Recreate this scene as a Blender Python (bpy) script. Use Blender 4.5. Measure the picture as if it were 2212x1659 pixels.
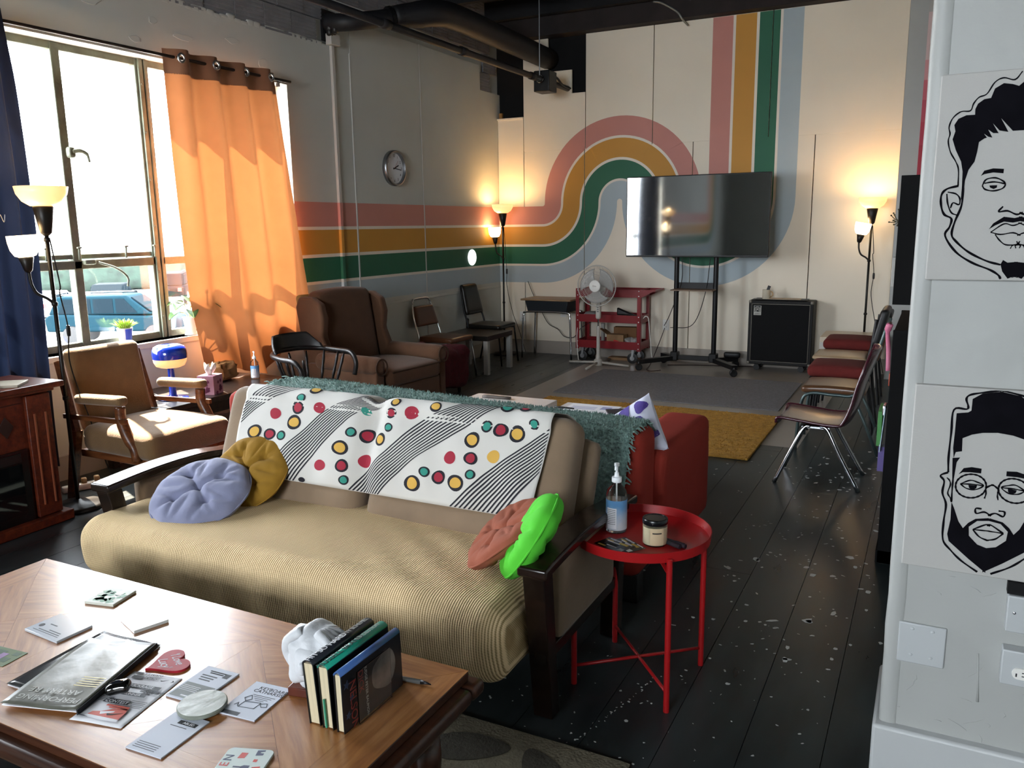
import bpy, bmesh, math, random
from mathutils import Vector, Matrix, Euler, noise
random.seed(7)
S = bpy.context.scene
COL = S.collection
PI = math.pi
for o in list(bpy.data.objects): bpy.data.objects.remove(o)

# ------------------------------------------------------------ camera
YAW, PIT, ROL = 0.47463773, 0.18976929, 0.01407129
_f = Vector((-math.sin(YAW)*math.cos(PIT), math.cos(YAW)*math.cos(PIT), -math.sin(PIT)))
_r = Vector((math.cos(YAW), math.sin(YAW), 0)); _d = _f.cross(_r)
_r2 = math.cos(ROL)*_r + math.sin(ROL)*_d; _d2 = -math.sin(ROL)*_r + math.cos(ROL)*_d
cam = bpy.data.cameras.new('camera'); camo = bpy.data.objects.new('camera', cam); COL.objects.link(camo)
camo.matrix_world = Matrix(((_r2.x, -_d2.x, -_f.x, 0), (_r2.y, -_d2.y, -_f.y, 0), (_r2.z, -_d2.z, -_f.z, 1.5), (0, 0, 0, 1)))
cam.sensor_width = 36; cam.sensor_fit = 'HORIZONTAL'; cam.lens = 1772.9/2212*36; cam.clip_start = .02; cam.clip_end = 400
S.camera = camo
# ------------------------------------------------------------ sky, sun, exposure
W = bpy.data.worlds.new('world'); S.world = W; W.use_nodes = True
bg = W.node_tree.nodes['Background']; bg.inputs[0].default_value = (.86, .93, 1.0, 1); bg.inputs[1].default_value = 17.0
sun = bpy.data.lights.new('sun', 'SUN'); sun.energy = 32; sun.angle = .009; sun.color = (1, .86, .68)
suno = bpy.data.objects.new('sun', sun); COL.objects.link(suno); suno.location = (-12, 8, 16)
suno.rotation_euler = Vector((1, -.42, -1.45)).to_track_quat('-Z', 'Y').to_euler()
def portal(y0, y1, z0, z1):
    a = bpy.data.lights.new('window_portal', 'AREA'); a.shape = 'RECTANGLE'; a.size = z1-z0; a.size_y = y1-y0
    a.cycles.is_portal = True
    o = bpy.data.objects.new('window_portal', a); COL.objects.link(o); o.location = (-4.99, (y0+y1)/2, (z0+z1)/2)
    o.rotation_euler = (0, -PI/2, 0); return o
WIN = [(1.35, 5.30, .765, 2.63)]
RWIN = (-2.8, -.4, 1.25, 3.0)      # window in the rear wall, behind the viewer (x0, x1, z0, z1)
portal(*WIN[0])
o = portal(RWIN[0], RWIN[1], RWIN[2], RWIN[3]); o.location = ((RWIN[0]+RWIN[1])/2, -4.39, (RWIN[2]+RWIN[3])/2); o.rotation_euler = (PI/2, 0, 0); o.data.size, o.data.size_y = RWIN[1]-RWIN[0], RWIN[3]-RWIN[2]
vs = S.view_settings; vs.view_transform = 'Standard'; vs.look = 'None'; vs.gamma = 1; vs.exposure = 1.27; vs.use_curve_mapping = False

# ------------------------------------------------------------ materials
def lin(h):
    if isinstance(h, str):
        h = h.lstrip('#'); h = [int(h[i:i+2], 16)/255 for i in (0, 2, 4)]
        return tuple(c/12.92 if c <= .04045 else ((c+.055)/1.055)**2.4 for c in h)
    return tuple(h)
MATS = {}
def M(name, col='#888888', rough=.6, metal=0, var=None, bump=None, spec=.5, coat=0, trans=0, ior=1.45, emit=None, es=1, sheen=0, alpha=1, aniso=None):
    """var=(scale, amount[, detail]) mottles the colour, bump=(scale, strength[, detail]) adds fine relief."""
    if name in MATS: return MATS[name]
    m = bpy.data.materials.new(name); m.use_nodes = True; nt = m.node_tree; N = nt.nodes; L = nt.links
    p = N['Principled BSDF']; c = lin(col)
    p.inputs['Base Color'].default_value = (*c, 1); p.inputs['Roughness'].default_value = rough; p.inputs['Metallic'].default_value = metal
    p.inputs['Specular IOR Level'].default_value = spec; p.inputs['Coat Weight'].default_value = coat; p.inputs['IOR'].default_value = ior
    p.inputs['Transmission Weight'].default_value = trans; p.inputs['Sheen Weight'].default_value = sheen; p.inputs['Alpha'].default_value = alpha
    if emit:
        p.inputs['Emission Color'].default_value = (*lin(emit), 1); p.inputs['Emission Strength'].default_value = es
    tc = N.new('ShaderNodeTexCoord')
    def nz(sc, det):
        n = N.new('ShaderNodeTexNoise'); n.inputs['Detail'].default_value = det
        if isinstance(sc, tuple):
            mp = N.new('ShaderNodeMapping'); mp.inputs['Scale'].default_value = sc; L.new(tc.outputs['Object'], mp.inputs[0]); L.new(mp.outputs[0], n.inputs['Vector']); n.inputs['Scale'].default_value = 1
        else:
            L.new(tc.outputs['Object'], n.inputs['Vector']); n.inputs['Scale'].default_value = sc
        return n
    if var:
        n = nz(var[0], var[2] if len(var) > 2 else 4)
        r = N.new('ShaderNodeValToRGB'); a = var[1]
        r.color_ramp.elements[0].position = .3; r.color_ramp.elements[1].position = .72
        r.color_ramp.elements[0].color = (*[x*(1-a) for x in c], 1); r.color_ramp.elements[1].color = (*[min(1, x*(1+a)) for x in c], 1)
        L.new(n.outputs['Fac'], r.inputs[0]); L.new(r.outputs[0], p.inputs['Base Color'])
    if bump:
        n = nz(bump[0], bump[2] if len(bump) > 2 else 4)
        b = N.new('ShaderNodeBump'); b.inputs['Strength'].default_value = bump[1]; b.inputs['Distance'].default_value = .01
        L.new(n.outputs['Fac'], b.inputs['Height']); L.new(b.outputs[0], p.inputs['Normal'])
    MATS[name] = m; return m
def nodes(m): return m.node_tree.nodes, m.node_tree.links, m.node_tree.nodes['Principled BSDF']

# ------------------------------------------------------------ mesh building
class MB:
    def __init__(s): s.v = []; s.f = []
    def add(s, vs, fs, mat=None):
        b = len(s.v)
        for p in vs: s.v.append(tuple(mat @ Vector(p)) if mat else tuple(p))
        for f in fs: s.f.append(tuple(i+b for i in f))
        return s
    def box(s, x0, x1, y0, y1, z0, z1, mat=None):
        return s.add([(x0,y0,z0),(x1,y0,z0),(x1,y1,z0),(x0,y1,z0),(x0,y0,z1),(x1,y0,z1),(x1,y1,z1),(x0,y1,z1)],
                     [(0,3,2,1),(4,5,6,7),(0,1,5,4),(1,2,6,5),(2,3,7,6),(3,0,4,7)], mat)
    def hexa(s, b, t, mat=None):   # bottom 4 points, top 4 points, both counter-clockwise from above
        return s.add(list(b)+list(t), [(0,3,2,1),(4,5,6,7),(0,1,5,4),(1,2,6,5),(2,3,7,6),(3,0,4,7)], mat)
    def bar(s, a, b, w, h=None, up=(0,0,1)):   # square bar from a to b
        a = Vector(a); b = Vector(b); h = h or w; d = (b-a).normalized(); u = Vector(up)
        if abs(d.dot(u)) > .98: u = Vector((0,1,0)) if abs(d.y) < .9 else Vector((1,0,0))
        x = d.cross(u).normalized()*w/2; y = x.cross(d).normalized()*h/2
        q = [-x-y, x-y, x+y, -x+y]
        return s.add([a+k for k in q]+[b+k for k in q], [(3,2,1,0),(4,5,6,7),(0,1,5,4),(1,2,6,5),(2,3,7,6),(3,0,4,7)])
    def tube(s, pts, r, n=10, closed=False, cap=True):
        P = [Vector(p) for p in pts]; m = len(P); rs = r if isinstance(r, (list, tuple)) else [r]*m
        ts = []
        for i in range(m):
            a = P[(i-1) % m] if (closed or i) else P[0]; b = P[(i+1) % m] if (closed or i < m-1) else P[-1]
            ts.append((b-a).normalized())
        u = Vector((0,0,1)) if abs(ts[0].z) < .9 else Vector((1,0,0))
        u = (u-ts[0]*u.dot(ts[0])).normalized(); vs = []
        for i in range(m):
            u = (u-ts[i]*u.dot(ts[i])).normalized(); w = ts[i].cross(u)
            for k in range(n):
                a = 2*PI*k/n; vs.append(P[i]+(u*math.cos(a)+w*math.sin(a))*rs[i])
        fs = []
        for i in range(m if closed else m-1):
            j = (i+1) % m
            for k in range(n): fs.append((i*n+k, i*n+(k+1) % n, j*n+(k+1) % n, j*n+k))
        if cap and not closed:
            fs.append(tuple(range(n-1, -1, -1))); fs.append(tuple((m-1)*n+k for k in range(n)))
        return s.add(vs, fs)
    def lathe(s, prof, n=24, c=(0,0,0), mat=None):
        vs = []; fs = []; m = len(prof)
        for r, z in prof:
            for k in range(n):
                a = 2*PI*k/n; vs.append((c[0]+r*math.cos(a), c[1]+r*math.sin(a), c[2]+z))
        for i in range(m-1):
            for k in range(n): fs.append((i*n+k, i*n+(k+1) % n, (i+1)*n+(k+1) % n, (i+1)*n+k))
        if prof[0][0] > 1e-6: fs.append(tuple(range(n-1, -1, -1)))
        if prof[-1][0] > 1e-6: fs.append(tuple((m-1)*n+k for k in range(n)))
        return s.add(vs, fs, mat)
    def prism(s, poly, z0, z1, mat=None):      # polygon in xy extruded in z
        n = len(poly); a = sum(poly[i][0]*poly[(i+1) % n][1]-poly[(i+1) % n][0]*poly[i][1] for i in range(n))
        if a < 0: poly = poly[::-1]
        return s.add([(x,y,z0) for x,y in poly]+[(x,y,z1) for x,y in poly],
                     [tuple(range(n-1,-1,-1)), tuple(range(n,2*n))]+[(i,(i+1) % n,n+(i+1) % n,n+i) for i in range(n)], mat)
    def grid(s, fn, nu, nv, closeu=False, mat=None):
        vs = []; fs = []; mu = nu if closeu else nu+1
        for j in range(nv+1):
            for i in range(mu): vs.append(fn(i/nu, j/nv))
        for j in range(nv):
            for i in range(nu):
                a = j*mu+i; b = j*mu+(i+1) % mu; fs.append((a, b, b+mu, a+mu))
        return s.add(vs, fs, mat)
    def rbox(s, c, d, r, n=6, fn=None, mat=None):   # rounded box, centre c, size d, corner radius r
        hx, hy, hz = d[0]/2, d[1]/2, d[2]/2; key = {}; vs = []; fs = []
        ns = n if isinstance(n, (tuple, list)) else (n, n, n); rr = min(r, hx, hy, hz)
        def V(p):
            q = Vector((p[0]*hx, p[1]*hy, p[2]*hz)); h = Vector((hx-rr, hy-rr, hz-rr))
            b = Vector([max(-h[i], min(h[i], q[i])) for i in range(3)]); e = q-b
            if e.length > 1e-9: e = e.normalized()*rr
            q = b+e
            k = tuple(round(x, 6) for x in p)
            if k not in key:
                key[k] = len(vs); q = fn(q) if fn else q; vs.append((q[0]+c[0], q[1]+c[1], q[2]+c[2]))
            return key[k]
        def L(i, m): # parameter denser near the ends
            t = -1+2*i/m; return math.sin(t*PI/2)*.45+t*.55
        for ax in range(3):
            u, w = (ax+1) % 3, (ax+2) % 3
            for sg in (-1, 1):
                for i in range(ns[u]):
                    for j in range(ns[w]):
                        q = []
                        for (a, b) in ((i,j),(i+1,j),(i+1,j+1),(i,j+1)):
                            p = [0,0,0]; p[ax] = sg; p[u] = L(a, ns[u]); p[w] = L(b, ns[w]); q.append(V(p))
                        fs.append(tuple(q) if sg > 0 else tuple(q[::-1]))
        return s.add(vs, fs, mat)
    def build(s, name, mat, parent=None, smooth=None, bevel=0, seg=2, sub=0, solid=0, loc=None, rot=None):
        me = bpy.data.meshes.new(name)
        if bevel or smooth:
            bm = bmesh.new(); vv = [bm.verts.new(p) for p in s.v]
            for f in s.f:
                try: bm.faces.new([vv[i] for i in f])
                except ValueError: pass
            bm.normal_update()
            if bevel:
                es = [e for e in bm.edges if len(e.link_faces) == 2 and e.calc_face_angle(0) > .5]
                rb_ = bmesh.ops.bevel(bm, geom=es, offset=bevel, segments=seg, affect='EDGES', profile=.5, clamp_overlap=True)
                for f in rb_['faces']: f.smooth = True
            bm.to_mesh(me); bm.free()
        else:
            me.from_pydata([tuple(p) for p in s.v], [], s.f)
        me.update()
        if (smooth and not bevel) or sub:
            me.shade_smooth()
            if smooth is not True and not sub: me.set_sharp_from_angle(angle=smooth if isinstance(smooth, float) else .6)
        o = bpy.data.objects.new(name, me); COL.objects.link(o)
        if mat: me.materials.append(mat)
        if parent: o.parent = parent
        if loc: o.location = loc
        if rot: o.rotation_euler = rot
        if solid:
            md = o.modifiers.new('thick', 'SOLIDIFY'); md.thickness = solid; md.offset = 0
        if sub:
            md = o.modifiers.new('sub', 'SUBSURF'); md.levels = sub; md.render_levels = sub
        return o
def tag(o, label=None, cat=None, group=None, kind=None):
    if label: o['label'] = label
    if cat: o['category'] = cat
    if group: o['group'] = group
    if kind: o['kind'] = kind
    return o
def thing(name, label, cat, loc=(0,0,0), rotz=0, group=None):
    o = bpy.data.objects.new(name, None); COL.objects.link(o); o.location = loc; o.rotation_euler = (0,0,rotz); o.empty_display_size = .1
    return tag(o, label, cat, group)
def kids(o): return [c for c in bpy.data.objects if c.parent == o]
def copy_tree(o, parent=None):
    c = o.copy(); COL.objects.link(c); c.parent = parent
    for k in kids(o): copy_tree(k, c)
    return c
TEXTS = []
def text(s, size, mat, parent, loc, rot=(0,0,0), name='lettering', align='CENTER', shear=0, sx=1, ext=.0002, label=None):
    cu = bpy.data.curves.new('lettering', 'FONT'); cu.body = s; cu.size = size; cu.align_x = align; cu.align_y = 'CENTER'; cu.extrude = ext; cu.shear = shear; cu.resolution_u = 3
    cu.materials.append(mat)
    o = bpy.data.objects.new('tmp_text', cu); COL.objects.link(o); o.parent = parent; o.location = loc; o.rotation_euler = rot; o.scale = (sx, 1, 1)
    TEXTS.append((o, name, label)); return o
def flush_texts():
    dg = bpy.context.evaluated_depsgraph_get()
    for o, name, label in TEXTS:
        me = bpy.data.meshes.new_from_object(o.evaluated_get(dg)); n = bpy.data.objects.new(name, me); COL.objects.link(n)
        n.parent = o.parent; n.location = o.location; n.rotation_euler = o.rotation_euler; n.scale = o.scale
        if label: n['label'] = label
        bpy.data.objects.remove(o)
def arc(cx, cy, r, a0, a1, n): return [(cx+r*math.cos(a0+(a1-a0)*i/n), cy+r*math.sin(a0+(a1-a0)*i/n)) for i in range(n+1)]
def rect_round(w, h, r, n=4):
    p = []
    for cx, cy, a in ((w/2-r, h/2-r, 0), (-w/2+r, h/2-r, PI/2), (-w/2+r, -h/2+r, PI), (w/2-r, -h/2+r, 1.5*PI)): p += arc(cx, cy, r, a, a+PI/2, n)
    return p
def bez(p, n=24):   # Catmull-Rom through points
    P = [Vector(q) for q in p]; P = [2*P[0]-P[1]]+P+[2*P[-1]-P[-2]]; out = []
    for i in range(1, len(P)-2):
        for k in range(n if i < len(P)-3 else n+1):
            t = k/n; a, b, c, d = P[i-1:i+3]
            out.append(.5*((2*b)+(c-a)*t+(2*a-5*b+4*c-d)*t*t+(3*b-a-3*c+d)*t**3))
    return out
def fbm(p, sc=1, oct=3): return noise.fractal(Vector(p)*sc, 1, 2, oct)
# common materials
BLACK = M('black_plastic', '#0d0d0f', .45)
BLACKMETAL = M('black_powder_metal', '#141416', .4, .3)
CHROME = M('chrome', '#c9ccd0', .16, 1)
STEEL = M('brushed_steel', '#9a9c9e', .35, 1)
WHITEP = M('white_plastic', '#e4e2dc', .4)
PAPER = M('white_paper', '#e6e6ea', .75)
INK = M('black_ink', '#16161a', .7)
GREYINK = M('grey_ink', '#55585c', .7)
# ============================================================ SETTING
XL, YB, ZC = -4.70, 8.87, 3.95        # left wall face, back wall face, ceiling
XR = 3.2; YF = -4.2
PLASTER = M('painted_plaster', '#bcbeb8', .75, var=(1.5, .05), bump=((3, 3, 3), .35, 6))
CREAM = M('cream_painted_panel', '#e6dcca', .62, var=(2, .03), bump=(14, .06))
GREYWALL = M('grey_white_wall_paint', '#a6a7a4', .5, var=(2.2, .04), bump=((7, 7, 7), .5, 7))
DARKGAP = M('dark_void', '#050506', .9)
# ---- floor: painted boards
fm = M('dark_green_grey_floor_paint', '#23292a', .25, spec=.5)
N, L, P = nodes(fm); tc = N.new('ShaderNodeTexCoord'); mp = N.new('ShaderNodeMapping'); mp.inputs['Scale'].default_value = (6, 1.3, 1); L.new(tc.outputs['Object'], mp.inputs[0])
n1 = N.new('ShaderNodeTexNoise'); n1.inputs['Scale'].default_value = 1.2; n1.inputs['Detail'].default_value = 7; L.new(mp.outputs[0], n1.inputs['Vector'])
r1 = N.new('ShaderNodeValToRGB'); r1.color_ramp.elements[0].color = (*lin('#1f2425'), 1); r1.color_ramp.elements[1].color = (*lin('#333b3c'), 1); r1.color_ramp.elements[0].position = .35; r1.color_ramp.elements[1].position = .7
L.new(n1.outputs['Fac'], r1.inputs[0]); L.new(r1.outputs[0], P.inputs['Base Color'])
r2 = N.new('ShaderNodeMapRange'); r2.inputs[3].default_value = .2; r2.inputs[4].default_value = .42; L.new(n1.outputs['Fac'], r2.inputs[0]); L.new(r2.outputs[0], P.inputs['Roughness'])
b1 = N.new('ShaderNodeBump'); b1.inputs['Strength'].default_value = .12; b1.inputs['Distance'].default_value = .01; L.new(n1.outputs['Fac'], b1.inputs['Height']); L.new(b1.outputs[0], P.inputs['Normal'])
flo = tag(MB().box(-5, XR, YF, YB+.2, -.2, -.012).build('floor', DARKGAP), 'dark glossy painted board floor with white paint chips', 'floor', kind='structure')
pw = .215; pm = None; i = 0; x = XL
random.seed(3)
while x < XR:
    ys = [YF, YF+random.uniform(.6, 3)]
    while ys[-1] < YB: ys.append(ys[-1]+random.choice((3.2, 3.6, 4.2)))
    for a, b in zip(ys, ys[1:]):
        b = min(b, YB+.02)
        o = MB().box(x+.0012, x+pw-.0012, a+.0012, b-.0012, -.012, 0).build('floor_board', fm, flo)
    x += pw
chip = MB(); random.seed(21)
def chips(cx, cy, rx, ry, n, s0, s1):
    for _ in range(n):
        x = random.gauss(cx, rx); y = random.gauss(cy, ry); s = random.uniform(s0, s1)**1.0; a0 = random.uniform(0, 6)
        k = random.randint(5, 7); st = random.uniform(.25, 1)
        pl = []
        for j in range(k):
            a = 2*PI*j/k; r = s*random.uniform(.5, 1.1); px, py = r*math.cos(a), r*math.sin(a)*st
            pl.append((x+px*math.cos(a0)-py*math.sin(a0), y+px*math.sin(a0)+py*math.cos(a0)))
        chip.prism(pl, 0, .0006)
chips(-.45, 4.2, .28, .7, 120, .003, .012); chips(-.4, 3.2, .25, .5, 70, .003, .012); chips(-.55, 2.4, .25, .35, 70, .002, .008)
chips(-.95, 2.1, .25, .2, 50, .002, .007); chips(-.3, 5.4, .2, .3, 50, .004, .02); chips(-.62, 5.1, .3, .2, 40, .004, .014); chips(-.3, 3.6, .1, .3, 14, .012, .03)
for x, y, s in ((-.62, 3.62, .03), (-.72, 3.48, .025), (-.36, 2.78, .03), (-.33, 3.1, .028), (-.44, 3.0, .016)): chips(x, y, .004, .004, 2, s*.7, s)
for k in range(34): # long cracked line
    t = k/33; chips(-.86+.13*t, 1.98+.5*t, .006, .006, 1, .002, .006)
tag(chip.build('paint_chips', M('white_paint_chip', '#b9bcba', .6), flo), kind='stuff')
wfm = M('white_floor_paint', '#8f8880', .3, var=((4, 1, 1), .09, 6), bump=((6, 1, 1), .1))
wf = MB(); wf.prism([(-3.26, 5.64), (-.74, 5.64), (-.70, YB), (-3.38, YB)], .0003, .0012); tag(wf.build('white_painted_area', wfm, flo), 'worn white painted rectangle on the dark floor')
# ---- left wall with two window openings
wl = MB()
ys = [YF]; 
for y0, y1, z0, z1 in sorted(WIN, key=lambda w: w[0]):
    wl.box(XL-.3, XL, ys[-1], y0, 0, 3.02); wl.box(XL-.3, XL, y0, y1, 0, z0); wl.box(XL-.3, XL, y0, y1, z1, 3.02); ys.append(y1)
wl.box(XL-.3, XL, ys[-1], 5.93, 0, 3.02); wl.box(XL-.3, XL, 5.93, 8.46, 0, 3.28); wl.box(XL-.3, XL, 8.46, YB+.2, 0, 3.01)
wl.box(XL-.3, XL-.03, YF, YB+.2, 3.0, ZC)
wall_l = tag(wl.build('wall_left', PLASTER), 'grey plastered window wall with painted mural stripes', 'wall', kind='structure')
for y0, y1 in ((6.125, 7.222), (7.238, 8.455)): MB().box(XL, XL+.006, y0, y1, .15, 3.27).build('panel', PLASTER, wall_l, bevel=.002, seg=1)
MB().box(XL, XL+.009, 7.223, 7.237, .15, 3.27).build('seam_strip', M('white_caulk', '#bdbcb8', .6), wall_l)
MB().box(XL, XL+.009, 6.112, 6.124, .8, 3.0).build('seam_strip', MATS['white_caulk'], wall_l)
MB().box(XL, XL+.014, 5.95, 8.86, .775, .80).build('dado_rail', PLASTER, wall_l, bevel=.004)
# hollow clay tiles above the plaster
ct = MB(); prof = [(-.03, 0)]
for k in range(7): z = k*.2/7; prof += [(0, z+.003), (.0, z+.2/7-.009), (-.008, z+.2/7-.006)]
prof.append((-.03, .2))
ctm = MB(); n = len(prof); ctm.add([(x, .003, z) for x, z in prof]+[(x, .297, z) for x, z in prof], [(i, i+1, n+i+1, n+i) for i in range(n-1)]+[tuple(range(n-1, -1, -1)), tuple(range(n, 2*n))])
CLAY = M('grey_painted_clay_tile', '#77777a', .85, var=(6, .18), bump=(30, .5))
tile0 = None
for rz in range(5):
    z = 3.01+rz*.203
    for k in range(34):
        y = -.9+k*.3+(.15 if rz % 2 else 0)
        if y+.3 > YB+.02: continue
        if z < 3.27 and 5.7 < y+.15 < 8.42: continue
        if tile0 is None: tile0 = ctm.build('clay_tile', CLAY, wall_l); o = tile0
        else: o = tile0.copy(); COL.objects.link(o)
        o.location = (XL-.002+random.uniform(-.004, .004), y, z)
rag = MB(); random.seed(5)
for k in range(90):   # broken plaster edge along the tiles
    y = 3.0+k*.065
    if 5.9 < y: break
    rag.rbox((XL-.007, y, 3.015+.008*math.sin(k*1.7)), (.016, .085, .03+.025*random.random()), .008, 3)
rag.build('broken_plaster_edge', PLASTER, wall_l, smooth=True)
pk = MB()
for y, z in ((4.05, 2.86), (4.3, 2.80), (3.9, 2.72), (4.75, 2.86), (5.05, 2.75), (3.6, 2.9)):
    w_, h_ = random.uniform(.04, .09), random.uniform(.02, .05); pk.prism([(w_*random.uniform(.6, 1.1)*math.cos(a), h_*random.uniform(.6, 1.1)*math.sin(a)) for a in [2*PI*j/11 for j in range(11)]], 0, .004, Matrix(((0,0,1,XL-.001),(1,0,0,y),(0,1,0,z),(0,0,0,1))))
pk.build('plaster_patch', PLASTER, wall_l, bevel=.0015)
# ---- back wall: black void behind, sheet panels in front
wb = tag(MB().box(-5, XR, YB+.06, YB+.3, 0, ZC).build('wall_back', DARKGAP), 'cream panelled back wall with retro rainbow stripe mural', 'wall', kind='structure')
G = .004
def bpanel(poly, proud=0): # polygon in x,z
    MB().prism([(x, z) for x, z in poly], 0, .02+proud, Matrix(((1,0,0,0),(0,0,-1,YB+.02),(0,1,0,0),(0,0,0,1)))).build('wall_panel', CREAM, wb, bevel=.0015, seg=1)
def rc(x0, x1, z0, z1): return [(x0+G, z0), (x1-G, z0), (x1-G, z1), (x0+G, z1)]
ZS = 2.35; ZT = 3.556
for x0, x1 in ((-4.36, -3.60), (-3.60, -2.37), (-2.37, -1.15), (-1.15, -.375)): bpanel(rc(x0, x1, .15, ZS))
bpanel(rc(-4.70, -4.36, .15, 2.72))
bpanel([(-4.36+G, ZS), (-3.59-G, ZS), (-3.59-G, 2.95), (-3.755, 2.95), (-3.755, 3.20), (-4.045, 3.20), (-4.045, ZT), (-4.36+G, ZT)], .004)
for x0, x1 in ((-3.59, -2.815), (-2.815, -1.6), (-1.6, -.375)): bpanel(rc(x0, x1, ZS, ZT), .004)
MB().box(-4.695, -4.36, YB-.02, YB+.02, 2.715, 2.735).build('ledge', CREAM, wb, bevel=.002)
MB().box(-4.69, -4.65, YB+.02, YB+.05, 2.73, 2.80).build('wood_stub', M('raw_pine', '#a6763f', .7), wb)
tag(MB().box(-4.70, -.375, YB-.016, YB+.0, 0, .15).build('baseboard_back', M('greige_baseboard', '#a39a90', .5)), 'greige baseboard along the mural wall', 'baseboard', kind='structure')
tag(MB().box(XL, XL+.016, 5.3, YB-.016, 0, .15).build('baseboard_left', MATS['greige_baseboard']), 'greige baseboard under the striped window wall', 'baseboard', kind='structure')
tag(MB().box(XL, XL+.016, YF, 5.3, 0, .15).build('baseboard_window', MATS['greige_baseboard']), 'tan baseboard below the window', 'baseboard', kind='structure')
# ---- mural stripes (thin paint layers on both walls)
ZM = 1.755; C1, C2, C3 = -4.125, -3.18, -2.23; R1, R2, R3 = .03, .915, .035
BANDS = [(.0, .205, '#c08278', 'pink_stripe'), (.232, .437, '#c08a36', 'ochre_stripe'), (.465, .665, '#236349', 'green_stripe'), (.69, .885, '#a6b4bb', 'pale_blue_stripe')]
def edge(o):   # offset curve of the mural path at offset o, on the back wall (x, z)
    p = [(XL, ZM-R1-o), (-4.4, ZM-R1-o), (C1, ZM-R1-o)]
    p += arc(C1, ZM, R1+o, -PI/2, 0, 24)[1:]
    p += arc(C2, ZM, max(R2-o, .012), PI, 0, 40)[1:]
    p += arc(C3, ZM, R3+o, PI, 2*PI, 40)[1:]
    p += [(C3+R3+o, ZM+k*.3) for k in range(1, 6)]+[(C3+R3+o, ZT-.004)]
    return p
def cut_seams(me, seams):
    bm = bmesh.new(); bm.from_mesh(me)
    for ax, c, lo, hi in seams:   # lo..hi: extent on the other axis
        n = Vector((1,0,0)) if ax == 'x' else Vector((0,0,1))
        for s in (-G, G): bmesh.ops.bisect_plane(bm, geom=bm.verts[:]+bm.edges[:]+bm.faces[:], plane_co=n*(c+s), plane_no=n)
        kill = []
        for f in bm.faces:
            m = f.calc_center_median(); a, b = (m.x, m.z) if ax == 'x' else (m.z, m.x)
            if abs(a-c) < G and lo < b < hi: kill.append(f)
        bmesh.ops.delete(bm, geom=kill, context='FACES')
    bm.to_mesh(me); bm.free()
LINE = M('white_stripe_line_paint', '#e0d8cc', .6)
def stripe(o0, o1, mat, name, off):
    A, B = edge(o0), edge(o1); mb = MB()
    for i in range(len(A)-1):
        mb.add([(A[i][0], YB-off, A[i][1]), (B[i][0], YB-off, B[i][1]), (B[i+1][0], YB-off, B[i+1][1]), (A[i+1][0], YB-off, A[i+1][1])], [(0,1,2,3)])
    ob = mb.build(name, mat, wb)
    cut_seams(ob.data, [('x', -3.60, 0, ZS), ('x', -2.37, 0, ZS), ('x', -3.59, ZS, 4), ('x', -2.815, ZS, 4), ('x', -1.6, ZS, 4)])
    bm = bmesh.new(); bm.from_mesh(ob.data); bmesh.ops.bisect_plane(bm, geom=bm.verts[:]+bm.edges[:]+bm.faces[:], plane_co=(0, 0, ZS), plane_no=(0, 0, 1))
    for v in bm.verts:
        if v.co.z > ZS-.0002: v.co.y -= .004
    bm.to_mesh(ob.data); bm.free()
    z0, z1 = ZM-R1-o1, ZM-R1-o0; mb = MB()
    for y0, y1, e in ((5.30, 6.111, .0008), (6.125, 7.222, .0068), (7.238, 8.455, .0068), (8.455, YB-.001, .0008)):
        mb.add([(XL+e, y0, z0), (XL+e, y1, z0), (XL+e, y1, z1), (XL+e, y0, z1)], [(0,1,2,3)])
    mb.build(name, mat, wall_l)
for o0, o1, c, nm in BANDS: stripe(o0, o1, M(nm, c, .6, var=(3, .03)), nm, .0008)
for (a, b) in ((.205, .232), (.437, .465), (.665, .69)): stripe(a, b, LINE, 'white_line', .0009)
# ---- right part: pilaster, side wall, rear wall, ceiling
tag(MB().box(.21, .41, 2.31, YB+.1, 0, ZC).build("wall_right", PLASTER), 'grey side wall behind the bookcase', 'wall', kind='structure')
MB().box(-.365, .45, YB-.3, YB+.1, 0, ZC).build('wall_pilaster', GREYWALL)['kind'] = 'structure'
tag(bpy.data.objects['wall_pilaster'], 'grey pilaster at the right end of the mural wall', 'wall')
rb = thing('banded_panel', 'tall panel of red and pink colour bands beside the grey pilaster', 'panel', (0, 0, 0)); bz = [0.95, 1.33, 1.46, 1.9, 2.17, 2.37, 2.56, 2.73, 2.9, 3.3]; bc = ['#9a9a98', '#a2283a', '#a2283a', '#a2283a', '#ad3347', '#b04455', '#bd5c68', '#c88e90', '#c9b0ae']
MB().box(-.215, .2, YB-.33, YB-.302, .9, 3.5).build('board', M('panel_board', '#a8a6a2', .6), rb)
for k in range(9): MB().box(-.213, .2, YB-.333, YB-.3301, bz[k], bz[k+1]).build('colour_band', M('band_'+bc[k][1:], bc[k], .6), rb)
rw = RWIN
tag(MB().box(-5, rw[0], YF-.2, YF, 0, ZC).box(rw[1], XR+.2, YF-.2, YF, 0, ZC).box(rw[0], rw[1], YF-.2, YF, 0, rw[2]).box(rw[0], rw[1], YF-.2, YF, rw[3], ZC).build('wall_rear', PLASTER), 'plain wall behind the viewer', 'wall', kind='structure')
tag(MB().box(XR, XR+.2, YF, 2.3, 0, ZC).build('wall_side', PLASTER), 'plain side wall right of the viewer', 'wall', kind='structure')
CEIL = M('black_ceiling_paint', '#121214', .85, var=(4, .3))
ce = tag(MB().box(-5, XR+.2, YF-.2, YB+.3, ZC, ZC+.15).build('ceiling', CEIL), 'black painted ceiling with exposed joists', 'ceiling', kind='structure')
for k in range(16): MB().box(XL, XR, YF+.5+k*.82, YF+.58+k*.82, ZC-.2, ZC).build('joist', CEIL, ce)
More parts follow.
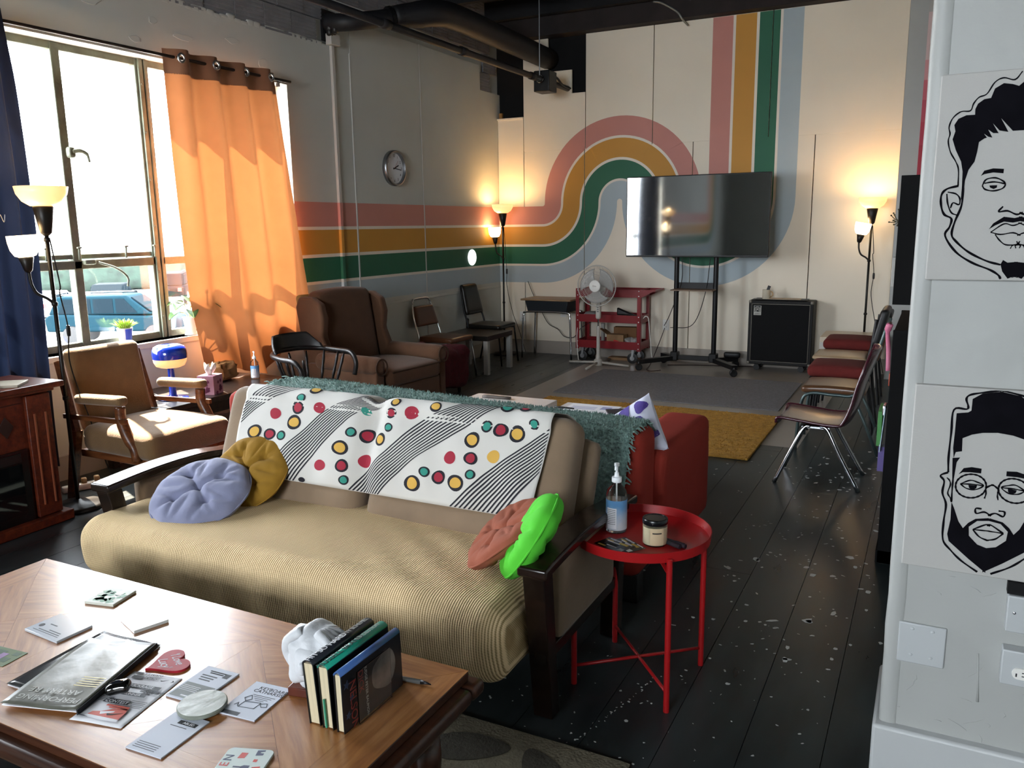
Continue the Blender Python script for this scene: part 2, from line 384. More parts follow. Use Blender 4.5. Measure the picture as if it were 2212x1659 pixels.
MB().box(XL, .45, YB-.14, YB+.06, 3.56, ZC).build('header_beam', M('dark_brown_beam', '#241d1c', .8, var=(5, .3)), ce, bevel=.004)
# ---- foreground partition wall
YP, XP = 2.05, -.044
pt = MB().box(XP+.024, 2.6, YP, YP+.26, 0, ZC); part = tag(pt.build('wall_partition', GREYWALL), 'rough pale grey partition wall in the right foreground', 'wall', kind='structure')
MB().rbox((XP+.022, YP+.013, 1.99+.1), (.044, .036, 3.75), .016, (4, 4, 40), lambda q: q+Vector((.002*fbm((q.x, q.y, q.z*5), 2), 0, 0))).build('corner_bead', GREYWALL, part, smooth=True)
MB().box(XP-.012, 2.6, YP-.028, YP+.29, 0, .285).build('baseboard_partition', M('white_baseboard_paint', '#b6b8b8', .45, bump=(9, .25)), bevel=.008)
tag(bpy.data.objects['baseboard_partition'], 'tall white baseboard of the foreground partition', 'baseboard', kind='structure')
cr = MB(); random.seed(9)
for k in range(26):   # trowel ridges and paint drips below the canvas
    x, z = random.uniform(0, .3), random.uniform(.30, .69); a = random.uniform(0, 6.3); l = random.uniform(.01, .05)
    if .0 < x < .1 and .44 < z < .57: continue
    cr.tube([(x, YP, z), (x+l*.5*math.cos(a)+.004, YP-.001, z+l*.5*math.sin(a)), (x+l*math.cos(a), YP, z+l*math.sin(a))], [.0002, random.uniform(.0006, .0013), .0002], 6)
cr.tube([(.155, YP, .51), (.16, YP-.001, .44), (.163, YP-.002, .39)], [.002, .0016, .003], 8)
cr.build('trowel_ridge', GREYWALL, part, smooth=True)
# electrical boxes on the partition
BOXP = M('painted_metal_plate', '#b4b7b8', .4, bump=(20, .1))
def wplate(x0, x1, z0, z1, d=.012):
    return MB().box(x0, x1, YP-d, YP, z0, z1).build('cover_plate', BOXP, bevel=.003)
b = tag(wplate(-.014, .087, .456, .558, .008), 'square blank cover plate painted over on the partition wall', 'cover plate')
for x in (.015, .058):
    for z in (.478, .545): MB().lathe([(0, .003), (.0035, .002), (.0045, 0)], 10).build('screw', BOXP, b, loc=(x, YP-.008, z), rot=(PI/2, 0, 0))
b = tag(wplate(.199, .32, .590, .676, .03), 'blank metal box with dark top edge above the outlet', 'junction box')
MB().box(.197, .32, YP-.024, YP, .678, .705).build('dark_gap', DARKGAP, b)
MB().lathe([(0, .002), (.003, .001), (.0035, 0)], 10).build('screw', STEEL, b, loc=(.214, YP-.03, .637), rot=(PI/2, 0, 0))
b = tag(wplate(.199, .33, .464, .548, .034), 'white power outlet box low on the partition wall', 'outlet')
fc = MB().prism(rect_round(.034, .026, .012, 6), 0, .004, Matrix.Translation((.238, YP-.034, .497)) @ Matrix.Rotation(PI/2, 4, 'X')); fc.build('outlet_face', WHITEP, b)
MB().box(.228, .231, YP-.0386, YP-.037, .490, .498).box(.240, .247, YP-.0386, YP-.037, .500, .502).box(.240, .247, YP-.0386, YP-.037, .492, .494).build('slots', INK, b)
# ---- window 1 : steel casement frame
FX = -4.85
FR = M('grey_green_window_paint', '#6b6e5e', .6, var=(9, .3), bump=(25, .5))
def window(idx, y0, y1, z0, z1, detail):
    w = tag(bpy.data.objects.new('window_%d' % idx, None), 'steel casement window with many panes' if idx == 1 else 'second steel window along the same wall', 'window', kind='structure'); COL.objects.link(w)
    def rail(ya, yb, za, zb, d=.05, name='frame_rail'): return MB().box(FX-d/2, FX+d/2, ya, yb, za, zb).build(name, FR, w, bevel=.006)
    rail(y0, y1, z1-.045, z1+.02); rail(y0, y1, z0-.02, z0+.045)
    rail(y0-.01, y0+.04, z0, z1); rail(y1-.04, y1+.01, z0, z1)
    ms = [y0+k*.62 for k in range(1, int((y1-y0)/.62))] if idx != 1 else [1.9, 2.45, 3.0, 3.415, 4.03, 4.60]
    for k, m in enumerate(ms):
        wd = .058 if idx != 1 or k in (3,) else (.105 if k == 4 else .06)
        rail(m-wd/2, m+wd/2, z0, z1, .06)
        if idx == 1 and k == 4:
            MB().box(FX+.03, FX+.045, m-.035, m-.005, z0, z1).box(FX+.03, FX+.04, m+.012, m+.03, z0, z1).build('cover_strip', FR, w, bevel=.003)
            bl = MB()
            for q in range(6): bl.lathe([(0, .006), (.008, .004), (.009, 0)], 10, mat=Matrix.Translation((FX+.045, m-.02, z0+.15+q*.31)) @ Matrix.Rotation(PI/2, 4, 'Y'))
            bl.build('rivet', FR, w)
    rail(y0, y1, 1.27, 1.325, .06, 'transom_bar')
    if idx == 1: rail(3.06, 4.04, 1.335, 1.365, .04, 'vent_rail')
    ed = [y0]+ms+[y1]
    for a, b in zip(ed, ed[1:]):
        for c, d in ((z0+.04, 1.275), (1.325, z1-.04)):
            MB().box(FX-.004, FX, a+.025, b-.025, c, d).build('pane', GLASS, w)
    return w
GLASS = M('window_glass', '#ffffff', .02, spec=.5)
N, L, P = nodes(GLASS); tr = N.new('ShaderNodeBsdfTransparent'); gl = N.new('ShaderNodeBsdfGlossy'); gl.inputs['Roughness'].default_value = .02; mx = N.new('ShaderNodeMixShader'); mx.inputs[0].default_value = .05
L.new(tr.outputs[0], mx.inputs[1]); L.new(gl.outputs[0], mx.inputs[2]); L.new(mx.outputs[0], N['Material Output'].inputs['Surface'])
w1 = window(1, *WIN[0], True)
w2 = tag(bpy.data.objects.new('window_2', None), 'steel window in the wall behind the viewer', 'window', kind='structure'); COL.objects.link(w2)
x0, x1, z0, z1 = RWIN
for a, b in ((z0-.02, z0+.045), (z1-.045, z1+.02), (1.7, 1.75)): MB().box(x0, x1, YF-.13, YF-.08, a, b).build('frame_rail', FR, w2, bevel=.006)
nx = [x0+k*(x1-x0)/5 for k in range(6)]
for x in nx: MB().box(x-.03, x+.03, YF-.135, YF-.075, z0, z1).build('mullion', FR, w2, bevel=.006)
for a, b in zip(nx, nx[1:]):
    for c, d in ((z0+.04, 1.70), (1.75, z1-.04)): MB().box(a+.025, b-.025, YF-.108, YF-.104, c, d).build('pane', GLASS, w2)
h = MB(); h.rbox((FX+.055, 3.43, 1.985), (.05, .05, .07), .02, 4); h.tube(bez([(FX+.07, 3.43, 1.99), (FX+.09, 3.47, 1.995), (FX+.095, 3.51, 1.975), (FX+.09, 3.525, 1.93)], 6), [.014]*7+[.012]*6+[.008]*6, 8); h.build('latch_handle', FR, w1, smooth=True)
h = MB(); h.rbox((FX+.06, 3.47, 1.315), (.04, .08, .035), .012, 4); h.tube(bez([(FX+.08, 3.52, 1.31), (FX+.14, 3.60, 1.27), (FX+.16, 3.66, 1.21), (FX+.15, 3.665, 1.15)], 6), .007, 8); h.build('stay_arm', FR, w1, smooth=True)
for y in (3.20, 3.42, 3.76, 3.99, 4.3):
    MB().tube([(FX+.04, y, 1.33), (FX+.045, y, 1.40)], .007, 8).rbox((FX+.047, y, 1.405), (.02, .03, .012), .005, 3).build('thumb_screw', FR, w1)
sl = tag(MB().box(XL-.13, XL+.02, WIN[0][0]-.03, WIN[0][1]+.02, .725, .765).build('window_sill', M('white_sill_paint', '#c9c4ba', .4, bump=(12, .2)), None, bevel=.006), 'white painted window sill holding two plants', 'window sill', kind='structure')
# the stripes go on along the window wall beside and behind the viewer
for o0, o1, mt in [(b[0], b[1], MATS[b[3]]) for b in BANDS]+[(.205, .232, LINE), (.437, .465, LINE), (.665, .69, LINE)]:
    A = [(1.30, ZM-R1-o0), (-2.2, ZM-R1-o0)]+[(-2.2-(R1+o0)*math.sin(t*PI/24), ZM-(R1+o0)*math.cos(t*PI/24)) for t in range(1, 13)]+[(-2.2-R1-o0, 3.01)]
    Bq = [(1.30, ZM-R1-o1), (-2.2, ZM-R1-o1)]+[(-2.2-(R1+o1)*math.sin(t*PI/24), ZM-(R1+o1)*math.cos(t*PI/24)) for t in range(1, 13)]+[(-2.2-R1-o1, 3.01)]
    mb = MB()
    for i in range(len(A)-1): mb.add([(XL+.0008, A[i][0], A[i][1]), (XL+.0008, A[i+1][0], A[i+1][1]), (XL+.0008, Bq[i+1][0], Bq[i+1][1]), (XL+.0008, Bq[i][0], Bq[i][1])], [(0, 1, 2, 3)])
    mb.build('mural_stripe', mt, wall_l)
# ============================================================ CEILING SERVICES, WALL FITTINGS
PIPE = M('black_painted_pipe', '#17171a', .55, var=(8, .3))
d = thing('vent_duct', 'thick black insulated duct bending from the wall and running along it', 'duct', (-4.2, 6.4, 3.3))
def rel(ps, o=(-4.2, 6.4, 3.3)): return [(p[0]-o[0], p[1]-o[1], p[2]-o[2]) for p in ps]
MB().tube(rel(bez([(-4.71, 5.84, 3.2), (-4.5, 5.88, 3.19), (-4.36, 6.13, 3.25), (-4.3, 6.27, 3.29)], 6)), .072, 16).build('branch', PIPE, d, smooth=True)
MB().tube(rel(bez([(-4.31, 6.25, 3.285), (-4.2, 6.42, 3.32), (-4.08, 6.62, 3.36), (-4.05, 6.95, 3.37), (-4.05, 7.8, 3.36), (-4.05, YB+.05, 3.34)], 6)), [.086, .09, .094, .098, .10, .103, .106]+[.112]*24, 18).build('main_run', PIPE, d, smooth=True)
for p, q in (((-4.33, 6.21, 3.27), (-4.315, 6.235, 3.28)), ((-4.275, 6.30, 3.295), (-4.26, 6.325, 3.30))): MB().tube(rel([p, q]), .092, 16).build('clamp', BLACKMETAL, d)
fl = MB(); random.seed(4)
for k in range(9): fl.rbox(rel([(-4.64+random.uniform(-.03, .05), 5.84+random.uniform(-.03, .05), 3.17+random.uniform(-.09, .09))])[0], (.05, .06, .07), .02, 3)
fl.build('foil_scrap', M('crumpled_foil', '#3c3a38', .4, .6), d, smooth=True)
tag(MB().box(XL-.02, XL+.003, 5.78, 5.95, 3.05, 3.30).build('wall_opening', DARKGAP, wall_l), 'black square opening around the duct')
p = thing('sprinkler_pipe', 'long thin black sprinkler pipe hung below the duct', 'pipe', (-3.8, 6.5, 3.0))
MB().tube([(0, -3.2, -.0), (0, 2.36, 0)], .03, 12).build('pipe_run', PIPE, p, smooth=True)
for y in (-1.1, .05, 1.45): MB().tube([(0, y-.05, 0), (0, y+.05, 0)], .038, 12).build('coupling', PIPE, p, smooth=True)
MB().box(-.09, .09, 1.66, 1.86, -.12, .09).build('valve_box', BLACK, p, bevel=.01)
MB().tube([(0, 1.62, .03), (0, 1.62, .93)], .006, 8).build('hanger_rod', STEEL, p)
MB().tube([(.037*math.cos(a), 1.62, .037*math.sin(a)) for a in [2*PI*k/20 for k in range(20)]], .005, 6, closed=True).build('hanger_ring', CHROME, p)
MB().tube(bez([(.03, 1.78, .09), (.05, 1.95, .05), (.05, 2.1, .0), (.03, 2.36, .0)], 6), .012, 6).build('cable', BLACK, p)
c = tag(MB().tube(bez([(-2.78, 8.70, 3.745), (-2.69, 8.70, 3.72), (-2.53, 8.70, 3.62), (-2.47, 8.71, 3.54), (-2.44, 8.80, 3.50)], 6), .011, 8).build('conduit', M('galvanised_conduit', '#8d8d86', .4, .6), smooth=True), 'thin grey conduit dropping from the ceiling to the mural wall', 'conduit')
b = thing('wall_raceway', 'white painted raceway with junction box running down the wall', 'raceway', (XL, 5.87, 1.6))
MB().box(0, .028, -.018, .018, -1.4, 1.42).build('channel', M('white_raceway_paint', '#b9b7b0', .5), b, bevel=.004)
for o0, o1, cc, nm in BANDS: MB().box(.0, .029, -.019, .019, ZM-R1-o1-1.6, ZM-R1-o0-1.6).build('painted_section', MATS[nm], b, bevel=.004)
MB().box(0, .06, -.06, .06, 1.42, 1.51).build('junction_box', MATS['white_raceway_paint'], b, bevel=.005)
# wall clock
CK = thing('wall_clock', 'round silver wall clock with white face above the striped wall', 'clock', (XL+.006, 6.70, 2.06)); CK.rotation_euler = (PI/2, 0, PI/2)
MB().lathe([(.165, 0), (.168, .02), (.165, .045), (.150, .05), (.146, .042), (.146, .02), (.14, 0)], 48).build('rim', STEEL, CK, smooth=True)
MB().lathe([(.15, .0), (.149, .018), (0, .018)], 48).build('face', M('clock_face', '#d8dade', .5), CK)
for k in range(12):
    a = PI/2-2*PI*(k+1)/12; text(str(k+1), .035, INK, CK, (.118*math.cos(a), .118*math.sin(a), .0186), name='numeral')
for a, l, w in ((PI/2-2*PI*(2.22/12), .075, .010), (PI/2-2*PI*(16/60), .11, .007)):
    MB().bar((-.02*math.cos(a), -.02*math.sin(a), .022), (l*math.cos(a), l*math.sin(a), .022), w, .002).build('hand', INK, CK)
MB().bar((.0, 0, .025), (.09*math.cos(.9), .09*math.sin(.9), .025), .002, .001).build('second_hand', M('red_hand', '#a02020', .5), CK)
# bright spot on the green stripe, imitated by an added glowing disc
dsk = tag(MB().lathe([(.088, 0), (.09, .012), (.082, .02), (0, .022)], 32).build('glow_spot_disc', M('white_spot_glow', '#ffffff', .4, emit='#fffdf8', es=.8), smooth=True, loc=(XL+.001, 8.18, 1.16), rot=(0, PI/2, 0)), 'small bright spot on the green stripe near the corner, put in as a glowing disc', 'light spot')
def outlet(loc, rz, label):
    t = thing('power_outlet', label, 'outlet', loc, rz)
    MB().prism(rect_round(.075, .118, .006), 0, .006, Matrix.Rotation(PI/2, 4, 'X')).build('plate', WHITEP, t, bevel=.002)
    for z in (-.022, .022):
        MB().prism(rect_round(.034, .027, .01), .006, .008, Matrix.Translation((0, 0, z)) @ Matrix.Rotation(PI/2, 4, 'X')).build('socket', WHITEP, t)
        MB().box(-.009, -.006, -.0092, -.008, z-.005, z+.005).box(.006, .009, -.0092, -.008, z-.005, z+.005).build('slot', INK, t)
    return t
outlet((-4.40, YB, .43), 0, 'white power outlet on the wall behind the corner floor lamp')
o = outlet((-2.62, YB, .40), 0, 'white power outlet on the wall beside the television stand')
outlet((-3.86, YB, .50), 0, 'white power outlet on the wall above the school desk legs')
outlet((XL, 8.05, .42), PI/2, 'white power outlet on the window wall behind the black chair')
# ============================================================ CURTAINS
rod = thing('curtain_rod', 'dark metal curtain rod above the window', 'curtain rod', (-4.60, 3.6, 2.632))
MB().tube([(0, -2.3, 0), (0, 1.63, 0)], .011, 10).build('rod', M('dark_bronze_rod', '#2a211d', .4, .5), rod)
for y in (-2.2, 1.6): MB().bar((0, y, 0), (-.1, y, 0), .012).bar((-.1, y, -.03), (-.1, y, .03), .03, .01).build('bracket', MATS['dark_bronze_rod'], rod)
def fabric(name, col, weave, transl=0, var=.1, rough=.9):
    m = M(name, col, rough, var=(5, var), sheen=.1); N, L, P = nodes(m); tc = N.new('ShaderNodeTexCoord')
    ws = []
    for ax in ('Y', 'Z'):
        w = N.new('ShaderNodeTexWave'); w.bands_direction = ax; w.inputs['Scale'].default_value = weave; w.inputs['Distortion'].default_value = 1.5; w.inputs['Detail'].default_value = 2; L.new(tc.outputs['Object'], w.inputs['Vector']); ws.append(w)
    mul = N.new('ShaderNodeMath'); mul.operation = 'ADD'; L.new(ws[0].outputs['Fac'], mul.inputs[0]); L.new(ws[1].outputs['Fac'], mul.inputs[1])
    b = N.new('ShaderNodeBump'); b.inputs['Strength'].default_value = .25; b.inputs['Distance'].default_value = .002; L.new(mul.outputs[0], b.inputs['Height']); L.new(b.outputs[0], P.inputs['Normal'])
    if transl:
        t = N.new('ShaderNodeBsdfTranslucent'); t.inputs[0].default_value = (*lin(col), 1); mx = N.new('ShaderNodeMixShader'); mx.inputs[0].default_value = transl
        L.new(P.outputs[0], mx.inputs[1]); L.new(t.outputs[0], mx.inputs[2]); L.new(mx.outputs[0], N['Material Output'].inputs['Surface'])
    return m
OR = fabric('rust_orange_linen', '#aa6a3e', 240, .11); ORB = fabric('rust_header_band', '#6a4630', 240, .04)
cu = thing('orange_curtain', 'rust orange grommet curtain glowing in the sun', 'curtain', (-4.6, 0, 0))
GY = [4.14, 4.44, 4.73, 4.98]
def cshape(u, z):   # u 0..1 across, fold depth in x
    t = (2.66-z)/2.2; y0 = 4.055+.05*t*t; y1 = 5.10+.30*max(0, t)**1.2
    y = y0+(y1-y0)*u
    ph = u*2*PI*4
    x = .045*math.sin(ph-1.2)*(1-.35*t)+.02*math.sin(ph*.5+t*3)*t+.015*fbm((u*3, z*.8, 1))
    if t > .75:
        k = (t-.75)/.25; x += .10*k*math.sin(u*5+.5)+.05*k; y += .04*k*math.sin(u*9)
    return x, y
def bot(u): return .46+.22*max(0, (u-.45))**1.2+.20*max(0, .22-u)**.8+.03*math.sin(u*11)
def cg(u, v):
    z0 = bot(u); z = 2.53+(z0-2.53)*v; x, y = cshape(u, z); return (x, y, z)
MB().grid(cg, 110, 60).build('cloth', OR, cu, smooth=True)
def ch(u, v):
    z = 2.685+(2.525-2.685)*v; x, y = cshape(u, z); return (x, y, z)
hb = MB().grid(ch, 180, 24)
hb.f = [f for f in hb.f if min(math.hypot(sum(hb.v[i][1] for i in f)/4-y, sum(hb.v[i][2] for i in f)/4-2.628) for y in GY) > .021]
hb.build('header_band', ORB, cu, smooth=True)
for y in GY:
    o = MB().tube([(0, .026*math.cos(a), .026*math.sin(a)) for a in [2*PI*k/24 for k in range(24)]], .008, 8, closed=True).build('grommet', STEEL, cu, smooth=True, loc=(cshape((y-4.055)/1.045, 2.628)[0]+.004, y, 2.628))
NV = fabric('navy_curtain_cloth', '#1b2742', 260, .04)
nc = thing('navy_curtain', 'dark navy blackout curtain at the left edge', 'curtain', (-4.57, 0, 0))
def ng(u, v):
    z = 2.69+(.12-2.69)*v; ph = u*2*PI*7
    y = 2.02+(.93+.06*v)*u+.02*math.sin(v*5)
    x = .05*math.sin(ph+.4*math.sin(v*4))+.025*fbm((u*5, v*2, 4))+.06*v*math.sin(u*6)
    return (x, y, z)
MB().grid(ng, 120, 50).build('cloth', NV, nc, smooth=True)
MB().tube(bez([(.09, 2.72, 1.62), (.095, 2.735, 1.59), (.09, 2.75, 1.60), (.092, 2.765, 1.56), (.09, 2.775, 1.60)], 4), .002, 5).build('hook', STEEL, nc)
# ============================================================ FLOOR LAMPS
SHADE = M('frosted_glass_shade_lit', '#f6e3bd', .35, emit='#ffbe74', es=.55)
GLOBE = M('frosted_globe_lit', '#fff4e0', .35, emit='#ffe0b0', es=3)
LBLK = M('lamp_black_metal', '#17130f', .4, .3)
def floor_lamp(label, loc, rotz, side_tilt, power, h=1.75):
    t = thing('floor_lamp', label, 'floor lamp', loc, rotz, 'torchiere floor lamps with reading arms')
    MB().lathe([(0, 0), (.135, 0), (.137, .012), (.12, .026), (.03, .036), (.016, .05), (.0, .05)], 36).build('base', LBLK, t, smooth=True)
    MB().tube([(0, 0, .03), (0, 0, h-.24)], .0105, 12).build('pole', LBLK, t, smooth=True)
    rg = MB()
    for z in (.62, 1.13, h-.27): rg.lathe([(.011, z-.012), (.016, z-.008), (.016, z+.008), (.011, z+.012)], 12)
    rg.build('pole_collar', LBLK, t, smooth=True)
    MB().lathe([(.014, h-.25), (.028, h-.235), (.05, h-.105), (.046, h-.10), (0, h-.10)], 24).build('socket_cone', LBLK, t, smooth=True)
    MB().lathe([(.04, h-.10), (.06, h-.098), (.095, h-.075), (.118, h-.038), (.126, h), (.122, h), (.113, h-.036), (.09, h-.070), (.06, h-.091), (.04, h-.094)], 40).build('bowl_shade', SHADE, t, smooth=True)
    s = side_tilt; ar = bez([(0, 0, 1.13), (-.03, 0, 1.16), (-.075, 0, 1.19), (-.095, 0, 1.24), (-.10, 0, 1.30)], 8)
    MB().tube(ar, .008, 8).build('reading_arm', LBLK, t, smooth=True)
    q = Matrix.Translation((-.10, 0, 1.30)) @ Matrix.Rotation(s, 4, 'Y')
    MB().lathe([(.012, 0), (.02, .01), (.036, .075), (.03, .08), (0, .08)], 20, mat=q).build('reading_socket', LBLK, t, smooth=True)
    MB().lathe([(.03, .078), (.05, .085), (.066, .115), (.072, .155), (.073, .19), (.070, .19), (.066, .15), (.06, .115), (.045, .09), (.0, .085)], 28, mat=q).build('reading_globe', GLOBE, t, smooth=True)
    cd = bez([(.012, .0, h-.26), (.035, -.01, h-.5), (.03, .0, 1.18), (.05, -.01, 1.0), (.04, .01, .8), (.10, .03, .5), (.14, .1, .3), (.20, .16, .02)], 8)
    MB().tube(cd, .0035, 6).build('power_cord', LBLK, t)
    MB().rbox((.05, -.01, .985), (.02, .018, .06), .006, 3).build('cord_switch', LBLK, t)
    for z, e, r in ((h-.02, power, .045), (1.45, power*.2, .03)):
        l = bpy.data.lights.new('lamp_bulb', 'POINT'); l.energy = e; l.color = (1, .64, .30); l.shadow_soft_size = r
        lo = bpy.data.objects.new('lamp_bulb', l); COL.objects.link(lo); lo.parent = t
        lo.location = (0, 0, h-.03) if r == .045 else tuple(q @ Vector((0, 0, .20)))
    return t
floor_lamp('black floor lamp with lit bowl in the corner beside the school desk', (-4.50, 8.58, 0), 0, -.05, 3.6)
floor_lamp('black floor lamp with lit bowl behind the white table at right', (-.57, 8.62, 0), .1, .18, 3.6, 1.72)
floor_lamp('black floor lamp with lit bowl in front of the window by the navy curtain', (-4.14, 2.77, 0), .95, -.06, 3, 1.735)
# ============================================================ OUTSIDE
gm = M('sunlit_asphalt', '#8f8f8c', .9, var=(.4, .12)); tag(MB().box(-140, -5.3, -60, 140, -2.75, -2.6).build('ground_outside', gm), 'sunlit parking lot outside the window', 'ground', kind='structure')
def car(label, x, y, rz, col, kind, glass='#0e161b'):
    t = thing('parked_car', label, 'car', (x, y, -2.6), rz, 'cars parked outside the window')
    P = M('car_paint_'+col[1:], col, .9, 0, spec=.02); Gm = M('car_glass', glass, .9, spec=.02)
    if kind == 'suv': body = [(-2.4, .5), (-2.45, 1.0), (-2.25, 1.15), (2.2, 1.0), (2.4, .85), (2.4, .45)]; cab = [(-2.35, 1.12), (-2.0, 1.78), (.5, 1.80), (1.35, 1.08)]
    else: body = [(-2.2, .4), (-2.25, .85), (-2.0, .98), (1.9, .9), (2.2, .75), (2.2, .4)]; cab = [(-1.9, .95), (-1.2, 1.42), (.3, 1.43), (1.2, .92)]
    R = Matrix(((1,0,0,0),(0,0,-1,.88),(0,1,0,0),(0,0,0,1)))
    MB().prism(body, 0, 1.76, R).build('body', P, t, bevel=.08, seg=3)
    R2 = Matrix(((1,0,0,0),(0,0,-1,.76),(0,1,0,0),(0,0,0,1)))
    MB().prism(cab, 0, 1.52, R2).build('cabin', P, t, bevel=.07, seg=3)
    zt = cab[1][1]; zb = cab[0][1]; xs = [cab[0][0]+.35, -.75, .05, cab[3][0]-.45]
    for s in (-1, 1):
        for a, b in zip(xs, xs[1:]):
            q = .12; MB().prism([(a+.05+(.25 if a == xs[0] else 0)*0, zb+.04), (b-.05, zb+.04), (b-.05-(.45 if b == xs[-1] else 0), zt-.10), (a+.05+(.18 if a == xs[0] else 0), zt-.10)], 0, .03, Matrix(((1,0,0,0),(0,0,-1,s*.77+.015),(0,1,0,0),(0,0,0,1)))).build('side_window', Gm, t)
        for wx in (-1.5, 1.45):
            MB().lathe([(0, -.12), (.34, -.12), (.36, -.08), (.36, .08), (.34, .12), (0, .12)], 24, mat=Matrix.Translation((wx, s*.80, .36)) @ Matrix.Rotation(PI/2, 4, 'X')).build('wheel', BLACK, t)
        MB().box(-2.47 if kind == 'suv' else -2.27, -2.3 if kind == 'suv' else -2.1, s*.6-.1, s*.6+.1, .8, 1.0).build('tail_light', M('red_lens', '#b01818', .3), t)
    MB().prism([(cab[2][0]+.12, zt-.07), (cab[3][0]-.06, zb+.06), (cab[3][0]-.02, zb+.08), (cab[2][0]+.16, zt-.05)], 0, 1.3, Matrix(((1,0,0,0),(0,0,-1,.65),(0,1,0,0),(0,0,0,1)))).build('windscreen', Gm, t)
    if kind == 'suv':
        for s in (-1, 1): MB().tube([(-1.9, s*.6, 1.84), (.3, s*.6, 1.86)], .02, 6).build('roof_rail', CHROME, t)
    return t
car('dark blue sport utility vehicle with roof rails outside the window', -27.3, 20.9, .55, '#0e1f26', 'suv')
car('white hatchback with red tail lights behind the dark blue vehicle', -37.0, 24.5, 2.2, '#d8d8d8', 'sedan')
car('dark sedan parked directly behind the dark blue vehicle', -39.2, 29.6, 2.3, '#0f1519', 'sedan')
car('black car parked in the middle of the far row', -39.4, 33.8, 2.3, '#0b1014', 'suv')
car('grey car parked at the right end of the far row', -37.6, 36.8, 2.3, '#161d22', 'sedan')
hb = thing('hedge_row', 'clipped green hedge behind the parked cars', 'hedge', (-54, 38, -2.6), .9); 
def hf(q): return q+Vector((0, 0, .0))+q.normalized()*.35*fbm(q, .9, 4)
MB().rbox((0, 0, 1.2), (30, 2.2, 2.4), .6, (60, 8, 8), hf).build('foliage', M('hedge_green', '#16241c', .9, var=(2, .5), bump=(8, 1)), hb, smooth=True)
fr = thing('bike_rack', 'low steel bicycle rack in front of the dark blue vehicle', 'bike rack', (-21.5, 15.6, -2.6), .62)
for k in range(5): MB().tube([(k*.62-1.2+.28*math.cos(a), 0, .36+.34*math.sin(a)) for a in [2*PI*q/20 for q in range(20)]], .03, 6, closed=True).build('hoop', CHROME, fr)
MB().tube([(-1.7, 0, .02), (1.7, 0, .02)], .03, 6).build('floor_rail', CHROME, fr)
far = thing('far_building', 'low pale building on the far side of the parking lot', 'building', (-95, 60, -2.6), .9)
MB().box(-30, 30, -4, 4, 0, 6.5).build('walls', M('pale_render', '#d9d6cf', .8), far)
for k in range(9): MB().box(-26+k*6, -23+k*6, -4.1, -3.9, 2.6, 4.6).build('window_pane', M('pale_far_glass', '#b9c6d2', .3), far)
MB().box(-30.3, 30.3, -4.3, 4.3, 6.5, 6.9).build('roof_edge', M('grey_parapet', '#8a8a88', .7), far)
# ============================================================ COFFEE TABLE
def wood(name, c0, c1, c2, rough=.3, scale=(1.2, 14, 14), coat=0, band=3.0):
    m = M(name, c1, rough, coat=coat); N, L, P = nodes(m); tc = N.new('ShaderNodeTexCoord'); mp = N.new('ShaderNodeMapping'); mp.inputs['Scale'].default_value = scale; L.new(tc.outputs['Object'], mp.inputs[0])
    n1 = N.new('ShaderNodeTexNoise'); n1.inputs['Scale'].default_value = band; n1.inputs['Detail'].default_value = 8; n1.inputs['Roughness'].default_value = .65; L.new(mp.outputs[0], n1.inputs['Vector'])
    r = N.new('ShaderNodeValToRGB'); e = r.color_ramp.elements; e[0].position = .32; e[1].position = .7; e[0].color = (*lin(c0), 1); e[1].color = (*lin(c2), 1); k = e.new(.5); k.color = (*lin(c1), 1)
    L.new(n1.outputs['Fac'], r.inputs[0]); L.new(r.outputs[0], P.inputs['Base Color'])
    b = N.new('ShaderNodeBump'); b.inputs['Strength'].default_value = .10; b.inputs['Distance'].default_value = .003; L.new(n1.outputs['Fac'], b.inputs['Height']); L.new(b.outputs[0], P.inputs['Normal'])
    q = N.new('ShaderNodeMapRange'); q.inputs[3].default_value = rough*.8; q.inputs[4].default_value = rough*1.35; L.new(n1.outputs['Fac'], q.inputs[0]); L.new(q.outputs[0], P.inputs['Roughness'])
    return m
OAK = wood('worn_oak_veneer', '#7d4d28', '#9c6636', '#b37f4c', .34, coat=.8)
OAK.node_tree.nodes['Principled BSDF'].inputs['Coat Roughness'].default_value = .24; OAK.node_tree.nodes['Principled BSDF'].inputs['Coat IOR'].default_value = 1.65
DARKW = wood('dark_red_brown_moulding', '#2a160e', '#3d2114', '#4d2c1b', .28)
ct = thing('coffee_table', 'large wooden coffee table with inlaid veneer top in the foreground', 'coffee table', (-1.73, 1.245, 0))
HX, HY, TZ = .80, .315, .45
MB().box(-HX, HX, -HY, HY, .425, .4485).build('top_board', DARKW, ct, bevel=.003)
def veneer(poly, rz):   # flush veneer sheet, grain along local x rotated by rz
    cx = sum(p[0] for p in poly)/len(poly); cy = sum(p[1] for p in poly)/len(poly); c, s = math.cos(-rz), math.sin(-rz)
    # shrink slightly so joints show
    q = []
    for x, y in poly:
        dx, dy = x-cx, y-cy; l = math.hypot(dx, dy); k = (l-.0006)/l; dx *= k; dy *= k; q.append((dx*c-dy*s, dx*s+dy*c))
    MB().prism(q, 0, .0015).build('veneer_panel', OAK, ct, loc=(cx, cy, .4485), rot=(0, 0, rz))
B = .105
veneer([(-HX, -HY), (HX, -HY), (HX-B, -HY+B), (-HX+B, -HY+B)], 0); veneer([(-HX, HY), (HX, HY), (HX-B, HY-B), (-HX+B, HY-B)], 0)
veneer([(HX, -HY), (HX, HY), (HX-B, HY-B), (HX-B, -HY+B)], PI/2); veneer([(-HX, -HY), (-HX, HY), (-HX+B, HY-B), (-HX+B, -HY+B)], PI/2)
ix, iy = HX-B, HY-B
xs = [-ix, -ix/3, ix/3, ix]
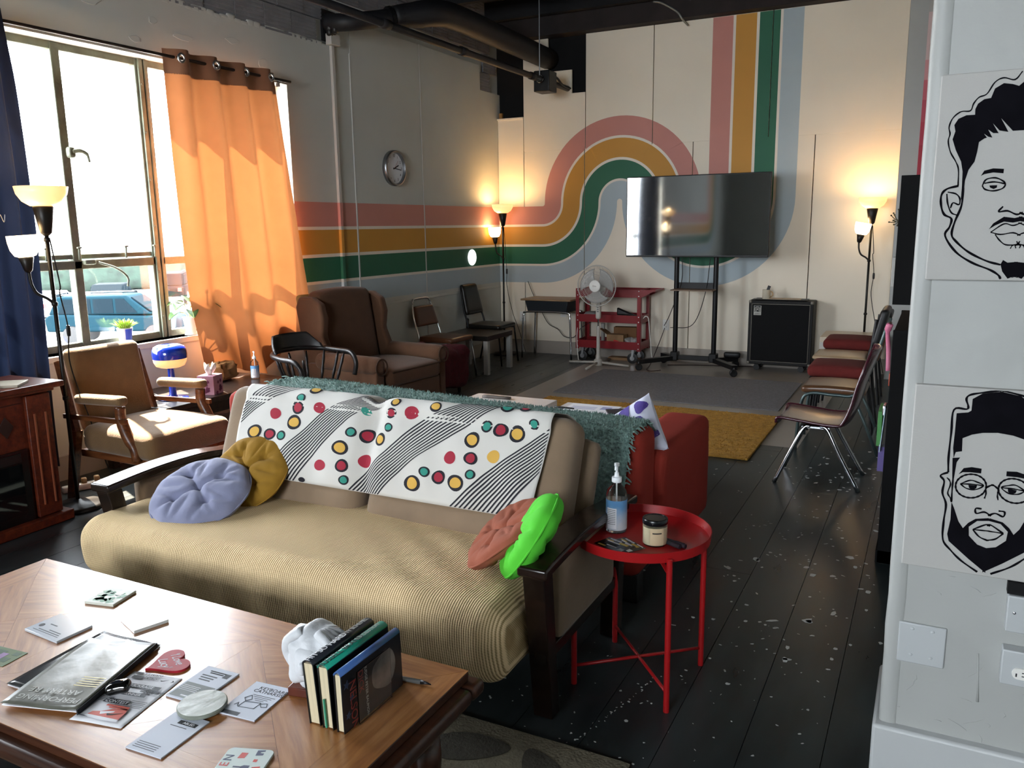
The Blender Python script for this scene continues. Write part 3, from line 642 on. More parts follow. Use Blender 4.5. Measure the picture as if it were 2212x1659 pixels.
for k in range(3):
    a, b = xs[k], xs[k+1]; m = (a+b)/2
    veneer([(a, -iy), (b, -iy), (m, 0)], .45); veneer([(a, iy), (b, iy), (m, 0)], .45); veneer([(a, -iy), (m, 0), (a, iy)], -.7); veneer([(b, -iy), (m, 0), (b, iy)], -.7)
def ring(x, y, z0, z1, w, name, bev):
    MB().box(-x-w, x+w, -y-w, -y, z0, z1).box(-x-w, x+w, y, y+w, z0, z1).box(-x-w, -x, -y, y, z0, z1).box(x, x+w, -y, y, z0, z1).build(name, DARKW, ct, bevel=bev, seg=3)
ring(HX-.03, HY-.03, .385, .425, .06, 'edge_moulding', .014); ring(HX-.06, HY-.06, .355, .386, .03, 'apron', .003)
for sx in (-1, 1):
    for sy in (-1, 1):
        MB().lathe([(.03, .0128), (.036, .03), (.028, .06), (.034, .16), (.04, .24), (.036, .30)], 18, (sx*(HX-.08), sy*(HY-.08), 0)).build('leg', DARKW, ct, smooth=True)
MB().box(-HX+.08, HX-.08, -HY+.08, HY-.08, .095, .12).build('lower_shelf', DARKW, ct, bevel=.004)
# board game box on the lower shelf
gb = thing('board_game_box', 'black box with yellow lettering on the shelf under the table', 'box', (-1.97, 1.12, .12), .1)
MB().box(-.17, .17, -.12, .12, 0, .045).build('tray', M('grey_card', '#6f6d64', .7), gb, bevel=.002)
MB().box(-.172, .172, -.122, .122, .012, .07).build('lid', M('black_gloss_card', '#101010', .3), gb, bevel=.002)
text('STOP', .085, M('yellow_print', '#c99f28', .5), gb, (.02, -.02, .0702), (0, 0, 0), label='yellow capital lettering')
text('FUTURE', .02, PAPER, gb, (-.13, -.09, .0702)); MB().box(-.172, -.05, .09, .122, .0701, .0705).build('white_band', PAPER, gb)
gb2 = tag(MB().box(-.15, .15, -.11, .11, 0, .03).build('game_box', M('grey_card2', '#77756c', .7), None, bevel=.002, loc=(-1.55, 1.06, .12), rot=(0, 0, -.3)), 'flat grey box lying on the shelf under the table', 'box')
# ------------------------------------------------------------ things on the coffee table
def flat(name, label, cat, quad, mat, th=.002, z=TZ, group=None, bevel=0):
    """a flat sheet or tile given by its four ground corners; local origin at its centre"""
    cx = sum(p[0] for p in quad)/len(quad); cy = sum(p[1] for p in quad)/len(quad)
    o = MB().prism([(x-cx, y-cy) for x, y in quad], 0, th).build(name, mat, bevel=bevel, loc=(cx, cy, z+.0003)); return tag(o, label, cat, group)
def rect(cx, cy, w, h, a):
    c, s = math.cos(a), math.sin(a); return [(cx+x*c-y*s, cy+x*s+y*c) for x, y in ((-w/2, -h/2), (w/2, -h/2), (w/2, h/2), (-w/2, h/2))]
def bars(parent, mat, items, a, z, name='print'):   # printed blocks: x, y, w, h in the sheet's own axes
    mb = MB(); R = Matrix.Rotation(a, 4, 'Z')
    for x, y, w, h in items: mb.box(x-w/2, x+w/2, y-h/2, y+h/2, z, z+.0002, R)
    return tag(mb.build(name, mat, parent), kind='stuff')
# green tile coaster
a = .22; g = flat('tile_coaster', 'square green and white tile coaster nearest the beige seat', 'coaster', rect(-2.072, 1.452, .098, .098, a), M('cream_tile', '#cfd0c4', .55), .008, bevel=.0015)
gt = MB(); random.seed(12)
for k in range(26): r = random.uniform(.005, .013); x, y = random.uniform(-.038, .038), random.uniform(-.038, .038); gt.prism([(x+r*random.uniform(.6, 1.2)*math.cos(q), y+r*random.uniform(.6, 1.2)*math.sin(q)) for q in [2*PI*j/7 for j in range(7)]], .008, .0083)
gt.build('printed_foliage', M('tile_green', '#3f7a56', .55), g); MB().prism(arc(.012, .022, .012, 0, 6.0, 12), .0083, .0086).build('printed_flower', M('tile_red', '#8f5a50', .25), g)
a = -.05; g = flat('cd_case', 'thin white booklet with small round logo at the left of the table', 'booklet', rect(-2.032, 1.262, .145, .10, a), M('glossy_white_card', '#c3c8cf', .18), .007, bevel=.0008)
bars(g, GREYINK, [(.005, -.03, .09, .003), (.0, -.037, .11, .002), (.02, -.022, .05, .003), (-.02, .0, .03, .004)], a, .0071); MB().lathe([(0, .0003), (.008, .0003), (.008, 0)], 16, (-.052, -.012, .0071)).build('round_logo', INK, g)
flat('white_tile', 'plain white square tile glaring in the window light', 'coaster', rect(-1.858, 1.393, .105, .092, -.33), M('white_glazed_tile', '#cfcfca', .12), .009, bevel=.001)
a = .1; g = flat('picture_card', 'green patterned card at the left edge of the coffee table', 'card', rect(-2.03, 1.105, .10, .07, a), M('green_card', '#7d8a6f', .25), .0012)
bars(g, M('green_card_dark', '#41583f', .3), [(-.02, .01, .03, .03), (.02, -.01, .03, .02), (.03, .02, .02, .015)], a, .0013); bars(g, M('violet_print', '#8a6c96', .3), [(0, 0, .02, .03)], a, .0014)
# magazines
MAGB = M('magazine_dark', '#2b2c2c', .16); MAGG = M('magazine_grey_gloss', '#66665c', .28, var=(12, .25), bump=(9, .25))
def magazine(name, label, cx, cy, w, h, a, mat, curl):
    o = thing(name, label, 'magazine', (cx, cy, TZ), a)
    def g(u, v): x = (u-.5)*w; y = (v-.5)*h; return (x, y, .0045+curl*(abs(2*u-1)**3)*.5+.0015*math.sin(u*7+v*3))
    MB().grid(g, 16, 16).build('cover', mat, o, smooth=True, solid=.0008)
    MB().grid(lambda u, v: ((u-.5)*w*.99, (v-.5)*h*.99, .0011), 2, 2).build('pages', PAPER, o, solid=.002)
    return o
MSER = M('serif_grey_print', '#a9aaa4', .3); MYEL = M('yellow_print_dull', '#b3a24a', .3)
m1 = magazine('magazine', 'dark magazine with yellow cover lines under the grey one', -1.792, 1.172, .20, .275, .07, MAGB, .003)
bars(m1, MYEL, [(-.065, -.07-.012*k, .05+.01*(k % 3), .004) for k in range(0, 5, 2)], 0, .0062); bars(m1, PAPER, [(-.065, -.076-.012*k, .06, .005) for k in range(0, 5, 2)], 0, .0062)
text('PERF', .036, MSER, m1, (.03, .112, .0068), name='masthead'); text('RECO', .036, MSER, m1, (.03, .078, .0068), name='masthead')
m2 = magazine('magazine', 'glossy grey magazine glaring in the light with upside-down titles', -1.752, 1.135, .19, .30, .30, MAGG, .006)
m2.location.z += .0075
text('PERFORMING', .026, MSER, m2, (.0, -.118, .0078), (0, 0, PI), name='masthead'); text('ARTERY RE', .026, MSER, m2, (-.005, -.088, .0078), (0, 0, PI), name='masthead')
bars(m2, MYEL, [(.05, -.06+.009*k, .06, .003) for k in range(5)], 0, .0078); MB().box(.095, .098, -.15, .15, -.005, .008).build('spine', INK, m2)
# contest flyer
fy = thing('contest_flyer', 'shoe contest flyer with red sneaker picture under the black stone', 'flyer', (-1.572, 1.116, TZ), .20)
MB().grid(lambda u, v: ((u-.5)*.135, (v-.5)*.205, .002+.001*max(0, .35-v)**2*8*u+.0008*math.sin(u*5)), 14, 14).build('sheet', PAPER, fy, smooth=True, solid=.0006)
zf = .0048
bars(fy, INK, [(-.045, .094, .02, .007), (-.038, .078, .03, .012), (-.012, -.022, .066, .013)], 0, zf)
bars(fy, GREYINK, [(.0, .045, .10, .014), (.0, .012, .075, .012), (.035, .028, .05, .006)]+[(-.045, -.01-.005*k, .03, .0016) for k in range(4)]+[(.04, -.01-.006*k, .04, .0016) for k in range(5)]+[(-.05, -.085, .03, .003)], 0, zf)
text('CONTEST', .0135, PAPER, fy, (-.012, -.022, zf+.0003)); text('KICKRAISE', .0135, PAPER, fy, (0, .045, zf+.0003)); text('RUNNER', .012, PAPER, fy, (0, .012, zf+.0003)); text('DETROIT', .010, INK, fy, (.0, .080, zf)); text('313, DETROIT', .008, INK, fy, (-.005, .094, zf)); text('Sole #1', .016, INK, fy, (.045, .028, zf+.0003), shear=.3)
RD = M('sneaker_red_print', '#c2503f', .6)
bars(fy, RD, [(.005, -.037, .06, .006), (.012, -.044, .05, .004)], 0, zf)
MB().prism([(-.042, -.078), (-.038, -.066), (-.02, -.062), (.0, -.05), (.02, -.044), (.034, -.04), (.04, -.055), (.042, -.082), (.0, -.085)], zf, zf+.0002).build('sneaker', RD, fy)
MB().prism([(-.044, -.084), (-.042, -.078), (.042, -.081), (.043, -.088), (0, -.09)], zf+.0002, zf+.0004).prism([(-.02, -.063), (-.014, -.072), (.012, -.06), (.012, -.055)], zf+.0002, zf+.0004).build('sneaker_sole', PAPER, fy)
MB().prism([(.0, -.066), (.004, -.072), (.014, -.07), (.036, -.058), (.012, -.066)], zf+.0005, zf+.0007).build('swoosh', INK, fy)
MB().prism([(.026, .078), (.029, .074), (.034, .075), (.046, .084), (.033, .078)], zf, zf+.0002).build('tick_mark', INK, fy); MB().prism([(.055, .085), (.062, .08), (.055, .074), (.057, .08)], zf, zf+.0002).build('chevron_mark', INK, fy)
def pebble(q): return q+Vector((0, .006*math.cos(q.x*55), .004*math.sin(q.x*40)))
tag(MB().rbox((0, 0, .0145), (.056, .038, .028), .016, 8, pebble).build('polished_stone', M('polished_black_stone', '#0d0d0c', .06, coat=.5), smooth=True, loc=(-1.602, 1.115, TZ+.0055), rot=(0, 0, .55)), 'polished black kidney-shaped stone on the flyer', 'stone')
# heart coaster
hp = []
for k in range(60):
    t = 2*PI*k/60; hp.append((16*math.sin(t)**3*.0036, (13*math.cos(t)-5*math.cos(2*t)-2*math.cos(3*t)-math.cos(4*t))*.0034))
ht = thing('heart_coaster', 'red heart-shaped coaster with white script lettering', 'coaster', (-1.612, 1.268, TZ), -.5)
MB().prism(hp, 0, .006).build('heart', M('glossy_red', '#a3222f', .55, spec=.2), ht, bevel=.0008)
text("'I Love", .03, PAPER, ht, (-.004, .017, .0062), shear=.45, sx=.8); text("Lucy'", .032, PAPER, ht, (.0, -.014, .0062), shear=.45, sx=.8)
# leaflets
LEAF = M('grey_white_leaflet', '#c6cbd6', .6, bump=(10, .2))
a = .06; g = flat('leaflet', 'folded leaflet with dark grey lower half beside the heart', 'leaflet', rect(-1.46, 1.232, .095, .135, a), LEAF, .004)
bars(g, M('leaflet_grey', '#6d7372', .6), [(0, -.034, .085, .058)], a, .0041); bars(g, INK, [(.0, .052, .05, .004), (.0, .045, .04, .004)], a, .0041); bars(g, GREYINK, [(-.01, .032-.009*k, .045-.006*k, .004) for k in range(3)]+[(.03, .045, .016, .018)], a, .0041); bars(g, PAPER, [(-.015, -.018-.006*k, .05, .0014) for k in range(4)]+[(0, -.055, .03, .004)], a, .0044)
a = .10; g = flat('leaflet', 'white leaflet titled keyboard catharsis next to the round coaster', 'leaflet', rect(-1.30, 1.236, .098, .132, a), LEAF, .003)
text('KEYBOARD', .0155, INK, g, (.012, .047, .0031), (0, 0, a)); text('CATHARSIS:', .0155, INK, g, (.008, .034, .0031), (0, 0, a))
bars(g, GREYINK, [(.01, .018-.006*k, .06-.012*k, .0015) for k in range(4)]+[(-.03, -.058, .062, .012)], a, .0031)
sk = MB()
for pts in ([(-.03, .0), (-.02, .014), (-.01, .0), (-.02, -.01), (-.03, .0)], [(-.02, -.012), (.02, -.006), (.018, -.03), (-.022, -.034), (-.02, -.012)], [(.02, -.01), (.035, -.004), (.042, -.016), (.03, -.02), (.02, -.01)], [(-.035, -.03), (-.03, -.02), (-.025, -.032)]): sk.tube([(x, y, .0033) for x, y in pts], .0008, 4)
sk.build('drawing', GREYINK, g, rot=(0, 0, a))
a = .06; g = flat('leaflet', 'plain white leaflet partly under the round stone coaster', 'leaflet', rect(-1.375, 1.06, .098, .135, a), LEAF, .003)
bars(g, INK, [(.012, .042, .05, .012)], a, .0031); text('ABLED', .010, PAPER, g, (.012, .043, .0034), (0, 0, a)); bars(g, GREYINK, [(.0, .027, .045, .002)]+[(-.01, -.04-.006*k, .06, .0015) for k in range(4)], a, .0031)
rcm = M('grey_green_slate', '#7f8479', .35, var=(30, .18), bump=(30, .15))
rc_ = tag(MB().lathe([(0, 0), (.052, 0), (.054, .002), (.054, .008), (.052, .010), (0, .010)], 40).build('round_coaster', rcm, smooth=.5, loc=(-1.387, 1.163, TZ+.0045)), 'round grey-green slate coaster overlapping the leaflets', 'coaster')
# printed square coaster at the bottom edge
a = .34; g = tag(MB().prism(rect_round(.098, .098, .012), 0, .005).build('printed_coaster', M('pale_mint_cork', '#c5d0cb', .5), None, bevel=.0006, loc=(-1.158, 1.053, TZ), rot=(0, 0, a)), 'pale square coaster with red and navy icons at the bottom of the picture', 'coaster')
NVY = M('navy_print', '#2c3556', .5); RDP = M('red_print', '#bf3a34', .5)
text('E', .026, RDP, g, (-.035, -.005, .0052), (0, 0, PI/2)); text('N', .026, NVY, g, (-.035, .016, .0052), (0, 0, PI/2)); text('E', .026, RDP, g, (-.035, -.028, .0052), (0, 0, PI/2))
MB().prism([(-.015, -.012), (.0, -.012), (.006, -.016), (.018, -.016), (.018, -.004), (.006, -.004), (0, -.008), (-.015, -.008)], .005, .0053).prism([(.015, .028), (.03, .03), (.03, .036), (.022, .036), (.022, .04), (.03, .042), (.03, .046), (.014, .044)], .005, .0053).prism([(-.01, -.03), (.01, -.026), (.014, -.034), (.012, -.042), (-.008, -.04)], .005, .0053).build('navy_icons', NVY, g)
MB().prism([(.024, -.02), (.04, -.024), (.04, -.004), (.024, -.008)], .005, .0053).prism([(-.018, .016), (-.004, .018), (-.002, .034), (-.016, .034)], .005, .0053).prism([(.018, .008), (.026, .008), (.026, .016), (.018, .016)], .005, .0053).prism([(.018, -.036), (.022, -.036), (.022, -.022), (.018, -.022)], .005, .0053).build('red_icons', RDP, g)
# bust bookend
bu = thing('bust_bookend', 'white plaster bust bookend on a red-brown base', 'bookend', (-1.205, 1.345, TZ), .2)
MB().box(-.055, .055, -.05, .05, 0, .022).build('base', M('red_marble_base', '#5a2a1c', .25, var=(20, .3)), bu, bevel=.003)
PLW = M('white_plaster_cast', '#d3d5d8', .5, var=(30, .05), bump=(40, .3))
def headf(q):
    r = 1+.10*fbm(q*22, 1, 3)+.05*math.sin(q.x*120+q.z*60); return Vector((q.x*r*.95, q.y*r, q.z*r))
MB().rbox((0, 0, .105), (.115, .125, .105), .05, 16, headf).build('hair', PLW, bu, smooth=True)
MB().rbox((-.03, -.035, .075), (.05, .05, .085), .024, 10, headf).build('side_locks', PLW, bu, smooth=True)
MB().rbox((.0, -.045, .088), (.06, .05, .085), .026, 10).build('face', PLW, bu, smooth=True); MB().rbox((0, -.072, .088), (.014, .018, .03), .006, 4).build('nose', PLW, bu, smooth=True)
MB().lathe([(.045, .022), (.036, .04), (.028, .06), (.03, .075)], 18, (0, 0, 0)).build('neck', PLW, bu, smooth=True)
for sx in (-1, 1):
    for k in range(4): MB().tube(bez([(sx*.02, -.03+.01*k, .155-.004*k), (sx*.05, -.04+.018*k, .135), (sx*.06, -.03+.02*k, .10), (sx*.048, -.02+.018*k, .06)], 4), .012, 8).build('hair_lock', PLW, bu, smooth=True)
# books standing spine up
def book(label, x, w, th, cover, spine, lean, title, tcol, y0=1.225, ln=.215, ht=.148, group='books held by the bust bookend', t2=None):
    t = thing('book', label, 'book', (x, y0, TZ), 0, group); t.rotation_euler = (0, lean, 0)
    CM = M('cover_'+cover[1:], cover, .3); PG = M('page_block', '#cdbf9f', .8, var=((400, 2, 2), .12))
    for sx in (-1, 1): MB().box(sx*th/2-.0015, sx*th/2+.0015, 0, ln, 0, ht-.008).build('cover_board', CM, t, bevel=.0007, seg=1)
    def sp(u, v): a = PI*u; return (-th/2*math.cos(a), ln*v, ht-.009+.009*math.sin(a))
    MB().grid(sp, 10, 1).build('spine', M('spine_'+spine[1:], spine, .3), t, smooth=True, solid=.0025)
    MB().box(-th/2+.002, th/2-.002, .003, ln-.003, .003, ht-.008).build('page_block', PG, t)
    text(title, th*.8, tcol, t, (0, ln*.30, ht+.0016), (0, 0, PI/2), name='title', sx=.95)
    if t2: text(t2[0], th*.62, t2[1], t, (0, ln*.74, ht+.0016), (0, 0, PI/2), name='author', sx=.8)
    return t
bk1 = book('black hardback with white title on its spine, next to the bust', -1.118, 0, .028, '#14191c', '#23252c', -.08, 'HIT SO HARD', PAPER, t2=('PATTY SCHEMEL', MSER))
bk2 = book('teal-spined hardback standing in the middle of the books', -1.082, 0, .027, '#0f1416', '#1d8f78', -.05, 'RUSSELL BRAND', INK, t2=('REVOLUTION', MSER))
MB().box(-.004, .0, -.004, .0, .005, .07).build('bookmark', M('teal_ribbon', '#2f8a6c', .6), bk2)
bk3 = book('dark book with portrait cover nearest the camera behind clear plastic', -1.048, 0, .018, '#14161d', '#3f5f95', -.02, '', INK, ht=.14)
text('NELSON', .03, M('dark_red_print', '#8a2f28', .4), bk3, (.0107, .035, .05), (PI/2, PI/2, PI/2), name='cover_title')
text('DICK', .022, M('dark_red_print', '#8a2f28', .4), bk3, (.0107, .062, .09), (PI/2, PI/2, PI/2), name='cover_title')
text('JUDGE PETER BAUMONT', .011, MSER, bk3, (.0107, .08, .055), (PI/2, PI/2, PI/2), name='cover_author')
st = MB()
for y, z, r in ((.016, .105, .011), (.03, .07, .008), (.016, .035, .010)): st.prism([((r if k % 2 == 0 else r*.42)*math.cos(PI/2+k*PI/5), (r if k % 2 == 0 else r*.42)*math.sin(PI/2+k*PI/5)) for k in range(10)], 0, .0004, Matrix.Translation((.0105, y, z)) @ Matrix.Rotation(PI/2, 4, 'Y'))
st.build('cover_stars', M('slate_blue_print', '#364866', .4), bk3)
pf = M('portrait_grey_print', '#6d6660', .4, var=(25, .45))
MB().prism([(math.cos(q)*.042*(1+.1*math.sin(3*q)), math.sin(q)*.042*(1.15+.08*math.cos(2*q))) for q in [2*PI*k/28 for k in range(28)]], 0, .0003, Matrix.Translation((.0105, .145, .075)) @ Matrix.Rotation(PI/2, 4, 'Y')).build('cover_portrait', pf, bk3)
ACR = M('clear_acrylic', '#ffffff', .03, trans=1, ior=1.3)
ac = thing('acrylic_bookend', 'clear acrylic bookend holding the last book', 'bookend', (-1.032, 1.265, TZ))
MB().box(0, .003, 0, .12, .003, .125).build('upright', ACR, ac, bevel=.001); MB().box(-.06, .003, 0, .12, 0, .003).build('foot', ACR, ac, bevel=.0008)
pen = thing('pen', 'grey pen with dark tip on the coffee table behind the books', 'pen', (-1.03, 1.455, TZ+.006), .13)
MB().tube([(-.07, 0, 0), (.03, 0, 0)], .0055, 12).build('barrel', M('grey_pen', '#6c6c6a', .35), pen, smooth=True); MB().tube([(.03, 0, 0), (.045, 0, 0), (.056, 0, -.002)], [.0055, .003, .0012], 12).build('tip', BLACK, pen, smooth=True)
flat('punched_card', 'white card with dark dots behind the bust', 'card', rect(-1.145, 1.435, .07, .05, .5), PAPER, .004)
# ============================================================ FUTON
fu = thing('futon_sofa', 'tan futon sofa with dark wooden arms and ribbed slipcover', 'sofa', (-1.9, 2.2, 0))
ESP = wood('espresso_wood', '#120b08', '#1c120d', '#2a1a12', .22)
def fo(x, y, z): return (x+1.9, y-2.2, z)
RIB = M('ribbed_beige_slipcover', '#b49a70', .85)
N, L, P = nodes(RIB); tc = N.new('ShaderNodeTexCoord'); sep = N.new('ShaderNodeSeparateXYZ'); L.new(tc.outputs['Object'], sep.inputs[0])
nz = N.new('ShaderNodeTexNoise'); nz.inputs['Scale'].default_value = 6; nz.inputs['Detail'].default_value = 2; L.new(tc.outputs['Object'], nz.inputs['Vector'])
ad = N.new('ShaderNodeMath'); ad.operation = 'MULTIPLY_ADD'; L.new(nz.outputs['Fac'], ad.inputs[0]); ad.inputs[1].default_value = .012; L.new(sep.outputs[0], ad.inputs[2])
ml = N.new('ShaderNodeMath'); ml.operation = 'MULTIPLY'; ml.inputs[1].default_value = 2*PI/.0078; L.new(ad.outputs[0], ml.inputs[0])
sn = N.new('ShaderNodeMath'); sn.operation = 'SINE'; L.new(ml.outputs[0], sn.inputs[0])
ad2 = N.new('ShaderNodeMath'); ad2.operation = 'ADD'; L.new(sep.outputs[1], ad2.inputs[0]); L.new(sep.outputs[2], ad2.inputs[1]); ml2 = N.new('ShaderNodeMath'); ml2.operation = 'MULTIPLY'; ml2.inputs[1].default_value = 2*PI/.008; L.new(ad2.outputs[0], ml2.inputs[0]); sn2 = N.new('ShaderNodeMath'); sn2.operation = 'SINE'; L.new(ml2.outputs[0], sn2.inputs[0])
m3 = N.new('ShaderNodeMath'); m3.operation = 'MULTIPLY_ADD'; L.new(sn2.outputs[0], m3.inputs[0]); m3.inputs[1].default_value = .25; L.new(sn.outputs[0], m3.inputs[2])
rp = N.new('ShaderNodeValToRGB'); rp.color_ramp.elements[0].position = .1; rp.color_ramp.elements[1].position = .62; rp.color_ramp.elements[0].color = (*lin('#a3875a'), 1); rp.color_ramp.elements[1].color = (*lin('#eed3a6'), 1)
mr = N.new('ShaderNodeMapRange'); mr.inputs[1].default_value = -1.1; mr.inputs[2].default_value = 1.1; L.new(m3.outputs[0], mr.inputs[0]); L.new(mr.outputs[0], rp.inputs[0]); L.new(rp.outputs[0], P.inputs['Base Color'])
bp = N.new('ShaderNodeBump'); bp.inputs['Strength'].default_value = .8; bp.inputs['Distance'].default_value = .003; L.new(mr.outputs[0], bp.inputs['Height']); L.new(bp.outputs[0], P.inputs['Normal'])
SUEDE = M('tan_microsuede', '#85705a', .9, var=(5, .14), bump=(60, .1), sheen=.2)
def seatf(q):
    fx = q.x/.9; z = q.z
    if z > 0: z += .018*(1-fx*fx)*(1 if q.y < .25 else .6)-.02*max(0, q.y-.1); z += .006*fbm((q.x*2, q.y*3, 3))
    y = q.y
    if y < -.1:
        y += -.025*math.sin((q.z+.1)*12)+.014*fbm((q.x*3, q.z*4, 1)); 
        z -= .03*max(0, -q.z/.1)*(.5+.5*math.sin(q.x*2.2+.8))
    x = q.x
    if abs(fx) > .9 and y < 0: x += .03*(1 if fx > 0 else -1)*0
    w = .004*math.sin(26*(q.x-.55)+40*(q.y))*math.exp(-((q.x-.55)/.3)**2-((q.y+.05)/.25)**2)
    return Vector((x, y, z+w))
MB().rbox(fo(-1.915, 2.20, .325), (1.81, .66, .235), .07, (90, 34, 16), seatf).build('seat_mattress', RIB, fu, smooth=True)
RC = Matrix.Rotation(-.38, 4, 'X'); CT = Matrix.Translation(Vector(fo(0, 2.40, .40))) @ RC   # frame leaning back
CTX = Matrix.Translation((0, 0, 0))
def cushf(q): 
    k = 1-(q.x/.42)**2*.25; return Vector((q.x, q.y*(.8+.25*k)+.004*fbm(q*6, 1), q.z+.004*fbm((q.x*6, q.y*6, 2))))
for xc, wd in ((-2.245, .75), (-1.445, .80)):
    MB().rbox((xc, .0, .235), (wd, .17, .47), .06, (20, 10, 16), cushf, CT).build('back_cushion', SUEDE, fu, smooth=True)
MB().rbox((-1.84, .13, .20), (1.64, .09, .44), .035, (20, 6, 10), None, CT).build('back_mattress', SUEDE, fu, smooth=True)
for xa, xb in ((-2.84, -2.737), (-1.0, -.905)):
    # arm board: gently bowed plank
    nb = 14; bt, tp = [], []
    a = MB()
    def armz(v): return .535+.018*math.sin(PI*min(1, v*1.25))-.05*max(0, v-.62)
    def ag(u, v): 
        return None
    vs = []; fs = []
    for i in range(nb+1):
        v = i/nb; y = 1.955+v*.80; z = armz(v)
        vs += [fo(xa, y, z-.016), fo(xb, y, z-.016), fo(xb, y, z+.016), fo(xa, y, z+.016)]
    for i in range(nb):
        for k in range(4): fs.append((i*4+k, i*4+(k+1) % 4, (i+1)*4+(k+1) % 4, (i+1)*4+k))
    fs += [(3, 2, 1, 0), tuple(nb*4+k for k in range(4))]
    a.add(vs, fs); a.build('arm_board', ESP, fu, bevel=.008, seg=3)
    xm = (xa+xb)/2; il = xm-.032 if xm > -1.9 else xm-.03
    MB().hexa([fo(il-.03, 2.09, 0), fo(il+.035, 2.09, 0), fo(il+.035, 2.145, 0), fo(il-.03, 2.145, 0)], [fo(xm-.034, 1.965, .52), fo(xm+.034, 1.965, .52), fo(xm+.034, 2.03, .52), fo(xm-.034, 2.03, .52)]).build('leg', ESP, fu, bevel=.004)
    MB().hexa([fo(il-.03, 2.66, 0), fo(il+.035, 2.66, 0), fo(il+.035, 2.72, 0), fo(il-.03, 2.72, 0)], [fo(xm-.034, 2.60, .52), fo(xm+.034, 2.60, .52), fo(xm+.034, 2.67, .52), fo(xm-.034, 2.67, .52)]).build('leg', ESP, fu, bevel=.004)
    MB().rbox(fo(xm-.012, 2.37, .385), (.055, .48, .27), .018, (4, 12, 8)).build('side_panel', SUEDE, fu, smooth=True)
    MB().box(*[v for p in zip(fo(xm-.03, 2.03, .215), fo(xm+.01, 2.64, .255)) for v in p]).build('side_rail', ESP, fu, bevel=.004)
MB().box(*[v for p in zip(fo(-2.78, 2.13, .19), fo(-.97, 2.17, .25)) for v in p]).build('front_rail', ESP, fu, bevel=.004)
MB().box(*[v for p in zip(fo(-2.78, 2.62, .19), fo(-.97, 2.66, .25)) for v in p]).build('rear_rail', ESP, fu, bevel=.004)
for k in range(11): MB().box(*[v for p in zip(fo(-2.70+k*.165, 2.16, .235), fo(-2.64+k*.165, 2.63, .25)) for v in p]).build('slat', ESP, fu)
# ---- patterned throw over the futon back
th = thing('patterned_throw', 'white throw with coloured circles and black line bands over the futon back', 'throw blanket', (0, 2.40, .40)); th.rotation_euler = (-.38, 0, 0)
prof = [(-.100, .105)]+[(-.106-.006*math.sin(k/8*PI), .105+k*.30/8) for k in range(1, 9)]+[(-.062+.052*math.cos(PI-q), .42+.062*math.sin(q)) for q in [PI*.0+.15*k for k in range(1, 8)]]+[(.02, .487), (.10, .48), (.165, .455), (.19, .40), (.195, .25)]
pl = [0]
for a, b in zip(prof, prof[1:]): pl.append(pl[-1]+math.hypot(b[0]-a[0], b[1]-a[1]))
def pat(s):
    s = max(0, min(pl[-1]-1e-6, s))
    for i in range(len(pl)-1):
        if s <= pl[i+1]: t = (s-pl[i])/(pl[i+1]-pl[i]); return prof[i][0]+(prof[i+1][0]-prof[i][0])*t, prof[i][1]+(prof[i+1][1]-prof[i][1])*t
TX0, TX1 = -2.50, -1.115
def TF(x, s, off=0):
    y, z = pat(s); g = math.exp(-((x+1.85)/.045)**2)
    y += .03*g*(1 if s < .36 else .2); z -= .035*g*max(0, min(1, (s-.28)/.12))
    y -= .004*math.sin(x*31+s*9)*math.sin(s*14)+.006*fbm((x*5, s*6, 2))
    w_ = max(0, min(1, (s-.29)/.10)); y -= off*(1-.6*w_); z += off*w_*2.6
    return (x, y, z)
def edgex(u, s): return TX0+.05*max(0, .25-s)*-.2+(TX1-TX0)*u-.10*max(0, .30-s)*u**3
MB().grid(lambda u, v: TF(edgex(u, v*pl[-1]*.98), v*pl[-1]*.98), 120, 60).build('cloth', M('white_cotton', '#cfccc6', .85, bump=(14, .15)), th, smooth=True, solid=.002)
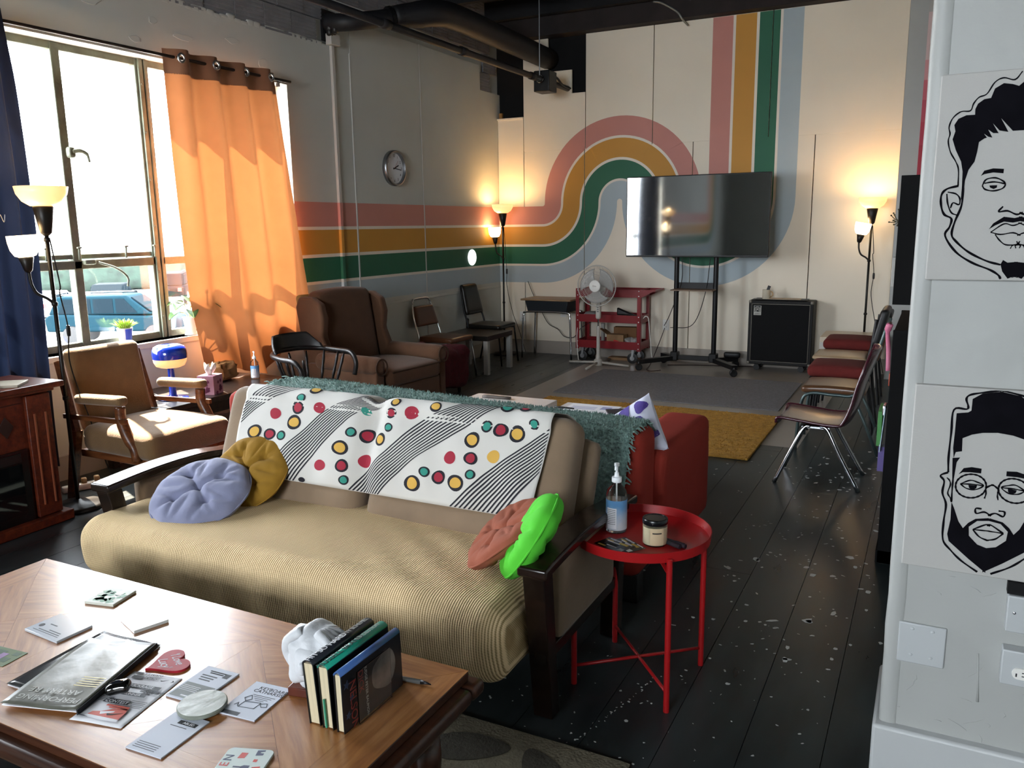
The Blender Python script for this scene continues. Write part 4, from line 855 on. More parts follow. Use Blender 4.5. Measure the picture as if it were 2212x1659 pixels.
CIRC = [('y',-2.407,0.277,0.037,0.029), ('r',-2.328,0.275,0.031,0.024), ('t',-2.265,0.275,0.025,0.019), ('y',-2.217,0.334,0.036,0.029), ('R',-2.320,0.360,0.029,0.022), ('r',-2.214,0.394,0.032,0.026), ('t',-2.202,0.433,0.024,0.018), ('R',-2.105,0.402,0.027,0.022), ('t',-2.459,0.219,0.023,0.017), ('T',-2.363,0.182,0.018,0.014), ('r',-2.440,0.170,0.025,0.019), ('t',-1.934,0.323,0.024,0.020), ('r',-1.868,0.317,0.032,0.027), ('y',-1.970,0.259,0.036,0.029), ('y',-1.801,0.310,0.029,0.024), ('t',-1.768,0.358,0.021,0.017), ('r',-1.767,0.412,0.024,0.020), ('R',-1.678,0.421,0.029,0.025), ('T',-1.890,0.412,0.020,0.016), ('y',-1.755,0.455,0.022,0.017), ('R',-2.052,0.182,0.028,0.022), ('R',-1.860,0.222,0.030,0.024), ('r',-1.948,0.192,0.030,0.024), ('t',-1.930,0.140,0.023,0.018), ('y',-1.577,0.452,0.026,0.020), ('t',-1.358,0.401,0.022,0.021), ('r',-1.304,0.394,0.028,0.025), ('y',-1.239,0.387,0.032,0.029), ('t',-1.177,0.425,0.020,0.019), ('y',-1.406,0.348,0.031,0.028), ('R',-1.484,0.276,0.025,0.022), ('r',-1.399,0.283,0.027,0.023), ('Y',-1.313,0.299,0.025,0.022), ('t',-1.578,0.214,0.023,0.019), ('r',-1.518,0.202,0.028,0.024), ('y',-1.445,0.191,0.033,0.029), ('y',-1.623,0.167,0.035,0.030), ('t',-1.391,0.227,0.020,0.018), ('k',-2.131,0.116,0.016,0.010), ('y',-2.15,.475,.028,.02), ('r',-2.08,.50,.026,.02), ('t',-1.30,.48,.026,.02), ('r',-1.23,.49,.026,.02)]
CC = {'y': M('print_yellow', '#cfa348', .8), 'r': M('print_red', '#9c1f35', .8), 't': M('print_teal', '#2f8b7b', .8), 'k': M('print_black', '#191720', .8)}
def blob(mb, x, z, rx, rz, off):
    s = z-.105; vs = [TF(x, s, off)]; fs = []; n = 20; q = random.uniform(0, 6)
    for ring_ in (.5, 1):
        for k in range(n):
            a = 2*PI*k/n; w = 1+.05*math.sin(2*a+q)+.03*math.sin(3*a+q*2)
            vs.append(TF(x+rx*ring_*w*math.cos(a), max(.002, s+rz*ring_*w*math.sin(a)), off))
    for k in range(n): fs.append((0, 1+k, 1+(k+1) % n)); fs.append((1+k, 1+n+k, 1+n+(k+1) % n, 1+(k+1) % n))
    mb.add(vs, fs)
random.seed(2)
for i, (k, x, z, rx, rz) in enumerate(CIRC):
    if k in 'ytrk' and k != 'k':
        mb = MB(); blob(mb, x, z, rx, rz, .0016); mb.build('printed_ring', CC['k'], th); mb = MB(); blob(mb, x, z, rx*.68, rz*.68, .0026); mb.build('printed_dot', CC[k], th)
    else:
        mb = MB(); blob(mb, x, z, rx, rz, .0018); mb.build('printed_dot', CC[k.lower()], th)
def polyl(pts, t):
    n = len(pts)-1; i = min(n-1, int(t*n)); f = t*n-i; return pts[i][0]+(pts[i+1][0]-pts[i][0])*f, pts[i][1]+(pts[i+1][1]-pts[i][1])*f
def smooth_pl(p, m=16): return [tuple(q[:2]) for q in bez([(x, z, 0) for x, z in p], m)]
GRP = [([(-2.50, .30), (-2.42, .38), (-2.30, .446), (-2.18, .50)], [(-2.50, .385), (-2.47, .415), (-2.439, .445), (-2.36, .50)], 7),
       ([(-2.339, .107), (-2.27, .197), (-2.16, .31), (-2.058, .405), (-1.94, .455), (-1.85, .52)], [(-2.174, .107), (-2.10, .21), (-2.02, .31), (-1.933, .395), (-1.84, .445), (-1.77, .52)], 11),
       ([(-1.905, .107), (-1.85, .18), (-1.782, .25), (-1.637, .389), (-1.53, .448), (-1.42, .52)], [(-1.77, .107), (-1.70, .19), (-1.613, .272), (-1.48, .365), (-1.37, .448), (-1.29, .52)], 11),
       ([(-1.455, .107), (-1.38, .19), (-1.314, .255), (-1.145, .393), (-1.118, .415)], [(-1.255, .107), (-1.21, .17), (-1.17, .22), (-1.14, .26), (-1.128, .28)], 12)]
for A, Bq, n in GRP:
    A = smooth_pl(A); Bq = smooth_pl(Bq); mb = MB()
    for k in range(n):
        f = k/(n-1); m = 60; last = None
        for i in range(m+1):
            t = i/m; a = polyl(A, t); b = polyl(Bq, t); x = a[0]+(b[0]-a[0])*f; z = a[1]+(b[1]-a[1])*f
            if x < TX0+.004 or x > edgex(1, z-.105)-.004: last = None; continue
            dx, dz = b[0]-a[0], b[1]-a[1]; l = math.hypot(dx, dz); dx /= l; dz /= l; w = min(.0040, l/(n-1)*.26)
            p = [TF(x-dx*w, max(.001, z-.105-dz*w), .0016), TF(x+dx*w, max(.001, z-.105+dz*w), .0016)]
            if last: mb.add([last[0], last[1], p[1], p[0]], [(0, 1, 2, 3)])
            last = p
    mb.build('printed_line_band', CC['k'], th)
# ---- scatter cushions
def tufted(name, label, R, thick, mat, M4, holes, bend=None, seed=0):
    t = thing(name, label, 'cushion', M4.to_translation()); q = M4.to_quaternion(); t.rotation_mode = 'QUATERNION'; t.rotation_quaternion = q
    segs = [(p_, (0, 0)) for p_ in holes if p_ != (0, 0)]+[(p_, (math.cos(math.atan2(p_[1], p_[0])+e_)*.95, math.sin(math.atan2(p_[1], p_[0])+e_)*.95)) for p_ in holes if p_ != (0, 0) for e_ in (-.55, .0, .5)]
    def surf(sg):
        def g(u, v):
            a = 2*PI*u; r = v; rr = R*r*(1+.02*math.sin(9*a)*r**3)
            x, y = rr*math.cos(a), rr*math.sin(a); h = thick*.5*max(0, 1-r**5)**.6
            d = 0
            for hx, hy in holes: d = max(d, math.exp(-(((x-hx*R)**2+(y-hy*R)**2)/(R*.085)**2))); 
            cr = abs(math.sin(4.5*a+.4+seed))**.35
            h *= (1-.62*d)*(1-.34*(1-cr)*math.sin(PI*min(1, max(0, (r-.25)/.75))))
            sd = 9
            for (ax_, ay_), (bx_, by_) in segs:
                dx_, dy_ = bx_-ax_, by_-ay_; tt_ = max(0, min(1, ((x/R-ax_)*dx_+(y/R-ay_)*dy_)/(dx_*dx_+dy_*dy_))); sd = min(sd, math.hypot(x/R-ax_-dx_*tt_, y/R-ay_-dy_*tt_))
            h *= 1-.30*math.exp(-(sd/.05)**1.3)*(1-r**4)
            h += .0025*fbm((x*25, y*25, seed), 1)
            p = Vector((x, y, sg*h))
            return tuple(bend(p)) if bend else tuple(p)
        return g
    MB().grid(surf(1), 108, 26, closeu=True).grid(surf(-1), 108, 26, closeu=True).build('pad', mat, t, smooth=True)
    rim = [Vector((R*1.0*math.cos(a), R*1.0*math.sin(a), 0)) for a in [2*PI*k/60 for k in range(60)]]
    MB().tube([tuple(bend(p)) if bend else tuple(p) for p in rim], .0035, 6, closed=True).build('piping', mat, t, smooth=True)
    return t
H5 = [(-.33, .33), (.33, .33), (0, 0), (-.33, -.33), (.33, -.33)]
def orient(loc, nrm, up=(0, 0, 1)):
    z = Vector(nrm).normalized(); x = Vector(up).cross(z).normalized(); y = z.cross(x)
    return Matrix.Translation(loc) @ Matrix((x, y, z)).transposed().to_4x4()
LAV = M('lavender_cotton', '#8285a0', .9, var=(9, .06), bump=(120, .08), sheen=.15)
c1 = tufted('round_cushion', 'lavender tufted round cushion against the left futon arm', .19, .095, LAV, orient((-2.44, 2.13, .512), (.12, -.42, .90)), H5, seed=1)
MB().box(.0, .03, -.012, .012, -.001, .001).build('care_tag', PAPER, c1, loc=(.13, -.135, .0), rot=(0, 0, -.8))
tufted('round_cushion', 'mustard tufted round cushion behind the lavender one', .165, .08, M('mustard_cotton', '#8f6a1c', .9, var=(9, .08), bump=(120, .08)), orient((-2.36, 2.31, .56), (.1, -.72, .69)), H5, seed=3)
def taco(p):   # bend the pad around a horizontal axis
    a = p.x; k = 3.6
    if a > -.02: th_ = (a+.02)*k; th_ = min(th_, 1.15); ar = min(a+.02, 1.15/k); rest = (a+.02)-ar; cx = math.sin(th_)/k+rest*math.cos(1.15)-.02; cz = (1-math.cos(th_))/k+rest*math.sin(1.15); return Vector((cx-p.z*math.sin(th_), p.y, cz+p.z*math.cos(th_)))
    return p
tufted('round_cushion', 'terracotta round cushion folded up against the right futon arm', .155, .075, M('terracotta_cotton', '#93503a', .9, var=(9, .07), bump=(120, .08)), orient((-1.12, 2.14, .56), (-.52, -.26, .81)), H5, lambda p: Vector((p.x, p.y, p.z+.9*p.x*p.x)), 5)
tufted('round_cushion', 'bright green round cushion standing against the right futon arm', .145, .095, M('bright_green_cotton', '#4fc02e', .85, var=(9, .05), bump=(120, .06)), orient((-1.018, 2.095, .59), (-.78, -.30, .55)), [(-.4, 0), (.4, 0)], None, 7)
# ============================================================ RED TRAY TABLE
RED = M('red_powder_metal', '#a01518', .35, spec=.5)
rt = thing('tray_table', 'round red metal tray table beside the futon arm', 'side table', (-.797, 2.461, 0), -.08)
TR = .225
MB().lathe([(0, .497), (TR-.008, .497), (TR-.004, .499), (TR, .527), (TR+.0025, .527), (TR-.001, .4945), (TR-.008, .493), (0, .493)], 64).build('tray', RED, rt, smooth=.7)
for k in range(4):
    a = PI/4+k*PI/2; x, y = .229*math.cos(a), .229*math.sin(a)
    MB().tube([(x, y, 0), (x, y, .505), (x, y, .508)], [.0095, .0095, .006], 14).build('leg', RED, rt, smooth=.7)
    MB().bar((x*.97, y*.97, .46), (x*.6, y*.6, .485), .012, .004).build('tray_bracket', RED, rt)
for k in range(2):
    a = PI/4+k*PI/2; MB().tube([(.225*math.cos(a), .225*math.sin(a), .065), (-.225*math.cos(a), -.225*math.sin(a), .065)], .0055, 10).build('cross_brace', RED, rt, smooth=True)
MB().box(-.12, .12, -.09, .09, .4895, .4925).build('underside_sheet', M('folded_cloth', '#8f867c', .9), rt, rot=(0, 0, .5))
CLEAR = M('clear_pet', '#ffffff', .03, trans=1, ior=1.2); WCAP = M('white_pump_plastic', '#e9ecef', .35)
def pump_bottle(label, loc, rz, s=1.0, name='sanitizer_bottle'):
    t = thing(name, label, 'bottle', loc, rz); t.scale = (s, s, s)
    MB().lathe([(0, 0), (.034, 0), (.037, .004), (.037, .135), (.033, .152), (.018, .168), (.0145, .176), (.0145, .184)], 32).build('bottle_body', CLEAR, t, smooth=.8)
    MB().lathe([(0, .002), (.0345, .003), (.0345, .118), (0, .118)], 28).build('gel', M('clear_gel', '#dfeaf2', .05, trans=.85, ior=1.33), t, smooth=.8)
    def lab(u, v): a = -2.3+u*4.6; return (.0376*math.sin(a), -.0376*math.cos(a), .012+v*.108)
    lo = M('sanitizer_label', '#9db4cc', .5)
    if not lo.get('done'):
        lo['done'] = 1; N, L, P = nodes(lo); tc = N.new('ShaderNodeTexCoord'); sp = N.new('ShaderNodeSeparateXYZ'); L.new(tc.outputs['Object'], sp.inputs[0]); nz = N.new('ShaderNodeTexNoise'); nz.inputs['Scale'].default_value = 28; L.new(tc.outputs['Object'], nz.inputs['Vector'])
        m = N.new('ShaderNodeMath'); m.operation = 'MULTIPLY_ADD'; L.new(nz.outputs['Fac'], m.inputs[0]); m.inputs[1].default_value = .06; L.new(sp.outputs[2], m.inputs[2])
        r = N.new('ShaderNodeValToRGB'); e = r.color_ramp.elements; e[0].position = .06; e[0].color = (*lin('#c3c8cf'), 1); e[1].position = .13; e[1].color = (*lin('#5e93c4'), 1); L.new(m.outputs[0], r.inputs[0]); L.new(r.outputs[0], P.inputs['Base Color'])
    MB().grid(lab, 26, 1).build('label', lo, t, smooth=True)
    def lw(u, v): a = -.9+u*1.0; return (.0379*math.sin(a), -.0379*math.cos(a), .018+v*.075)
    MB().grid(lw, 10, 1).build('ingredient_panel', PAPER, t, smooth=True)
    ll = MB()
    for k in range(9): ll.grid(lambda u, v, k=k: (.0382*math.sin(-.85+u*.85), -.0382*math.cos(-.85+u*.85), .086-k*.0065+v*.0018), 8, 1)
    ll.build('small_print', GREYINK, t)
    MB().lathe([(.0165, .180), (.0175, .182), (.0175, .196), (.0165, .198), (.009, .20), (.0075, .214), (.0045, .216), (.0045, .236), (.009, .238), (.009, .248), (0, .249)], 22).build('pump_collar', WCAP, t, smooth=.8)
    MB().tube(bez([(0, 0, .243), (0, -.018, .244), (0, -.032, .241), (0, -.036, .232)], 5), [.0055]*6+[.0045]*10, 10).build('nozzle', WCAP, t, smooth=True)
    MB().tube([(0, 0, .01), (0, 0, .18)], .0025, 8).build('dip_tube', WCAP, t)
    return t
pump_bottle('clear hand sanitizer pump bottle on the red tray table', (-.885, 2.47, .4975), .25, .94)
cj = thing('candle_jar', 'cream candle in a glass jar with black lid on the red tray', 'candle', (-.735, 2.415, .4975))
MB().lathe([(0, .004), (.0355, .004), (.0365, .008), (.0365, .06), (0, .06)], 32).build('wax', M('cream_wax', '#d5c9a8', .5), cj, smooth=.8)
MB().lathe([(0, 0), (.036, 0), (.039, .005), (.039, .07), (.037, .074)], 32).build('glass', CLEAR, cj, smooth=.8)
MB().lathe([(.0395, .069), (.0405, .071), (.0405, .084), (.039, .0865), (.034, .087), (.033, .0855), (0, .0855)], 32).build('lid', M('black_lid', '#0f1013', .25), cj, smooth=.6)
MB().grid(lambda u, v: (.0395*math.sin(-.1+u*1.15), -.0395*math.cos(-.1+u*1.15), .006+v*.056), 14, 1).build('label', M('kraft_cream_label', '#c2ad8c', .7), cj, smooth=True)
MB().grid(lambda u, v: (.0398*math.sin(.1+u*.75), -.0398*math.cos(.1+u*.75), .044+v*.004), 8, 1).build('label_text', INK, cj)
FLY = M('flyer_dark', '#2a1a18', .2)
for k, (x, y, a, lb) in enumerate(((-.845, 2.345, .62, 'glossy event flyer lying on top of the other on the red tray'), (-.812, 2.36, .40, 'second glossy event flyer fanned out under the first'))):
    f = tag(MB().box(-.055, .055, -.037, .037, 0, .0006).build('event_flyer', FLY, loc=(x, y, .4986-.0007*k), rot=(0, 0, a-1.0)), lb, 'flyer', 'event flyers on the red tray')
    bars(f, M('flyer_gold', '#b99a3a', .3), [(-.035, .018, .03, .006), (.02, .02, .035, .012), (-.03, -.028, .03, .008)], 0, .0007); bars(f, PAPER, [(-.015, .012, .05, .004), (.03, .032, .03, .004), (.042, -.02, .018, .018), (.0, -.015, .04, .003)], 0, .0007); bars(f, INK, [(-.01, -.003, .05, .016)], 0, .0008)
    text('PASSENGER', .010, PAPER, f, (-.02, .030, .0007), sx=.9)
for k, (x, y, a) in enumerate(((-.70, 2.44, -.35), (-.693, 2.43, -.3), (-.705, 2.425, -.42))):
    mk = thing('marker_pen', ['dark marker pen behind the candle jar, farthest of three', 'dark marker pen behind the candle jar, middle of three', 'dark marker pen nearest the candle jar'][k], 'marker', (x, y, .5045), a, 'marker pens behind the candle')
    MB().tube([(-.065, 0, 0), (.05, 0, 0)], .0065, 10).build('barrel', M('charcoal_barrel', '#27262b', .4), mk, smooth=.7); MB().tube([(.03, 0, 0), (.062, 0, 0)], .0072, 10).build('cap', M('plum_cap', '#352b33', .4), mk, smooth=.7)
# ============================================================ RED SOFA with throw
rs = thing('red_sofa', 'brick red sofa standing back to back with the futon', 'sofa', (-2.05, 3.4, 0))
RSF = M('brick_red_upholstery', '#8f3026', .88, var=(6, .06), bump=(140, .12), spec=.25)
def so(x, y, z): return (x+2.05, y-3.4, z)
def soft(q): return q+Vector((.004*fbm(q*4, 1), .004*fbm(q*4+Vector((3, 1, 2)), 1), 0))
MB().rbox(so(-2.05, 3.055, .405), (2.18, .23, .60), .05, (40, 8, 14), soft).build('backrest', RSF, rs, smooth=True)
for xc in (-3.055, -1.035): MB().rbox(so(xc, 3.52, .345), (.23, .78, .49), .045, (8, 18, 12), soft).build('arm', RSF, rs, smooth=True)
MB().rbox(so(-2.05, 3.55, .26), (1.82, .80, .22), .04, (24, 12, 6), soft).build('seat_base', RSF, rs, smooth=True)
for xc in (-2.49, -1.60): MB().rbox(so(xc, 3.57, .42), (.87, .70, .13), .05, (16, 12, 6), soft).build('seat_cushion', RSF, rs, smooth=True)
for xc in (-2.49, -1.60): MB().rbox(so(xc, 3.24, .55), (.86, .17, .28), .06, (16, 8, 10), soft).build('back_cushion', RSF, rs, smooth=True)
for xc in (-3.08, -1.02):
    for yc in (3.0, 3.85): MB().box(*[v for p in zip(so(xc-.05, yc-.04, 0), so(xc+.05, yc+.04, .12)) for v in p]).build('foot', BLACK, rs, bevel=.004)
TEAL = M('teal_grey_boucle', '#76908a', .95, var=(70, .35), bump=(90, .8))
tt = thing('teal_throw', 'shaggy teal grey throw over the back of the red sofa', 'throw blanket', (0, 0, 0))
tp = [(3.20, .60), (3.195, .72), (3.165, .755), (3.06, .762), (2.96, .75), (2.925, .715), (2.918, .64), (2.915, .50), (2.905, .39)]
tq = [tuple(p[:2]) for p in bez([(a, b, 0) for a, b in tp], 6)]
def TT(u, v):
    x = -2.86+u*1.86; i = v*(len(tq)-1); k = min(len(tq)-2, int(i)); f = i-k; y = tq[k][0]+(tq[k+1][0]-tq[k][0])*f; z = tq[k][1]+(tq[k+1][1]-tq[k][1])*f
    if v > .62: x += (v-.62)*.07*math.sin(v*9+u*3)*u; z -= .02*math.sin(u*7)*(v-.62)
    z += -.045*u+.010*fbm((x*3, y*3, 1))*(1 if v < .7 else 0); y += (.006*math.sin(x*17+z*4)+.008*fbm((x*4, z*4, 5)))*(v > .55)
    return Vector((x, y, z))
MB().grid(lambda u, v: tuple(TT(u, v)), 140, 60).build('cloth', TEAL, tt, smooth=True, solid=.008)
sh = MB(); random.seed(31)
for k in range(15000):
    u, v = random.random(), random.random(); p = TT(u, v); a = TT(min(1, u+.01), v)-TT(max(0, u-.01), v); b = TT(u, min(1, v+.01))-TT(u, max(0, v-.01)); n = b.cross(a).normalized()
    if n.z < -.2 and v < .5: n = -n
    n = -n if n.dot(Vector((0, -.4, 1))) < 0 else n
    r = random.uniform(.003, .006); d = Vector((random.uniform(-1, 1), random.uniform(-1, 1), random.uniform(-1, 1))).normalized(); t = n.cross(d).normalized(); w = n.cross(t)
    q = p+n*random.uniform(.007, .014)+d*.005
    sh.add([p+t*r, p-t*r*.5+w*r*.8, p-t*r*.5-w*r*.8, q], [(0, 1, 3), (1, 2, 3), (2, 0, 3)])
tag(sh.build('boucle_loops', TEAL, tt), kind='stuff')
fg = MB()
for k in range(46):
    v = k/45; p = TT(1, v); e = p+Vector((random.uniform(.008, .03), random.uniform(-.02, .01), random.uniform(-.03, .0))); m = (p+e)/2+Vector((0, random.uniform(-.01, .01), random.uniform(-.006, .01)))
    fg.tube([p, m, e], [.004, .0035, .002], 5)
    p = TT(0, v); e = p+Vector((-random.uniform(.02, .06), random.uniform(-.015, .01), random.uniform(-.02, .008))); fg.tube([p, (p+e)/2+Vector((0, 0, .006)), e], [.004, .0035, .002], 5)
tag(fg.build('fringe', TEAL, tt), kind='stuff')
def pillow(name, label, size, th, mat, M4, wob=.01):
    t = thing(name, label, 'cushion', M4.to_translation()); t.rotation_mode = 'QUATERNION'; t.rotation_quaternion = M4.to_quaternion()
    def sf(sg):
        def g(u, v):
            a, b = 2*u-1, 2*v-1; pin = 1-.10*(a*a*b*b)**.5*0; ex = 1-.08*(1-b*b)*abs(a)**6; ey = 1-.08*(1-a*a)*abs(b)**6
            h = th/2*max(0, (1-a**4)*(1-b**4))**.55; return (a*size/2*ex, b*size/2*ey, sg*h+wob*.3*fbm((a*2, b*2, sg), 1)*(1-a**4)*(1-b**4))
        return g
    MB().grid(sf(1), 28, 28).grid(sf(-1), 28, 28).build('pillow_body', mat, t, smooth=True); return t, sf
pm, sf = pillow('scatter_pillow', 'white pillow with purple blooms at the right end of the red sofa', .26, .11, M('white_cotton_cool', '#c9cbdc', .85, bump=(40, .08)), orient((-1.085, 3.26, .625), (-.35, -.9, .25)) @ Matrix.Rotation(.62, 4, 'Z'))
PUR = M('purple_print', '#4a3a86', .8)
for (u, v, r) in ((.72, .55, .13), (.86, .80, .11), (.55, .85, .12), (.35, .4, .13), (.9, .3, .1), (.6, .2, .1)):
    f = sf(1); mb = MB(); n = 18; vs = [tuple(Vector(f(u, v))+Vector((0, 0, .003)))]; fs = []
    for q in (.5, 1):
        for k in range(n): a = 2*PI*k/n; rr = r*q*(1+.15*math.sin(3*a+u*9)); uu, vv = min(.995, max(.005, u+rr*math.cos(a))), min(.995, max(.005, v+rr*math.sin(a))); vs.append(tuple(Vector(f(uu, vv))+Vector((0, 0, .003))))
    for k in range(n): fs += [(0, 1+k, 1+(k+1) % n), (1+k, 1+n+k, 1+n+(k+1) % n, 1+(k+1) % n)]
    mb.add(vs, fs).build('printed_bloom', PUR, pm)
pillow('scatter_pillow', 'blue cushion corner peeking over the throw at the left of the red sofa', .26, .10, M('sky_blue_cotton', '#4d86a4', .85, bump=(40, .08)), orient((-2.99, 3.19, .565), (.1, -.95, .2)) @ Matrix.Rotation(.45, 4, 'Z'))
# ============================================================ WHITE LACQUER TABLES
WLAC = M('white_lacquer', '#c9c4c0', .3)
def lack(label, cx, cy, h, top, legm, w=.55, rz=0, group='low square white tables'):
    t = thing('side_table', label, 'side table', (cx, cy, 0), rz, group)
    MB().box(-w/2, w/2, -w/2, w/2, h-.05, h).build('table_top', top, t, bevel=.002)
    for sx in (-1, 1):
        for sy in (-1, 1): MB().box(sx*(w/2-.026)-.025, sx*(w/2-.026)+.025, sy*(w/2-.026)-.025, sy*(w/2-.026)+.025, 0, h-.05).build('leg', legm, t, bevel=.002)
    return t
lack('white square low table behind the sofa with a slim remote on it', -2.28, 4.23, .45, WLAC, WLAC)
lack('white square low table behind the sofa with printed sheets on it', -1.645, 4.20, .45, WLAC, WLAC)
tag(MB().rbox((0, 0, .009), (.19, .035, .018), .006, 4).build('remote_control', M('silver_grey_plastic', '#5c5550', .4), smooth=True, loc=(-2.37, 4.40, .45), rot=(0, 0, .03)), 'slim grey remote control on the farther white table', 'remote')
o = flat('printed_sheets', 'white sheets with faint blue print on the low white table', 'paper', rect(-1.72, 4.36, .30, .2, .05), PAPER, .003, .45); bars(o, M('pale_lilac_ink', '#9a9dc0', .7), [(-.05, .03-.02*k, .15, .008) for k in range(4)]+[(.08, .02, .06, .07)], .05, .0031)
tag(MB().box(-.09, .09, -.06, .06, 0, .012).build('notebook', M('dark_notebook', '#2b2730', .5), None, bevel=.002, loc=(-1.52, 4.33, .45), rot=(0, 0, .5)), 'dark notebook at the edge of the low white table', 'notebook')
tag(MB().rbox((0, 0, .006), (.13, .014, .012), .005, 3).build('marker_pen', BLACK, smooth=True, loc=(-1.87, 4.30, .45), rot=(0, 0, -.05)), 'black marker lying alone on the low white table', 'marker')
# ============================================================ RUGS
def rug(name, label, x0, x1, y0, y1, mat, th=.012, fuzz=None, rot=0):
    t = thing(name, label, 'rug', ((x0+x1)/2, (y0+y1)/2, .0014), rot); w, h = x1-x0, y1-y0
    MB().rbox((0, 0, th/2), (w, h, th), .005, (30, 20, 3), lambda q: Vector((q.x, q.y, q.z+(.0012*fbm((q.x*4, q.y*4, 0)) if q.z > 0 else 0)))).build('pile', mat, t, smooth=.8); return t
rug('grey_rug', 'flat grey rug in front of the television', -3.04, -1.04, 6.73, 8.035, M('grey_flatweave', '#77767a', .95, var=(60, .18), bump=(180, .8)), .008)
yr = rug('yellow_rug', 'thick mustard yellow rug behind the red sofa', -2.97, -.98, 5.20, 6.49, M('mustard_pile', '#b3873a', .97, var=(30, .25), bump=(120, 1)), .018)
sh = MB(); random.seed(8)
for k in range(9000):
    x, y = random.uniform(-.99, .99), random.uniform(-.64, .64); r = .006; a = random.uniform(0, 6); q = Vector((x+random.uniform(-.01, .01), y+random.uniform(-.01, .01), .018+random.uniform(.003, .009)))
    p = [Vector((x+r*math.cos(a+k2*2.1), y+r*math.sin(a+k2*2.1), .015)) for k2 in range(3)]; sh.add(p+[q], [(0, 1, 3), (1, 2, 3), (2, 0, 3)])
tag(sh.build('pile_tufts', MATS['mustard_pile'], yr), kind='stuff')
lr = rug('leaf_rug', 'taupe rug with darker leaf shapes under the coffee table', -2.75, -.66, .55, 1.985, M('taupe_pile', '#6a6352', .96, var=(40, .15), bump=(120, .7)), .010)
LD = M('dark_leaf_pile', '#39352c', .96, var=(40, .15), bump=(120, .7)); random.seed(15)
k = 0
for gx in range(9):
    for gy in range(6):
        x, y = -.92+gx*.235+(gy % 2)*.11, -.62+gy*.24; a = random.uniform(0, 6.3); s = random.uniform(.075, .105)
        if x > .96: continue
        p = [(s*math.cos(q)*1.2, s*.55*math.sin(q)*(1.25-.35*math.cos(q))*(1 if q < PI else .85)) for q in [2*PI*j/18 for j in range(18)]]
        c, si = math.cos(a), math.sin(a); p = [(min(1.03, max(-1.03, x+u*c-v*si)), min(.705, max(-.705, y+u*si+v*c))) for u, v in p]
        MB().prism(p, .0085, .0125).build('leaf_motif', LD, lr, bevel=.0008, seg=1)
# ============================================================ FIREPLACE
FPW = wood('cherry_wood', '#3a130c', '#54200f', '#6b2c16', .35)
fp = thing('electric_fireplace', 'cherry wood electric fireplace mantel at the left edge', 'fireplace', (-4.16, 2.06, 0), .04)
MB().box(-.18, .14, -.58, .54, .05, .70).build('cabinet', FPW, fp, bevel=.004)
MB().box(-.20, .185, -.62, .585, 0, .055).build('plinth', FPW, fp, bevel=.008)
MB().box(-.20, .165, -.60, .565, .70, .72).box(-.22, .20, -.63, .60, .72, .75).build('mantel_top', FPW, fp, bevel=.006)
for y in (-.52, .47):
    MB().box(.14, .165, y-.065, y+.065, .06, .695).build('pilaster', FPW, fp, bevel=.004)
    for d in (-.03, .03): MB().tube([(.166, y+d, .12), (.166, y+d, .60)], .006, 8).build('reeding', M('cherry_light', '#7a3c22', .35), fp)
MB().box(.14, .152, -.44, .39, .05, .43).build('fire_surround', M('black_firebox', '#0b0b0c', .25), fp, bevel=.003)
MB().box(.152, .155, -.40, .35, .10, .36).build('fire_glass', M('smoked_glass', '#0a0c0d', .04, spec=.8), fp)
MB().box(.152, .157, -.40, .35, .37, .415).build('vent_strip', BLACK, fp)
MB().prism([(0, .055), (.04, 0), (0, -.055), (-.04, 0)], 0, .006, Matrix.Translation((.14, .30, .555)) @ Matrix(((0,0,1,0),(1,0,0,0),(0,1,0,0),(0,0,0,1)))).build('diamond_inlay', M('dark_inlay', '#241311', .5), fp, bevel=.002)
MB().box(.14, .1425, -.44, .22, .45, .455).box(.14, .1425, -.44, .39, .66, .665).build('panel_line', M('cherry_groove', '#2a0d08', .5), fp)
tag(MB().box(-.11, .11, -.08, .08, 0, .014).build('paper_stack', M('cream_paper', '#a29a8a', .6), None, bevel=.003, loc=(-4.13, 2.42, .75), rot=(0, 0, .7)), 'cream booklet on top of the fireplace mantel', 'booklet')
bx = thing('ceramic_box', 'small cream box with dark line on the mantel at the left edge', 'box', (-4.06, 2.24, .75), .2)
MB().box(-.05, .05, -.05, .05, 0, .045).build('body', M('cream_ceramic', '#a59a80', .4), bx, bevel=.005); MB().box(-.052, .052, -.052, .052, .045, .065).build('lid', MATS['cream_ceramic'], bx, bevel=.006); MB().box(-.0515, .0515, -.0515, .0515, .028, .032).build('band', INK, bx)
# ============================================================ ARMCHAIR by the window
UP = M('olive_brown_wool', '#6b4f2e', .92, var=(12, .1), bump=(160, .25), sheen=.25); WAL = wood('walnut_frame', '#3a1f10', '#5b3218', '#754626', .32)
ac = thing('wood_armchair', 'brown upholstered armchair with wooden arms in the sun below the window', 'armchair', (-3.92, 3.10, 0), 0)
